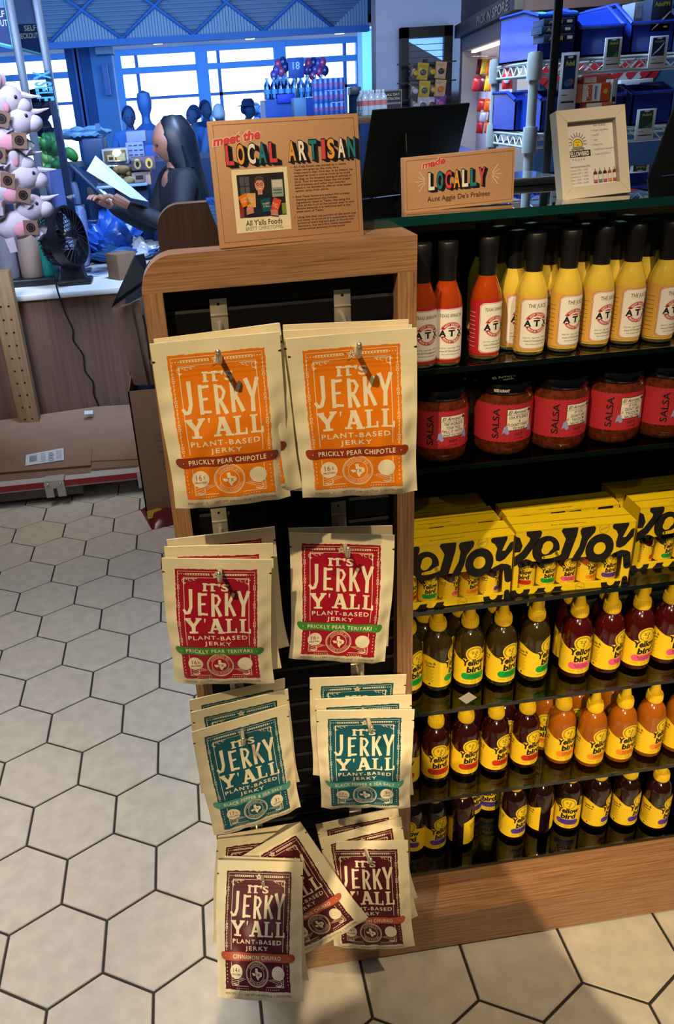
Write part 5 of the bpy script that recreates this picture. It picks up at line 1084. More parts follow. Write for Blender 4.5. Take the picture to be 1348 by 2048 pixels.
# snack packs dropped on the floor
def pack(px, py, rz, sx, sy, h, mt, lab, nm='snack_pack'):
    q = onZ(px, py, 0); bm = bmesh.new(); bmesh.ops.create_grid(bm, x_segments=14, y_segments=14, size=.5); top = []; g = G()
    vs = []; n = 14
    for sgn in (1, 0):
        for j in range(n+1):
            for i in range(n+1):
                u, v = i/n*2-1, j/n*2-1; b = max(0, (1-u*u))**.5*max(0, (1-v*v))**.5; vs.append((u*sx/2, v*sy/2, .002+sgn*(h*b+.004*math.sin(5*u+4*v)*b)))
    bm.free(); N = (n+1)**2; fs = []
    for j in range(n):
        for i in range(n): a_ = j*(n+1)+i; fs.append((a_, a_+1, a_+n+2, a_+n+1)); fs.append((N+a_, N+a_+n+1, N+a_+n+2, N+a_+1))
    g.add(vs, fs, mt, True); o = g.build(nm, None, (q.x, q.y, 0), (0, 0, rz)); tag(o, lab, 'snack pack'); return o
M_sr = mat('snack_red', '#5d1417', .3); M_sy = mat('snack_yellow', '#a8842a', .35); M_sw = mat('snack_white', '#9c9590', .4)
o = pack(325, 1032, R(15), .15, .22, .045, M_sr, 'dark red snack pack with yellow band lying on the floor tiles')
g = G(); 
g.add([(-.075, -.06, .030), (.07, -.045, .034), (.07, .005, .049), (-.07, -.02, .048)], [(0, 1, 2, 3)], M_sy); P = Print(g, lambda x, y, l: (x, y, .05+l), .001); g.fix = False; g.build('yellow_band', o)
g = G(); g.bbox((-.03, .03, .046), (.035, .075, .0485), M_sw, .001); g.build('white_label', o)
o = pack(345, 1030, R(-20), .09, .13, .03, M_sw, 'small white snack pack half hidden by the stand on the floor')
# ------------------------------------------------------------------ people
def skin(name, pts, edges, radii, mt, root=0, sub=2):
    me = bpy.data.meshes.new(name); me.from_pydata([tuple(p) for p in pts], edges, []); o = bpy.data.objects.new(name, me); COL.objects.link(o)
    mo = o.modifiers.new('skin', 'SKIN'); mo.use_smooth_shade = True; sv = me.skin_vertices[0].data
    for i, r_ in enumerate(radii): sv[i].radius = r_ if isinstance(r_, tuple) else (r_, r_); sv[i].use_root = (i == root)
    s_ = o.modifiers.new('sub', 'SUBSURF'); s_.levels = sub; s_.render_levels = sub
    dg = bpy.context.evaluated_depsgraph_get(); m2 = bpy.data.meshes.new_from_object(o.evaluated_get(dg)); bpy.data.objects.remove(o); m2.materials.clear(); m2.materials.append(mt)
    for p in m2.polygons: p.use_smooth = True
    return m2
M_skin = mat('skin', '#9c6a58', .5)
def head_geo(g, c, yaw, s, mt, pitch=0.):
    """head with brow, nose, mouth, chin and ears; looks along -Y before turning by yaw"""
    T = Matrix.Translation(c) @ Matrix.Rotation(yaw, 4, 'Z') @ Matrix.Rotation(pitch, 4, 'X') @ Matrix.Scale(s, 4); bm = bmesh.new(); bmesh.ops.create_uvsphere(bm, u_segments=24, v_segments=18, radius=1)
    for v in bm.verts:
        x, y, z = v.co; w_ = .074*(1-.22*max(0, -z)); d = .092; v.co = Vector((x*w_, y*d*(1-.1*max(0, -z)), z*.115))
        if y < -.3: f = (-y-.3)/.7; v.co.y -= f*(.012*math.exp(-((z+.85)/.25)**2)+.004*math.exp(-((z-.22)/.1)**2)-.008*math.exp(-((z-.02)/.10)**2)*(abs(x) > .12))
        if y < -.85 and abs(x) < .25: v.co.y -= .020*math.exp(-((z+.18)/.17)**2)
    g.bm(bm, mt, T, True)
    for sx in (-1, 1):
        g.ball(T @ Vector((sx*.074, .006, -.005)), (.008*s, .018*s, .030*s), mt, 8, Matrix.Rotation(yaw, 4, 'Z'))
        g.ball(T @ Vector((sx*.028, -.083, .006)), .008*s, mat('eye_dark', '#1c1412', .3), 6)
    g.tube([T @ Vector((-.024, -.090, -.055)), T @ Vector((0, -.096, -.057)), T @ Vector((.024, -.090, -.055))], .005*s, mat('lips', '#7d3f3c', .5), 6)
def person(nm, label, loc, face, h, top, legs, hair, hat=None, pose='stand', longhair=False, group=None, sk=None):
    M_skin = sk or mat('skin', '#9c6a58', .5)
    """whole figure standing on the floor; face = compass turn of the body (0 looks towards the camera)"""
    o = thing('person', label, 'person', (loc[0], loc[1], 0), face, group); k = h/1.72
    J = dict(pel=(0, 0, .95), wai=(0, 0, 1.10), che=(0, -.01, 1.32), nec=(0, 0, 1.46), hd=(0, -.01, 1.54), shl=(.17, 0, 1.40), shr=(-.17, 0, 1.40), hpl=(.09, 0, .90), hpr=(-.09, 0, .90), knl=(.10, -.02, .50), knr=(-.10, -.02, .50), anl=(.10, .02, .09), anr=(-.10, .02, .09), tol=(.11, -.12, .04), tor=(-.11, -.12, .04))
    if pose == 'read': J.update(ell=(.23, -.08, 1.14), elr=(-.22, -.14, 1.12), wrl=(.12, -.34, 1.30), wrr=(-.10, -.40, 1.29))
    elif pose == 'phone': J.update(ell=(.24, -.12, 1.18), elr=(-.24, -.12, 1.18), wrl=(.09, -.34, 1.42), wrr=(-.09, -.34, 1.42))
    else: J.update(ell=(.24, .03, 1.12), elr=(-.24, .03, 1.12), wrl=(.25, -.05, .88), wrr=(-.25, -.05, .88))
    keys = list(J); P = [tuple(c*k for c in J[q]) for q in keys]; ix = {q: i for i, q in enumerate(keys)}
    E = [('pel','wai'),('wai','che'),('che','nec'),('nec','hd'),('che','shl'),('che','shr'),('shl','ell'),('shr','elr'),('ell','wrl'),('elr','wrr'),('pel','hpl'),('pel','hpr'),('hpl','knl'),('hpr','knr'),('knl','anl'),('knr','anr'),('anl','tol'),('anr','tor')]
    Rr = dict(pel=(.14,.10), wai=(.11,.075), che=(.13,.085), nec=.055, hd=.06, shl=.065, shr=.065, ell=.045, elr=.045, wrl=.03, wrr=.03, hpl=.085, hpr=.085, knl=.058, knr=.058, anl=.04, anr=.04, tol=.035, tor=.035)
    sc = lambda r_, f: (r_[0]*k*f, r_[1]*k*f) if isinstance(r_, tuple) else r_*k*f
    me = skin('body', P, [(ix[a], ix[b]) for a, b in E], [sc(Rr[q], .93) for q in keys], M_skin, ix['pel']); g = G(); g.add([v.co for v in me.vertices], [list(p.vertices) for p in me.polygons], M_skin, True)
    head_geo(g, (0, -.025*k, 1.60*k), 0, k, M_skin, R(12) if pose == 'read' else 0)
    for sx, wq, eq in ((1, 'wrl', 'ell'), (-1, 'wrr', 'elr')):   # hands: palm, four unequal curled fingers, thumb from the side
        w_ = Vector(P[ix[wq]]); e_ = Vector(P[ix[eq]]); d = (w_-e_).normalized(); s_ = Vector((0, 0, 1)).cross(d).normalized() if abs(d.z) < .9 else Vector((1, 0, 0)); n_ = d.cross(s_)
        g.tube([w_-d*.01, w_+d*.03*k, w_+d*.075*k, w_+d*.085*k], [.024*k, .030*k, .030*k, .014*k], M_skin, 10)
        for f, ln_ in ((-.024, .062), (-.008, .072), (.008, .067), (.023, .052)):
            b_ = w_+d*.078*k+s_*f*k; g.tube([b_, b_+d*ln_*.45*k, b_+d*ln_*.75*k-n_*.014*k, b_+d*ln_*.85*k-n_*.032*k], [.0095*k, .009*k, .0085*k, .006*k], M_skin, 7)
        b_ = w_+d*.025*k-s_*sx*.026*k; g.tube([b_, b_+d*.03*k-s_*sx*.018*k, b_+d*.058*k-s_*sx*.016*k], [.012*k, .011*k, .007*k], M_skin, 7)
    g.build('body', o)
    kk = ['pel', 'wai', 'che', 'nec', 'shl', 'shr', 'ell', 'elr', 'wrl', 'wrr']; jx = {q: i for i, q in enumerate(kk)}
    EE = [(jx[a], jx[b]) for a, b in E if a in jx and b in jx]; rr = {**Rr, 'nec': .080, 'wrl': .042, 'wrr': .042, 'pel': (.16, .12), 'wai': (.155, .115), 'che': (.19, .145), 'ell': .058, 'elr': .058, 'shl': .078, 'shr': .078}
    me = skin('jacket', [P[ix[q]] for q in kk], EE, [sc(rr[q], 1.0) for q in kk], top, 0); jo = bpy.data.objects.new('jacket', me); COL.objects.link(jo); jo.parent = o
    kk = ['pel', 'hpl', 'hpr', 'knl', 'knr', 'anl', 'anr']; jx = {q: i for i, q in enumerate(kk)}
    me = skin('trousers', [P[ix[q]] for q in kk], [(jx[a], jx[b]) for a, b in E if a in jx and b in jx], [sc(Rr[q], 1.12) if q != 'pel' else (.15*k, .11*k) for q in kk], legs, 0); lo = bpy.data.objects.new('trousers', me); COL.objects.link(lo); lo.parent = o
    if hair is not None:
        g = G(); bm = bmesh.new(); bmesh.ops.create_uvsphere(bm, u_segments=24, v_segments=18, radius=1)
        for v in bm.verts:
            x, y, z = v.co; v.co = Vector((x*.086*k, (y*.104+.006)*k, z*.124*k+1.615*k))
            if y < -.25 and z < .45: v.co.y += (.09*(-y-.25)/.75+.06)*k; v.co.x *= .9
            if z < -.2 and not longhair: v.co.z += (.5*(-z-.2))*.124*k
        g.bm(bm, hair, None, True)
        if longhair:
            rings = [(1.735, .04, .05, .012), (1.70, .075, .085, .014), (1.64, .098, .112, .022), (1.56, .106, .108, .034), (1.46, .116, .090, .056), (1.36, .134, .083, .080), (1.26, .145, .074, .102), (1.16, .138, .062, .114), (1.06, .115, .045, .120), (1.0, .07, .02, .12)]; n = 26; vs = []
            for (z, rx, ry, cy) in rings:
                for i in range(n): a = 2*PI*i/n; q = 1+.03*math.sin(7*a+z*9); vs.append((rx*math.cos(a)*q*k, (cy+ry*math.sin(a)*q)*k, z*k))
            g.add(vs, [(j*n+i, j*n+(i+1) % n, (j+1)*n+(i+1) % n, (j+1)*n+i) for j in range(len(rings)-1) for i in range(n)], hair, True)
            for i in range(40): a = PI*(.0+i/39.); g.tube([(.098*math.cos(a)*k, (.02+.09*math.sin(a))*k, 1.58*k), (.112*math.cos(a)*k, (.05+.085*math.sin(a))*k, 1.42*k), (.130*math.cos(a)*k, (.09+.07*math.sin(a))*k, 1.22*k), (.115*math.cos(a)*k, (.11+.05*math.sin(a))*k, 1.02*k)], [.010*k, .013*k, .012*k, .004*k], hair, 5)
        g.build('hair', o)
    if hat is not None:
        g = G(); M_ = hat[0]
        if hat[1] == 'brim': g.lathe([(0, .095*k), (.06*k, .10*k), (.095*k, .06*k), (.10*k, .02*k), (.17*k, .005*k), (.18*k, 0), (.10*k, .0)], M_, 24, (0, -.01*k, 1.66*k))
        else: g.lathe([(.098*k, 0), (.1*k, .04*k), (.07*k, .085*k), (0, .098*k)], M_, 24, (0, -.01*k, 1.66*k)); g.box((-.065*k, -.19*k, 1.66*k), (.065*k, -.08*k, 1.672*k), M_)
        g.build('hat', o)
    return o
M_jk = mat('jacket_navy_black', '#0d1220', .75); M_hr = mat('hair_black', '#0c1424', .45); M_trs = mat('trousers_dark', '#10131c', .8)
ph = onY(352, 240, 4.75)
w1 = person('p', 'person with long black hair in a black jacket reading a white sheet behind the counter', (onY(352, 330, 4.7).x, 4.7), R(-75), onY(352, 238, 4.7).z+.005, M_jk, M_trs, M_hr, None, 'read', True)
# the sheet she holds
g = G(); Y = 4.42; q = [onY(190, 311, Y-.05), onY(276, 387, Y), onY(300, 404, Y+.02), onY(245, 385, Y-.0), onY(221, 392, Y-.06), onY(173, 343, Y-.1)]
q = [onY(191, 311, Y), onY(297, 403, Y+.05), onY(262, 396, Y-.08), onY(173, 342, Y-.12)]
vs = q+[p+Vector((0, .004, -.002)) for p in q]; g.add(vs, [(0, 1, 2, 3), (7, 6, 5, 4), (0, 4, 5, 1), (1, 5, 6, 2), (2, 6, 7, 3), (3, 7, 4, 0)], mat('held_paper', '#b9bfdd', .7)); o = g.build('paper_sheet'); tag(o, 'large white sheet held up by the person with long black hair', 'paper')
M_dkb = mat('silhouette_glare_navy', '#1b4a94', .8); M_mid = mat('shirt_blue', '#3b74c4', .8); M_grey = mat('shirt_grey', '#4d7ab5', .8); M_teal = mat('shirt_teal', '#1f97c0', .8); M_wh = mat('hair_white', '#b9c9e0', .7); M_bk2 = mat('hair_glare_navy', '#143a78', .7)  # far figures: window glare's blue put into silhouette and hair colours
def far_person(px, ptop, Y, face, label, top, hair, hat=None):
    p = onY(px, ptop, Y); person('p', label, (p.x, Y), R(face), max(1.4, p.z), top, M_dkb, hair, hat, sk=mat('skin_glare_blue', '#3a5688', .7))  # skin tinted blue to imitate backlit silhouettes in the glare
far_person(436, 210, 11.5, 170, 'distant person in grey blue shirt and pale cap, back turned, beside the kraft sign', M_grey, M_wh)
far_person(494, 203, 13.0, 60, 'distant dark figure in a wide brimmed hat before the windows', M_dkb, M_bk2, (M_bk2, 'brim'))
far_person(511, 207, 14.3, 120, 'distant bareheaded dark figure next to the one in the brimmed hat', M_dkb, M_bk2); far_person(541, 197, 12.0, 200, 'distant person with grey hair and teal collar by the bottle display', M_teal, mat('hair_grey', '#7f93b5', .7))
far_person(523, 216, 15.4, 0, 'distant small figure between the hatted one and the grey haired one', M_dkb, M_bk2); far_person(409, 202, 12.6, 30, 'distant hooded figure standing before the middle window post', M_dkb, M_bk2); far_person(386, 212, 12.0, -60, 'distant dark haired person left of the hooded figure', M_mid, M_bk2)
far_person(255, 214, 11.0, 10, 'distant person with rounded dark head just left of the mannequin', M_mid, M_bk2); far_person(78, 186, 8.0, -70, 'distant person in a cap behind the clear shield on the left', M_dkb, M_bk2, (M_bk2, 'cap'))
# mannequin bust
p = onY(294, 250, 10.5); t_ = onY(292, 180, 10.5); g = G(); hz = t_.z; M_mn = mat('mannequin_glare_blue', '#2b5596', .5)  # bust tinted with the blue glare of the windows behind it
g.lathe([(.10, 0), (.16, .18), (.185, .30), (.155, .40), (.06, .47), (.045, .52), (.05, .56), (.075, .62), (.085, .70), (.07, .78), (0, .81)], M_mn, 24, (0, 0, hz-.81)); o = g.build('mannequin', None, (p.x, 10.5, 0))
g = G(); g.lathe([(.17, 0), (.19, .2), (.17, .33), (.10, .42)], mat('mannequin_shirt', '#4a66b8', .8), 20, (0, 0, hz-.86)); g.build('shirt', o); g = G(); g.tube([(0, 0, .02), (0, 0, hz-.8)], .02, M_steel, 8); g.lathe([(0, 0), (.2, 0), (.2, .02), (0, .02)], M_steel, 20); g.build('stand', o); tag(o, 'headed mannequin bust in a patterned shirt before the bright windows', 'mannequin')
# the photographer stands behind the phone that took the picture
person('p', 'person standing with both hands raised, seen only by their shadow on the floor', (0.073, -.66), R(180), 1.78, mat('photographer_shirt', '#3a3f4a', .8), mat('photographer_jeans', '#26303f', .8), mat('photographer_hair', '#2a1d16', .6), None, 'phone')
# ------------------------------------------------------------------ checkout zone behind the counter
def boxd(px0, py0, px1, py1, Y, d, mt, nm, lab, cat, group=None, bev=.004):
    p = onY(px0, py1, Y); q = onY(px1, py0, Y); g = G(); cx, cz = (p.x+q.x)/2, min(p.z, q.z); w_ = abs(q.x-p.x); h_ = abs(q.z-p.z)
    g.bbox((-w_/2, 0, 0), (w_/2, d, h_), mt, bev); o = g.build(nm, None, (cx, Y, cz)); tag(o, lab, cat, group); return o, w_, h_
M_bb = mat('blue_grey_cabinet', '#1a4170', .5); M_db = mat('dark_blue_plastic', '#0f2a52', .4)
# long back counter so that things behind stand on something
g = G(); q = onY(200, 400, 5.7); g.box((-1.9, 5.7, 0), (.6, 6.5, onY(230, 322, 5.7).z-.02), M_db); o = g.build('back_counter'); tag(o, 'dark blue back counter running behind the checkout', 'counter'); zbk = onY(230, 322, 5.7).z-.02
g = G(); p = onY(200, 290, 5.72); a, b = onY(163, 285, 5.75), onY(206, 285, 5.75); g.bbox((a.x, 5.75, zbk), (b.x, 6.1, onY(185, 277, 5.75).z), M_bb, .01); g.box((a.x+.1, 5.745, zbk+.2), (a.x+.13, 5.75, zbk+.24), M_grey); o = g.build('register_cabinet'); tag(o, 'plain dark blue cabinet on the back counter left of the lit case', 'cabinet')
crumple_m = mat('clear_wrap', '#6fa3d8', .25); rnd = random.Random(4)
for i, (px, py, sx, lb) in enumerate([(175, 268, .16, 'shiny blue wrapped bundle on top of the dark blue cabinet, right one'), (150, 262, .12, 'shiny blue wrapped bundle on top of the dark blue cabinet, left one')]):
    q = onY(px, py, 5.9); bm = bmesh.new(); bmesh.ops.create_icosphere(bm, subdivisions=3, radius=1)
    for v in bm.verts: k = 1+.2*math.sin(6*v.co.x+i)+.15*math.sin(9*v.co.y+4*v.co.z); v.co = Vector((v.co.x*sx*k, v.co.y*.08*k, v.co.z*.035*k))
    g = G(); g.bm(bm, crumple_m, None, True); o = g.build('wrapped_bundle', None, (q.x, 5.92, onY(185, 277, 5.75).z+.03)); tag(o, lb, 'bundle')
# lit case
o, w_, h_ = boxd(204, 276, 252, 311, 5.72, .18, mat('case_frame', '#a9a9b4', .5), 'lit_case', 'white framed display case glowing warm on the back counter', 'display case'); o.location.z = zbk
g = G(); g.box((-w_*.42, -.004, h_*.12), (w_*.42, .0, h_*.88), mat('case_interior', '#6b5a3a', .6)); g.build('interior', o)
g = G(); g.box((-w_*.30, -.02, h_*.18), (-w_*.02, -.004, h_*.62), mat('case_card', '#c9b98a', .5)); g.box((w_*.05, -.02, h_*.16), (w_*.38, -.004, h_*.7), mat('case_card', '#c9b98a', .5)); g.box((-w_*.25, -.021, h_*.3), (-w_*.08, -.02, h_*.5), M_line); g.build('cards', o)
g = G(); g.ball((w_*.08, -.012, h_*.70), (.028, .012, .022), emis('case_lamp', '#ffe0a0', 6), 10); g.build('lamp', o)
# white cartons, cookie carton, pastry trays
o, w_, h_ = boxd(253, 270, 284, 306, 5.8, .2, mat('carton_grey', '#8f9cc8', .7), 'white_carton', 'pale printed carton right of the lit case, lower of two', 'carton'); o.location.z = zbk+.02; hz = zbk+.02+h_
g = G()
for k in range(9): g.box((-w_*.35+.3*w_*(k % 3), -.002, h_*(.2+.28*(k//3))), (-w_*.15+.3*w_*(k % 3), 0, h_*(.27+.28*(k//3))), M_bb)
g.build('print', o)
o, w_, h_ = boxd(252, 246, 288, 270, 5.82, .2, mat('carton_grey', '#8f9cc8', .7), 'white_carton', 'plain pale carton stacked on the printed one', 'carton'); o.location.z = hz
g = G(); p0, p1 = onY(228, 376, 5.0), onY(300, 376, 5.0); zs_ = onY(260, 372, 5.0).z; g.box((p0.x, 5.0, ZC), (min(p1.x, -.18), 5.5, zs_), M_db); o = g.build('display_riser'); tag(o, 'dark display riser for packaged cookies behind the sheet of paper', 'riser')
o, w_, h_ = boxd(264, 312, 309, 342, 4.98, .10, mat('cookie_carton', '#5a4a5c', .6), 'cookie_carton', 'cookie carton with two oval windows facing the counter', 'carton'); zz = o.location.z
for sx in (-.24, .24):
    g = G(); P = Print(g, plane_fn, .002); P.disc(sx*w_, h_*.5, w_*.15, mat('cookie_cream', '#c9a95a', .6), 1, 18, h_*.40); P.disc(sx*w_, h_*.46, w_*.07, mat('cookie_dark', '#2d1f18', .6), 2, 14, h_*.22); g.fix = False; g.build('window', o)
o, w_, h_ = boxd(266, 343, 300, 372, 5.0, .3, mat('pastry_box', '#b08f86', .6), 'pastry_carton', 'pink pastry carton under the cookie carton', 'carton'); g = G(); P = Print(g, plane_fn, .002); P.rect(-w_*.3, h_*.45, w_*.1, h_*.75, mat('cookie_dark', '#2d1f18', .6), 1); g.fix = False; g.build('print', o); o.location.z = zs_
o.location.z = zs_-.0
M_past = mat('pastry', '#a47a45', .6)
def tray(px, py, Y, n, lab, zz=None):
    q = onY(px, py, Y); zb_ = q.z if zz is None else zz; o = thing('pastry_tray', lab, 'pastry tray', (q.x, Y, zb_)); g = G(); g.bbox((-.14, -.02, 0), (.14, .2, .015), mat('tray_clear', '#7a93b5', .2), .004); g.build('tray', o); r2 = random.Random(n)
    g = G()
    for k in range(14): g.ball((r2.uniform(-.11, .11), r2.uniform(.0, .16), .03+.03*(k % 3)), (.035, .03, .022), M_past if k % 3 else mat('pastry_pale', '#c9b77a', .6), 8)
    ob_ = g.build('pastries', o); ob_['kind'] = 'stuff'
    g = G(); g.bbox((-.135, -.015, .015), (.135, .195, .13), thin_glass('tray_lid', '#e8f0fa', .8), .02); g.build('lid', o)
tray(243, 362, 4.95, 2, 'clear lidded tray of pastries left of the cookie carton', zs_)
# raised ledge at the back of the counter carrying the screen and terminal
zl_ = onY(200, 448, 5.4).z; g = G(); g.bbox((-1.45, 5.36, ZC+.001), (-.19, 5.58, zl_), mat('ledge_grey', '#3d4a66', .6), .004); o = g.build('counter_ledge'); tag(o, 'raised ledge along the back of the counter under the sales screen', 'ledge')
# point of sale screen
p = thing('sales_screen', 'slanted dark sales screen on a thick stand on the counter', 'screen', (onY(200, 440, 5.45).x, 5.45, zl_)); zt_ = onY(195, 372, 5.4).z-zl_
g = G(); g.bbox((-.11, -.06, 0), (.11, .1, .03), M_db, .01); g.bbox((-.055, -.03, .02), (.05, .03, zt_), M_db, .01); g.build('stand', p)
Ms = Matrix.Translation((0, -.06, zt_+.02)) @ Matrix.Rotation(R(-62), 4, 'Z') @ Matrix.Rotation(R(-38), 4, 'X'); Ms = Matrix.Translation((0.0, -.05, zt_)) @ Matrix.Rotation(R(48), 4, 'Y') @ Matrix.Rotation(R(-8), 4, 'Z')
g = G(); g.bbox((-.17, -.07, -.012), (.17, .10, .012), M_db, .006, Ms); g.build('screen_body', p); g = G(); g.add([Ms @ Vector(c) for c in ((-.14, -.065, .0125), (.14, -.065, .0125), (.14, .095, .0125), (-.14, .095, .0125))], [(0, 1, 2, 3)], mat('screen_glass', '#1b3f66', .08, coat=1.)); g.add([Ms @ Vector(c) for c in ((.03, -.05, .0135), (.13, -.05, .0135), (.13, .08, .0135), (.05, .08, .0135))], [(0, 1, 2, 3)], emis('screen_glow', '#a8ecff', 1.1)); g.fix = False; g.build('display', p)
for i, (px, w_, lb) in enumerate([(166, .10, 'dark payment terminal left of the sales screen')]):
    q = onY(px-6, 440, 5.45); g = G(); g.bbox((-.05, -.05, 0), (.05, .06, .12), M_db, .01); g.bbox((-.04, -.052, .12), (.03, -.0, .25), mat('grey_device', '#4c5f88', .5), .01); o = g.build('payment_terminal', None, (q.x, 5.45, zl_)); tag(o, lb, 'terminal')
# green leafy bouquet
bq = thing('leafy_bouquet', 'green leafy bouquet in pale wrapping behind the clear shield', 'plant', (onY(126, 330, 5.45).x-.04, 5.45, zl_)); g = G(); zb_ = onY(128, 335, 5.45).z-zl_; g.lathe([(.05, 0), (.06, zb_*.5), (.12, zb_)], mat('wrap_lilac', '#7d86bd', .4), 16); g.build('wrapping', bq)
g = G(); r3 = random.Random(8)
for k in range(26): a_ = r3.uniform(0, 6.28); rr_ = r3.uniform(0, .11); g.ball((rr_*math.cos(a_), rr_*math.sin(a_)*.7, zb_+r3.uniform(-.02, .16)), (.05, .035, .03), mat('leaf_green', '#2f7a3c', .5) if k % 3 else mat('leaf_light', '#7fb26a', .5), 8, Euler((r3.uniform(-1, 1), r3.uniform(-1, 1), a_)).to_matrix().to_4x4())
g.build('leaves', bq)
# clear shield with metal posts, kiosk
M_pst = mat('post_blue_steel', '#4f5a6c', .35, .3); YS = 4.62; M_acr = thin_glass('acrylic', '#dbe6f6', 1.2, base=.05)
for i, (pxt, pxb, lb) in enumerate([(18, 0, 'left square steel post of the checkout shield'), (73, 0, 'right square steel post of the checkout shield')]):
    t_ = onY(pxt, 0, YS); x = t_.x; g = G(); g.bbox((-.018, -.018, 0), (.018, .018, t_.z+.2-ZC), M_pst, .003); g.box((-.05, -.05, 0), (.05, .05, .012), M_pst); o = g.build('shield_post', None, (x, YS, ZC)); tag(o, lb, 'post', 'steel posts of the checkout shield')
t_ = onY(83, 140, YS-.03); b_ = onY(130, 430, YS-.03); sh_ = thing('clear_shield', 'clear acrylic shield sheet with blue lettering leaning by the posts', 'shield', (0, YS-.03, 0)); g = G(); q = [onY(x, y, YS-.04) for x, y in ((72, 142), (100, 140), (158, 432), (112, 445))]; q = [Vector((v.x, v.y-(YS-.03), v.z)) for v in q]
g.add(q+[v+Vector((0, .006, 0)) for v in q], [(0, 1, 2, 3), (7, 6, 5, 4), (0, 4, 5, 1), (1, 5, 6, 2), (2, 6, 7, 3), (3, 7, 4, 0)], M_acr); g.build('sheet', sh_)
g = G(); c_ = onY(92, 172, YS-.05); P = Print(g, lambda x, z, l: (x, -.021-l, z), .001); vs, fs = text2d('X SELF', .03); x0 = min(v[0] for v in vs); x1 = max(v[0] for v in vs); hh = onY(92, 142, YS).z-onY(92, 202, YS).z
for (bx, mt_) in ((0, mat('letter_cyan', '#2f8ec4', .4)),): P.poly([(c_.x-.01+(v[1]-.36)*.11+(x1-v[0])/(x1-x0)*.0, c_.z+hh*.5-(v[0]-x0)/(x1-x0)*hh) for v in vs], fs, mt_, 1)
g.fix = False; g.build('lettering', sh_)
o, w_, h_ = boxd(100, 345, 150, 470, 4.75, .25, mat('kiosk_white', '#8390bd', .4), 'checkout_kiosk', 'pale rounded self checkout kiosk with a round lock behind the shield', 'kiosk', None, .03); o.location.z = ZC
g = G(); g.lathe([(0, 0), (.022, 0), (.022, .006), (.014, .008), (0, .008)], M_steel, 16, (0, 0, 0), Matrix.Translation((-.02, -.002, h_*.62)) @ Matrix.Rotation(PI/2, 4, 'X')); g.build('lock', o)
# hanging SELF CHECKOUT signs
M_sg = mat('sign_navy', '#0e3a78', .5); M_sgt = mat('sign_pale_top', '#7fa6ea', .5); M_cy = mat('sign_edge_cyan', '#7fd6ee', .3)
YH = 6.2
def hang(tr, br, bl, tx, YH, lab):
    a, b, c = onY(*tr, YH), onY(*br, YH), onY(*bl, YH); xr2 = (a.x+b.x)/2; o = thing('hanging_sign', lab, 'sign', (xr2, YH, a.z)); L_ = .42; hb = b.z-a.z; hl = hb+(c.z-b.z)/max(.02, xr2-c.x)*L_*.55
    g = G(); g.prism([(-L_, 0), (0, 0), (0, hb), (-L_, hl)], 0, .02, M_sg, lambda x, z, d: (x, d, z)); g.build('panel', o); g = G(); g.bbox((-L_, .001, .003), (0, .019, .6), M_sgt, .002); g.build('upper_panel', o)
    g = G(); g.bbox((0, -.01, hb-.015), (.018, .03, .6), M_cy, .003); g.tube([(-L_, .01, hl-.012), (.012, .01, hb-.012)], .012, M_cy, 6); g.build('edge', o)
    t = onY(*tx, YH); g = G(); P = Print(g, plane_fn, .002); x1 = t.x-xr2; z1 = t.z-a.z; P.text('SELF', x1, z1, .030, M_paper, 1, width=.075, bold=.02, align='R'); P.text('CHECKOUT', x1+.006, z1-.042, .030, M_paper, 1, width=.150, bold=.02, align='R'); g.fix = False; g.build('lettering', o)
    g = G(); g.tube([(-.2, .01, .6), (-.2, .01, 2.0)], .008, M_steel, 6); g.build('rod', o)
hang((71, 47), (84, 106), (40, 84), (72, 55), 6.2, 'hanging navy SELF CHECKOUT sign, the one fully visible between the posts'); hang((9, 17), (25, 90), (-20, 70), (9, 27), 5.2, 'hanging navy SELF CHECKOUT sign cut off at the left frame edge')
# ------------------------------------------------------------------ middle distance: water display, balloons, lane sign
YB = 11.0
tb_l, tb_r = onY(530, 210, YB), onY(664, 205, YB); zt_ = onY(600, 190, YB).z; M_disp = mat('display_blue', '#1d50b4', .5)
g = G(); g.box((tb_l.x, YB, 0), (tb_r.x, YB+.6, onY(600, 196, YB).z), M_disp); o = g.build('display_stand'); tag(o, 'blue display stand holding rows of water bottles under the lane sign', 'display stand'); zst = onY(600, 196, YB).z
g0 = G(); g0.lathe([(0, 0), (.036, 0), (.038, .01), (.038, .13), (.035, .15), (.013, .20), (.013, .22), (0, .22)], thin_glass('bottle_clear', '#9ec4f0', 1.0, base=.08), 12); me_w = g0.mesh('water_bottle'); g1 = G(); g1.lathe([(.0385, .06), (.0385, .11)], mat('water_label', '#5aa0e6', .5), 12); me_l = g1.mesh('water_label'); g2 = G(); g2.lathe([(.015, .215), (.015, .236), (0, .236)], M_wh, 10); me_c = g2.mesh('water_cap')
n = 0
for r_ in range(2):
    x = tb_l.x+.05; i = 0
    while x < tb_r.x-.03:
        o = bpy.data.objects.new('water_bottle', me_w); COL.objects.link(o); o.location = (x, YB+.06+.1*r_, zst+.002); tag(o, 'clear water bottle on the blue display stand in the %s row' % ('front' if r_ == 0 else 'rear'), 'bottle', '%s row of water bottles on the blue stand' % ('front' if r_ == 0 else 'rear'))
        for nm, me in (('label', me_l), ('cap', me_c)): c = bpy.data.objects.new(nm, me); COL.objects.link(c); c.parent = o
        x += .083
o, w_, h_ = boxd(578, 114, 607, 157, YB-.03, .04, mat('lane_sign', '#1346a0', .5), 'lane_sign', 'dark blue lane sign with the number 18', 'sign'); g = G(); P = Print(g, plane_fn, .002); P.text('18', 0, h_*.62, h_*.36, mat('sign_pale', '#a9c4ea', .5), 1, bold=.02); g.fix = False; g.build('number', o)
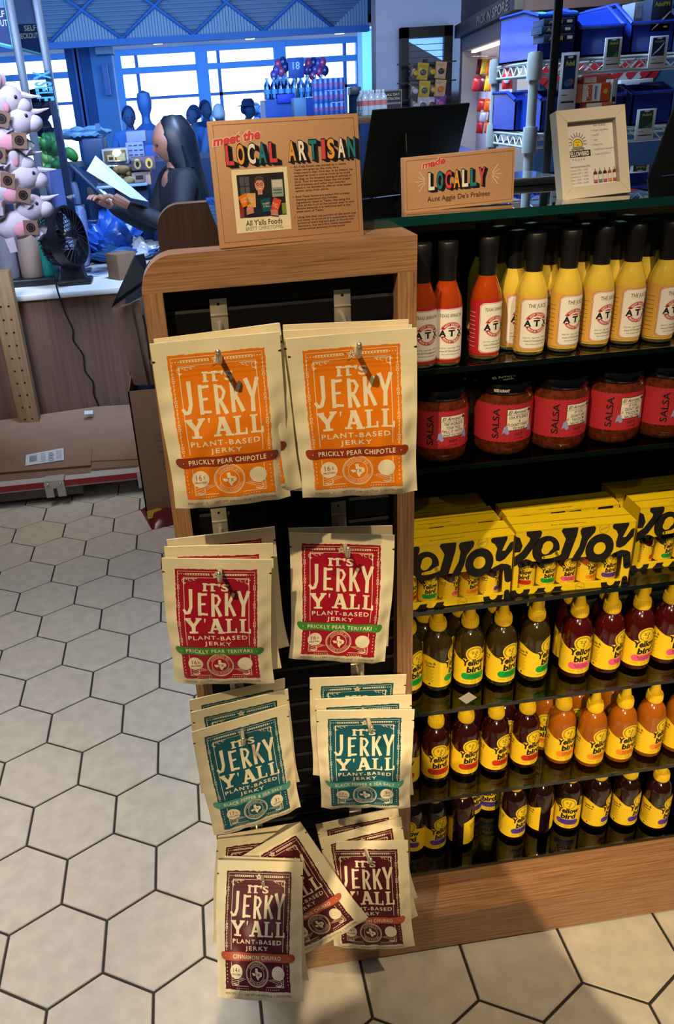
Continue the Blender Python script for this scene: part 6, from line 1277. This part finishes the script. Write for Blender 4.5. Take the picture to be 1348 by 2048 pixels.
g = G(); g.tube([(0, .05, -(o.location.z-zst)), (0, .05, .02)], .015, M_steel, 8); g.build('stem', o)
r4 = random.Random(5); M_br = mat('balloon_rose', '#a8437c', .3, coat=.5); M_bn = mat('balloon_navy', '#12357c', .3, coat=.5); M_bv = mat('balloon_violet', '#5a4aa8', .3, coat=.5)
bl = [(556, 128), (566, 124), (553, 140), (563, 143), (571, 134), (548, 150), (617, 127), (627, 125), (636, 127), (645, 125), (620, 141), (630, 139), (639, 143), (650, 141), (613, 140), (625, 150)]
for i, (px, py) in enumerate(bl):
    q = onY(px, py, YB+.15); M_ = (M_br, M_bn, M_bv)[i % 3]; g = G(); g.ball((0, 0, 0), (.047, .047, .058), M_, 12); g.tube([(0, 0, -.055), (0, 0, -.068)], [.006, .012], M_, 8); o = g.build('balloon', None, q)
    side = 'left' if px < 590 else 'right'; cn = ('rose', 'navy', 'violet')[i % 3]; tag(o, '%s balloon in the cluster %s of the lane sign' % (cn, side), 'balloon', '%s balloons %s of the lane sign' % (cn, side))
    g = G(); g.tube([(0, 0, -.075), (.01*math.sin(i), 0, -(q.z-zst)+.02)], .0015, M_wh, 4); g.build('ribbon', o)
# can cases, grey cooler, tank before the stand
M_can = mat('can_blue', '#4e69b4', .3, .4); M_can2 = mat('can_red', '#7d4a86', .4)
gx0, gx1 = onY(628, 220, 10.0).x, onY(690, 220, 10.0).x; zc_ = onY(650, 230, 10.0).z; g = G(); g.box((gx0-.7, 9.98, 0), (gx1+.6, 10.5, zc_), mat('low_table', '#203a66', .6)); o = g.build('low_table'); tag(o, 'low dark table holding stacked drink cans', 'table')
gc = G(); gc.lathe([(0, 0), (.03, 0), (.033, .01), (.033, .105), (.028, .12), (0, .12)], M_can, 12); gc.lathe([(.0335, .04), (.0335, .075)], M_can2, 12); me_can = gc.mesh('drink_can')
for row in range(3):
    for i in range(6):
        o = bpy.data.objects.new('drink_can', me_can); COL.objects.link(o); o.location = (gx0+.035+(gx1-gx0)*i/6, 10.05, zc_+.121*row); tag(o, 'blue and rose drink can in the %s tier of the stack' % ('bottom', 'middle', 'top')[row], 'can', '%s tier of drink cans' % ('bottom', 'middle', 'top')[row])
o, w_, h_ = boxd(591, 190, 614, 230, 9.9, .2, mat('grey_cooler', '#4a6c92', .5), 'cooler_box', 'plain grey upright box left of the stacked cans', 'box'); o.location.y = 10.0; o.location.z = zc_
o, w_, h_ = boxd(555, 187, 590, 207, 10.945, .05, mat('bright_blue_panel', '#1436c8', .5), 'price_board', 'saturated blue board on the front of the bottle display', 'board')
# large water pack on a wooden shelf
YK = 6.3; p0, p1 = onY(718, 233, YK), onY(775, 228, YK); zk = (p0.z+p1.z)/2; g = G(); g.bbox((p0.x-.6, YK-.03, zk-.05), (p1.x+.12, YK+.5, zk), wood('shelf_wood', '#4a382f', '#5c4636', 0), .004); o = g.build('wood_shelf_top'); g = G()
for x in (p0.x-.55, p1.x+.08): g.box((x, YK, 0), (x+.04, YK+.04, zk-.05), M_blk); g.box((x, YK+.42, 0), (x+.04, YK+.46, zk-.05), M_blk)
g.build('legs', o); tag(o, 'narrow brown wood topped table carrying big water bottles', 'table')
gw = G(); gw.lathe([(0, 0), (.052, 0), (.056, .012), (.056, .05), (.052, .055), (.056, .06), (.056, .19), (.05, .225), (.018, .265), (.018, .28), (0, .28)], mat('jug_clear', '#9fb4d2', .15, 0, .5, .6), 16); me_b = gw.mesh('big_bottle'); gl = G(); gl.lathe([(.0565, .115), (.0565, .175)], mat('jug_label', '#a8646e', .5), 16); me_bl = gl.mesh('big_label'); gcx = G(); gcx.lathe([(.02, .275), (.02, .30), (0, .30)], M_wh, 12); me_bc = gcx.mesh('big_cap')
bwid = (onY(772, 230, YK).x-onY(722, 230, YK).x)
for r_ in range(2):
    for i in range(4):
        o = bpy.data.objects.new('large_water_bottle', me_b); COL.objects.link(o); o.location = (p0.x+.03+bwid*(i+.5)/4, YK+.06+.12*r_, zk+.001); s = (onY(740, 180, YK).z-zk)/.30; o.scale = (s*.95, s*.95, s); tag(o, 'large red labelled water bottle in the %s row, %s from the left' % ('front' if r_ == 0 else 'rear', ORDW[i]), 'bottle', 'large water bottles on the wood table')
        for nm, me in (('label', me_bl), ('cap', me_bc)): c = bpy.data.objects.new(nm, me); COL.objects.link(c); c.parent = o
o, w_, h_ = boxd(702, 173, 722, 190, 7.5, .15, M_db, 'dark_box', 'small dark box on the display left of the big water bottles', 'box')
g = G(); g.tube([(0, .07, -o.location.z), (0, .07, 0)], .05, M_db, 8); g.build('pedestal', o)
o, w_, h_ = boxd(768, 178, 804, 236, 8.2, .03, mat('sign_frame_grey', '#7d7f8e', .5), 'chalk_sign', 'framed black notice with white lines beside the big water bottles', 'sign'); g = G(); P = Print(g, plane_fn, .003); P.rect(-w_*.44, h_*.55, w_*.44, h_*.95, M_blk, 1); P.rect(-w_*.44, h_*.05, w_*.44, h_*.48, M_blk, 1)
for k, t in enumerate(('ALL DAY', 'ATTRACTION')): P.text(t, 0, h_*(.83-.15*k), h_*.09, M_paper, 2, width=w_*.7)
g.fix = False; g.build('notice', o); g = G(); g.box((-w_*.4, .0, -o.location.z), (-w_*.34, .03, 0), M_blk); g.box((w_*.34, .0, -o.location.z), (w_*.4, .03, 0), M_blk); g.build('legs', o)
# ceiling lights under the soffit
for i, (px, py, lb) in enumerate([(315, 84, 'square lamp under the far soffit above the mannequin'), (503, 74, 'slanted lamp bar under the far soffit, left one'), (686, 63, 'slanted lamp bar under the far soffit, right one'), (14, 95, 'oval lamp under the far soffit at the left edge')]):
    zc_ = s0+(zt+.05-s0)*.35; yy = YT+.2+(YW-YT-.2)*.35; d = _ray(px, py); t = 0
    for it in range(60):
        yy2 = 12.3+it*.12; q = onY(px, py, yy2); zso = s0+(zt+.05-s0)*(yy2-YT-.2)/(YW-YT-.2)
        if q.z >= zso-.03: break
    o = thing('ceiling_light', lb, 'light', q); g = G(); g.bbox((-.09, -.35, 0), (.09, .35, .05), M_wh, .01); g.build('frame', o); g = G(); g.bbox((-.07, -.33, -.012), (.07, .33, 0), M_lamp, .004); g.build('diffuser', o)
# ------------------------------------------------------------------ hanging snack bags on the black door and in the alcove
def snack(px, py, Y, wpx, hpx, mt, lab, grp, dec=None, tilt=0, dep=None):
    q = onY(px, py, Y); w_ = onY(px+wpx/2, py, Y).x-onY(px-wpx/2, py, Y).x; h_ = onY(px, py-hpx/2, Y).z-onY(px, py+hpx/2, Y).z; rz = 0
    if dep is not None: q = onA(px, py, dep); h_ = onA(px, py-hpx/2, dep).z-onA(px, py+hpx/2, dep).z; w_ = h_*.72; rz = R(-42)
    g = G(); n = 8; vs = []
    for sg in (-1, 1):
        for j in range(n+1):
            for i in range(n+1):
                u, v = i/n*2-1, j/n*2-1; b = math.sqrt(max(0, 1-u*u)*max(0, 1-v*v)); vs.append((u*w_/2, sg*(.002+min(.032, w_*.17)*b)*(1+.15*math.sin(4*u+3*v)), v*h_/2))
    N = (n+1)**2; fs = []; 
    for j in range(n):
        for i in range(n): a_ = j*(n+1)+i; fs += [(a_, a_+1, a_+n+2, a_+n+1), (N+a_, N+a_+n+1, N+a_+n+2, N+a_+1)]
    g.add(vs, fs, mt, True); o = g.build('snack_bag', None, q, (0, R(tilt), rz)); tag(o, lab, 'snack bag', grp)
    if dec: g = G(); g.ball((0, -.03, 0), (w_*.28, .008, h_*.2), dec, 8); g.build('emblem', o)
    g = G(); g.box((-w_/2, -.004, h_/2-.006), (w_/2, .004, h_/2+.018), mt); g.build('header_seal', o)
    return o
M_cg = mat('snack_clear_grey', '#4a4c55', .3); M_cy2 = mat('snack_yellow2', '#b59a2c', .4); M_cb3 = mat('snack_black', '#23201f', .4); M_ct2 = mat('snack_tan', '#b39a74', .4); M_pu = mat('snack_purple', '#5a2f80', .35); M_pkk = mat('snack_pink', '#a8388c', .35); M_red2 = mat('snack_red2', '#9c1f2a', .35); M_or = mat('snack_orange', '#c75c1e', .35); M_rd3 = mat('snack_maroon', '#4f1420', .35); M_wht2 = mat('snack_pale', '#a7abc4', .35)
rk2 = thing('clip_rack', 'black clip rack of snack bags hanging on the black framed door', 'rack', onY(852, 225, YD-.3)); zr_ = onY(852, 118, YD-.3).z-rk2.location.z
g = G(); g.box((-.02, .04, -rk2.location.z+.0), (.02, .07, zr_), M_blk); g.build('pole', rk2); 
for k, py in enumerate((127, 165, 199)): g = G(); zz = onY(852, py, YD-.3).z-rk2.location.z; g.box((-.28, .01, zz), (.30, .06, zz+.012), M_blk); g.build('clip_bar', rk2)
T3 = ('top', 'middle', 'bottom')
for r_, (py, lst) in enumerate([(146, [(830, M_cg, 'grey', M_cy2), (845, M_cy2, 'yellow topped', M_cg), (864, M_cb3, 'black', M_cy2), (881, M_ct2, 'tan', M_cb3)]), (182, [(829, M_cg, 'grey', M_wht2), (848, M_cy2, 'yellow', M_cg), (866, M_cb3, 'black', M_cy2), (880, M_ct2, 'tan', M_or)]), (212, [(830, M_cg, 'grey', M_wht2), (845, M_wht2, 'pale', M_cg), (863, M_wht2, 'white', M_rd3), (880, M_pu, 'purple', M_pkk)])]):
    for i, (px, mt_, cn, dc) in enumerate(lst): snack(px, py-3*i*.4, YD-.32-.02*(i % 2), 22, 30, mt_, '%s snack bag, %s from the left in the %s row on the black door' % (cn, ORDW[i], T3[r_]), 'snack bags on the black door', dc, 6)
YG = 8.0
for r_, (py, hp, lst) in enumerate([(136, 26, [(961, M_rd3, 'maroon'), (970, M_cy2, 'yellow'), (981, M_or, 'orange'), (991, M_cb3, 'brown')]), (170, 26, [(953, M_red2, 'bright red'), (966, M_rd3, 'dark red'), (977, M_cy2, 'golden'), (986, M_or, 'orange gold')]), (213, 22, [(962, M_red2, 'red'), (975, M_or, 'orange'), (986, M_wht2, 'pale')]), (235, 20, [(966, M_wht2, 'blue grey'), (982, M_cg, 'grey')]), (256, 22, [(960, M_red2, 'red'), (976, M_or, 'coral'), (990, M_ct2, 'tan')])]):
    for i, (px, mt_, cn) in enumerate(lst): snack(px, py, YG-.02*(i % 2), 14, hp, mt_, '%s snack bag in row %s from the top of the lit alcove' % (cn, ('one', 'two', 'three', 'four', 'five')[r_]), 'snack bags in the alcove', None, 8, .06-.02*(i % 2))
for px, py, w_, h_, cn in ((1018, 119, 26, 24, 'salmon red'), (1016, 160, 22, 36, 'deep red')): snack(px, py, YG, w_, h_, M_or if cn[0] == 's' else M_red2, 'large %s snack bag at the right of the lit alcove' % cn, 'snack bags in the alcove', M_wht2, 0, .06)
g = G()
for px in range(955, 1000, 9): q = locA(px, 112, .16); g.tube([AM @ Vector((q.x, .16, q.z)), AM @ Vector((q.x, .02, q.z))], .004, M_steel, 5)
g.build('hooks', al)
g = G(); zz = locA(975, 285, .3).z; g.box((jw+.01, -.25, 0), (AL-jw-.01, -.002, zz), mat('alcove_bin', '#27408a', .5), AM); o = g.build('bin_base'); tag(o, 'blue bin base at the foot of the lit alcove', 'bin')
# ------------------------------------------------------------------ chrome wire rack with blue bins and medicine
M_chr = mat('chrome', '#c2c4c9', .38, .6); M_bin = mat('bin_blue', '#122c8c', .35, coat=.2); M_bin2 = mat('bin_daylit_blue', '#2f9ae0', .35); YR = 2.3
rk3 = thing('wire_rack', 'chrome wire rack behind the glass top holding blue bins', 'rack', (onY(1058, 300, YR).x, YR, 0)); ox, oy = rk3.location.x, YR
zs1, zs2 = onY(1065, 130, YR).z, onY(1058, 277, YR).z; xr3 = 1.75-ox; dep = .24
bx_ = onY(992, 135, YR+.36).x-ox; 
posts = [(0, 0), (bx_, .36), (xr3, 0), (xr3, .36)]
for (x, y) in posts:
    g = G(); g.tube([(x, y, .02), (x, y, zs1+.03)], .0125, M_chr, 14); g.ball((x, y, .012), .014, M_fan, 8); g.build('post', rk3)
for zz in (zs1, zs2):
    g = G()
    for (xa, ya, xb, yb) in ((0, 0, xr3, 0), (bx_, .36, xr3, .36), (0, 0, bx_, .36)):
        g.tube([(xa, ya, zz+.006), (xb, yb, zz+.006)], .0035, M_chr, 8); g.tube([(xa, ya, zz-.024), (xb, yb, zz-.024)], .0035, M_chr, 8); L_ = math.hypot(xb-xa, yb-ya); nz = int(L_/.03)
        zig = [(xa+(xb-xa)*k/nz, ya+(yb-ya)*k/nz, zz+(.004 if k % 2 else -.022)) for k in range(nz+1)]; g.tube(zig, .002, M_chr, 5)
    for k in range(1, 22): x = xr3*k/22; g.tube([(x, 0, zz+.008), (x, .36, zz+.008)], .0017, M_chr, 5)
    g.build('wire_shelf', rk3)
for (x, y) in posts[:2]:
    for zz in (zs1, zs2): g = G(); g.lathe([(.0135, -.035), (.019, -.035), (.0205, .0), (.018, .028), (.0135, .028)], M_chr, 16, (x, y, zz)); g.build('collar', rk3)
def bin_(x, y, z, w_, d, h_, mt, lab, front=.6):
    g = G(); t = .004; f = h_*front; g.box((-w_/2, 0, 0), (w_/2, d, t), mt); g.box((-w_/2, d-t, 0), (w_/2, d, h_), mt); g.box((-w_/2, 0, 0), (w_/2, t, f), mt)
    for sx in (-1, 1):
        a_, b_ = sx*w_/2, sx*(w_/2-t); out = [(0, 0), (d, 0), (d, h_), (d*.35, h_), (0, f)]; g.prism(out, a_, b_, mt, lambda u, v, dd: (dd, u, v))
        g.tube([(a_, 0, f), (a_, d*.35, h_), (a_, d, h_)], .005, mt, 6)
    g.tube([(-w_/2, 0, f), (w_/2, 0, f)], .005, mt, 6); o = g.build('storage_bin', None, (x, y, z)); tag(o, lab, 'bin', 'blue storage bins on the wire rack'); return o
def xr(px, py): return onY(px, py, YR).x
zb1, zb2 = zs1+.012, zs2+.012
bin_(xr(1118, 110), YR+.02, zb1, .10, .28, .115, M_bin, 'blue bin on the upper wire shelf holding dark medicine cartons', .85)
bin_(xr(1208, 105), YR+.02, zb1, .118, .28, .115, M_bin, 'blue bin on the upper wire shelf holding pale packets, right of the first', .58); bin_(xr(1310, 100), YR+.02, zb1, .118, .28, .12, M_bin, 'blue bin on the upper wire shelf at the frame edge with hanging carded packs', .58)
bn = bin_(ox+bx_+.105, YR+.16, zb1, .085, .10, .115, M_bin2, 'ribbed bin end coloured as if daylit above the left end of the wire rack', .95)  # stands for the first bin's window-lit side, that light put into its colour
g = G()
for sx in (-.022, .018): g.box((sx-.004, -.003, .004), (sx+.004, -.0005, .098), M_bin)
for k in range(3): g.box((-.03, -.003, .025+.025*k), (.03, -.0005, .028+.025*k), M_bin)
g.build('ribs', bn)
for i, (px, lb) in enumerate([(1040, 'blue bin on the lower wire shelf between the chrome posts'), (1130, 'blue bin on the lower wire shelf behind the thin black pole'), (1215, 'blue bin on the lower wire shelf above the white frame'), (1310, 'blue bin on the lower wire shelf at the right frame edge')]): bin_(xr(px, 255)+(.085 if i == 0 else 0), YR+.03+(.14 if i == 0 else 0), zb2, .115 if i else .07, .18, .10, M_bin, lb, .8)
def carton_box(px, py0, py1, wpx, Y, hexc, nm, lab, face, rot=0, txt=None):
    a_ = onY(px, py1, Y); b_ = onY(px, py0, Y); w_ = onY(px+wpx/2, py0, Y).x-onY(px-wpx/2, py0, Y).x; h_ = b_.z-a_.z; g = G(); g.bbox((-w_/2, 0, 0), (w_/2, .07, h_), mat(nm, hexc, .45), .001); o = g.build('medicine_carton', None, (a_.x, Y, a_.z), (0, 0, R(rot))); tag(o, lab, 'medicine carton'); g = G(); P = Print(g, plane_fn, .0006); face(P, w_, h_); g.fix = False; g.build('printed_front', o); return o
M_ylt = mat('med_yellow', '#c8b44a', .5); M_ora = mat('med_orange', '#d1481f', .5)
def advil(P, w_, h_): P.text('Advil', -w_*.12, h_*.5, h_*.5, M_ylt, 1, width=w_*.45, bold=.02); P.rect(w_*.25, h_*.3, w_*.42, h_*.7, M_paper, 1)
zc3 = onY(1108, 36, YR-.005)
for i, (py0, py1) in enumerate(((36, 50), (51, 66), (67, 84))): carton_box(1118+(-4 if i == 1 else 0), py0, py1, 62, YR-.012-.002*i, '#1b2a4a', 'med_navy', 'navy medicine carton with yellow name, %s of the three behind the pole' % ('top', 'middle', 'bottom')[i], advil)
def excd(P, w_, h_):
    P.rect(-w_*.48, h_*.04, w_*.16, h_*.96, M_paper, 1); P.rect(w_*.16, h_*.04, w_*.48, h_*.96, M_ora, 1); vs, fs = text2d('Excid', .05); x0 = min(v[0] for v in vs); x1 = max(v[0] for v in vs)
    P.poly([(-w_*.24-(v[1]-.36)*w_*.22, h_*.5+((v[0]-x0)/(x1-x0)-.5)*h_*.8) for v in vs], fs, M_ora, 2); P.rect(-w_*.05, h_*.15, w_*.02, h_*.85, M_grey, 2); P.disc(w_*.33, h_*.55, w_*.08, M_ylt, 2)
carton_box(1190, 166, 204, 56, YR-.006, '#c9652f', 'med_orange_carton', 'orange and white medicine carton standing above the white frame', excd); carton_box(1192, 152, 166, 54, YR+.02, '#b9503a', 'med_orange_carton2', 'orange medicine carton lying on top of the orange and white one', lambda P, w_, h_: P.rect(-w_*.45, h_*.1, w_*.0, h_*.9, M_paper, 1)); carton_box(1197, 205, 222, 52, YR-.008, '#c9652f', 'med_orange_carton', 'lower orange and white medicine carton half hidden by the frame', lambda P, w_, h_: P.rect(-w_*.48, h_*.05, w_*.1, h_*.95, M_paper, 1))
carton_box(1226, 158, 208, 12, YR-.006, '#b7b2b6', 'med_white', 'thin white medicine carton leaning beside the orange ones', lambda P, w_, h_: P.rect(-w_*.3, h_*.1, w_*.3, h_*.3, M_ink, 1), 10)
carton_box(1152, 160, 190, 40, YR+.05, '#33152a', 'med_plum', 'dark plum medicine carton left of the orange ones', lambda P, w_, h_: P.rect(-w_*.4, h_*.3, w_*.4, h_*.4, M_ora, 1))
def price_tag(px, py0, py1, wpx, lab, nm):
    Y = YR-.014; a_ = onY(px, py1, Y); b_ = onY(px, py0, Y); w_ = onY(px+wpx/2, py0, Y).x-onY(px-wpx/2, py0, Y).x; h_ = b_.z-a_.z; o = thing('price_card', lab, 'price card', (a_.x, Y, a_.z)); g = G(); g.bbox((-w_/2, 0, 0), (w_/2, .002, h_), mat('price_white', '#cdd0de', .5), .0005); g.build('card', o); g = G(); P = Print(g, plane_fn, .0005); x0, x1, z0, z1 = -w_*.36, w_*.34, h_*.38, h_*.95; P.rect(x0, z0, x1, z1, M_db if nm != 'g' else mat('card_green', '#2c3b33', .5), 1); P.disc(0, z1-h_*.03, w_*.16, mat('price_white', '#cdd0de', .5), 2, 12, h_*.02)
    if nm == 'a': P.text('Advil', 0, z1-h_*.13, h_*.09, M_ylt, 2, width=w_*.5, bold=.02); P.disc(w_*.1, z0+h_*.12, w_*.16, mat('med_coral', '#a8503a', .5), 2); P.disc(-w_*.08, z0+h_*.1, w_*.18, mat('card_blue', '#27588c', .5), 3)
    if nm == 'p': P.line([(w_*.3, z1-h_*.15), (w_*.02, z0+h_*.2), (-w_*.3, z0+h_*.04)], [.001, .004, .001], M_paper, 2, 3); P.text('AdvilPM', 0, z1-h_*.12, h_*.07, M_ylt, 2, width=w_*.5)
    if nm == 'g': P.text('Advil', 0, z1-h_*.13, h_*.09, M_ylt, 2, width=w_*.5, bold=.02); P.outline([(w_*.3, z0), (w_*.3, z0+h_*.2), (-w_*.1, z0)], mat('leaf_green', '#2f7a3c', .5), 2)
    P.rect(-w_*.35, h_*.27, -w_*.05, h_*.285, M_ink, 1); P.rect(-w_*.35, h_*.14, w_*.38, h_*.17, M_ink, 1); g.fix = False; g.build('printed_front', o)
price_tag(1132, 105, 222, 36, 'white price card with dark medicine picture hanging right of the black pole', 'a'); price_tag(1222, 75, 138, 34, 'white price card hanging on the rack front, middle one', 'g'); price_tag(1312, 72, 136, 36, 'white price card hanging on the rack front, rightmost one', 'p'); price_tag(1287, 218, 280, 38, 'white price card on the lower rack shelf by the right edge', 'g')
# carded packs and packets in the upper bins
for i, (px, py, w_, h_, hx, lb, tx) in enumerate([(1318, 30, 40, 66, '#1d2440', 'large dark carded medicine pack at the top right corner', 'AdvilPM'), (1283, 24, 34, 40, '#6f7488', 'grey carded pack left of the large dark one', None)]):
    carton_box(px, py-h_/2, py+h_/2, w_, YR+.02+.05*i, hx, 'carded%d' % i, lb, (lambda P, w2, h2: (P.text('AdvilPM', 0, h2*.84, h2*.14, M_ylt, 1, width=w2*.75, bold=.02), P.line([(w2*.45, h2*.6), (0, h2*.3), (-w2*.4, h2*.05)], [.002, .005, .001], M_paper, 1, 3), P.disc(w2*.28, h2*.14, w2*.11, M_ylt, 1, 12, h2*.03))) if tx else (lambda P, w2, h2: P.rect(-w2*.42, h2*.2, w2*.42, h2*.8, mat('card_pale', '#8f94a6', .5), 1)))
for i in range(4): carton_box(1185+i*9, 58, 80, 8, YR+.06+.01*i, '#a08a7a', 'packet_tan', 'pale silver packet standing in the second upper bin, %s from the left' % ORDW[i], lambda P, w2, h2: P.rect(-w2*.3, h2*.2, w2*.3, h2*.5, M_grey, 1))
for i in range(9): carton_box(1215+i*9, 26-i*.8, 42-i*.8, 5, YR+.24+.004*i, '#2a3350' if i % 2 else '#8fa5cf', 'packet_dark' if i % 2 else 'packet_blue', 'slim %s packet in the row at the back of the second bin' % ('dark' if i % 2 else 'pale blue'), lambda P, w2, h2: P.rect(-w2*.3, h2*.6, w2*.3, h2*.8, M_paper, 1)).__setitem__('group', 'slim %s packets in the second bin' % ('dark' if i % 2 else 'pale blue'))
for ob_ in list(COL.objects):
    if ob_.name.startswith('medicine_carton') and ob_.get('label', '').startswith('slim'): pass
# red and white round graphic on a wall behind the rack
YZ = 5.2; g = G(); c = onY(1180, 95, YZ); q0, q1 = onY(1068, 330, YZ), onY(1420, 330, YZ); g.box((q0.x, YZ, 0), (q1.x, YZ+.08, onY(1200, 25, YZ).z), mat('blue_wall_panel', '#35588c', .6)); struct(g.build('wall_panel'))
wg = [o for o in COL.objects if o.name == 'wall_panel'][0]; g = G(); P = Print(g, lambda x, z, l: (x, YZ-.004-l, z), .003); M_rg = mat('graphic_red', '#a02032', .5); M_wg = mat('graphic_white', '#aab2c8', .5)
for (px, py) in ((1143, 112), (1262, 104)):
    q = onY(px, py, YZ); r_ = onY(px+70, py, YZ).x-q.x; P.disc(q.x, q.z, r_, M_rg, 1, 30); P.disc(q.x, q.z, r_*.72, M_wg, 2, 30)
    for k in (-1.2, -.4, .4, 1.2): P.line([(q.x+k*r_*.5-r_*.25, q.z-r_*.6), (q.x+k*r_*.5+r_*.35, q.z+r_*.0)], r_*.2, M_rg, 3)
g.fix = False; g.build('round_graphic', wg)
# corrugated bright panel above it
g = G(); a_, b_ = onY(1040, 45, 6.5), onY(1330, 0, 6.5); g.box((a_.x, 6.5, onY(1180, 24, 6.5).z), (b_.x+.5, 6.55, b_.z+.6), M_corr2); pz = onY(1180, 24, 6.5).z; M_cl = mat('corrugated_cream', '#b9bda0', .6)
x = a_.x
while x < b_.x+.5: g.box((x, 6.46, pz), (x+.025, 6.5, b_.z+.6), M_cl); x += .05
o = struct(g.build('trim_3')); g = G(); 
for px in (1095, 1215, 1335): t_ = onY(px, 20, 6.44); g.tube([(t_.x-.3, 6.44, t_.z+.5), (t_.x, 6.44, t_.z-.02)], .02, M_navy, 6); g.tube([(t_.x+.3, 6.44, t_.z+.5), (t_.x, 6.44, t_.z-.02)], .02, M_navy, 6)
g.build('diagonals', o)
# white low box seen through the lower rack gap
o, w_, h_ = boxd(1240, 156, 1308, 178, 3.2, .15, mat('white_device', '#b3b7c6', .4), 'white_device', 'white low device seen through the rack between its two shelves', 'device')
g = G(); g.bbox((-w_*.6, -.02, -.02), (w_*.6, .2, 0), mat('device_shelf', '#2c3550', .5), .003); g.build('bracket_shelf', o); g = G(); g.tube([(0, .15, -o.location.z), (0, .15, -.02)], .02, M_chr, 8); g.build('pedestal', o)
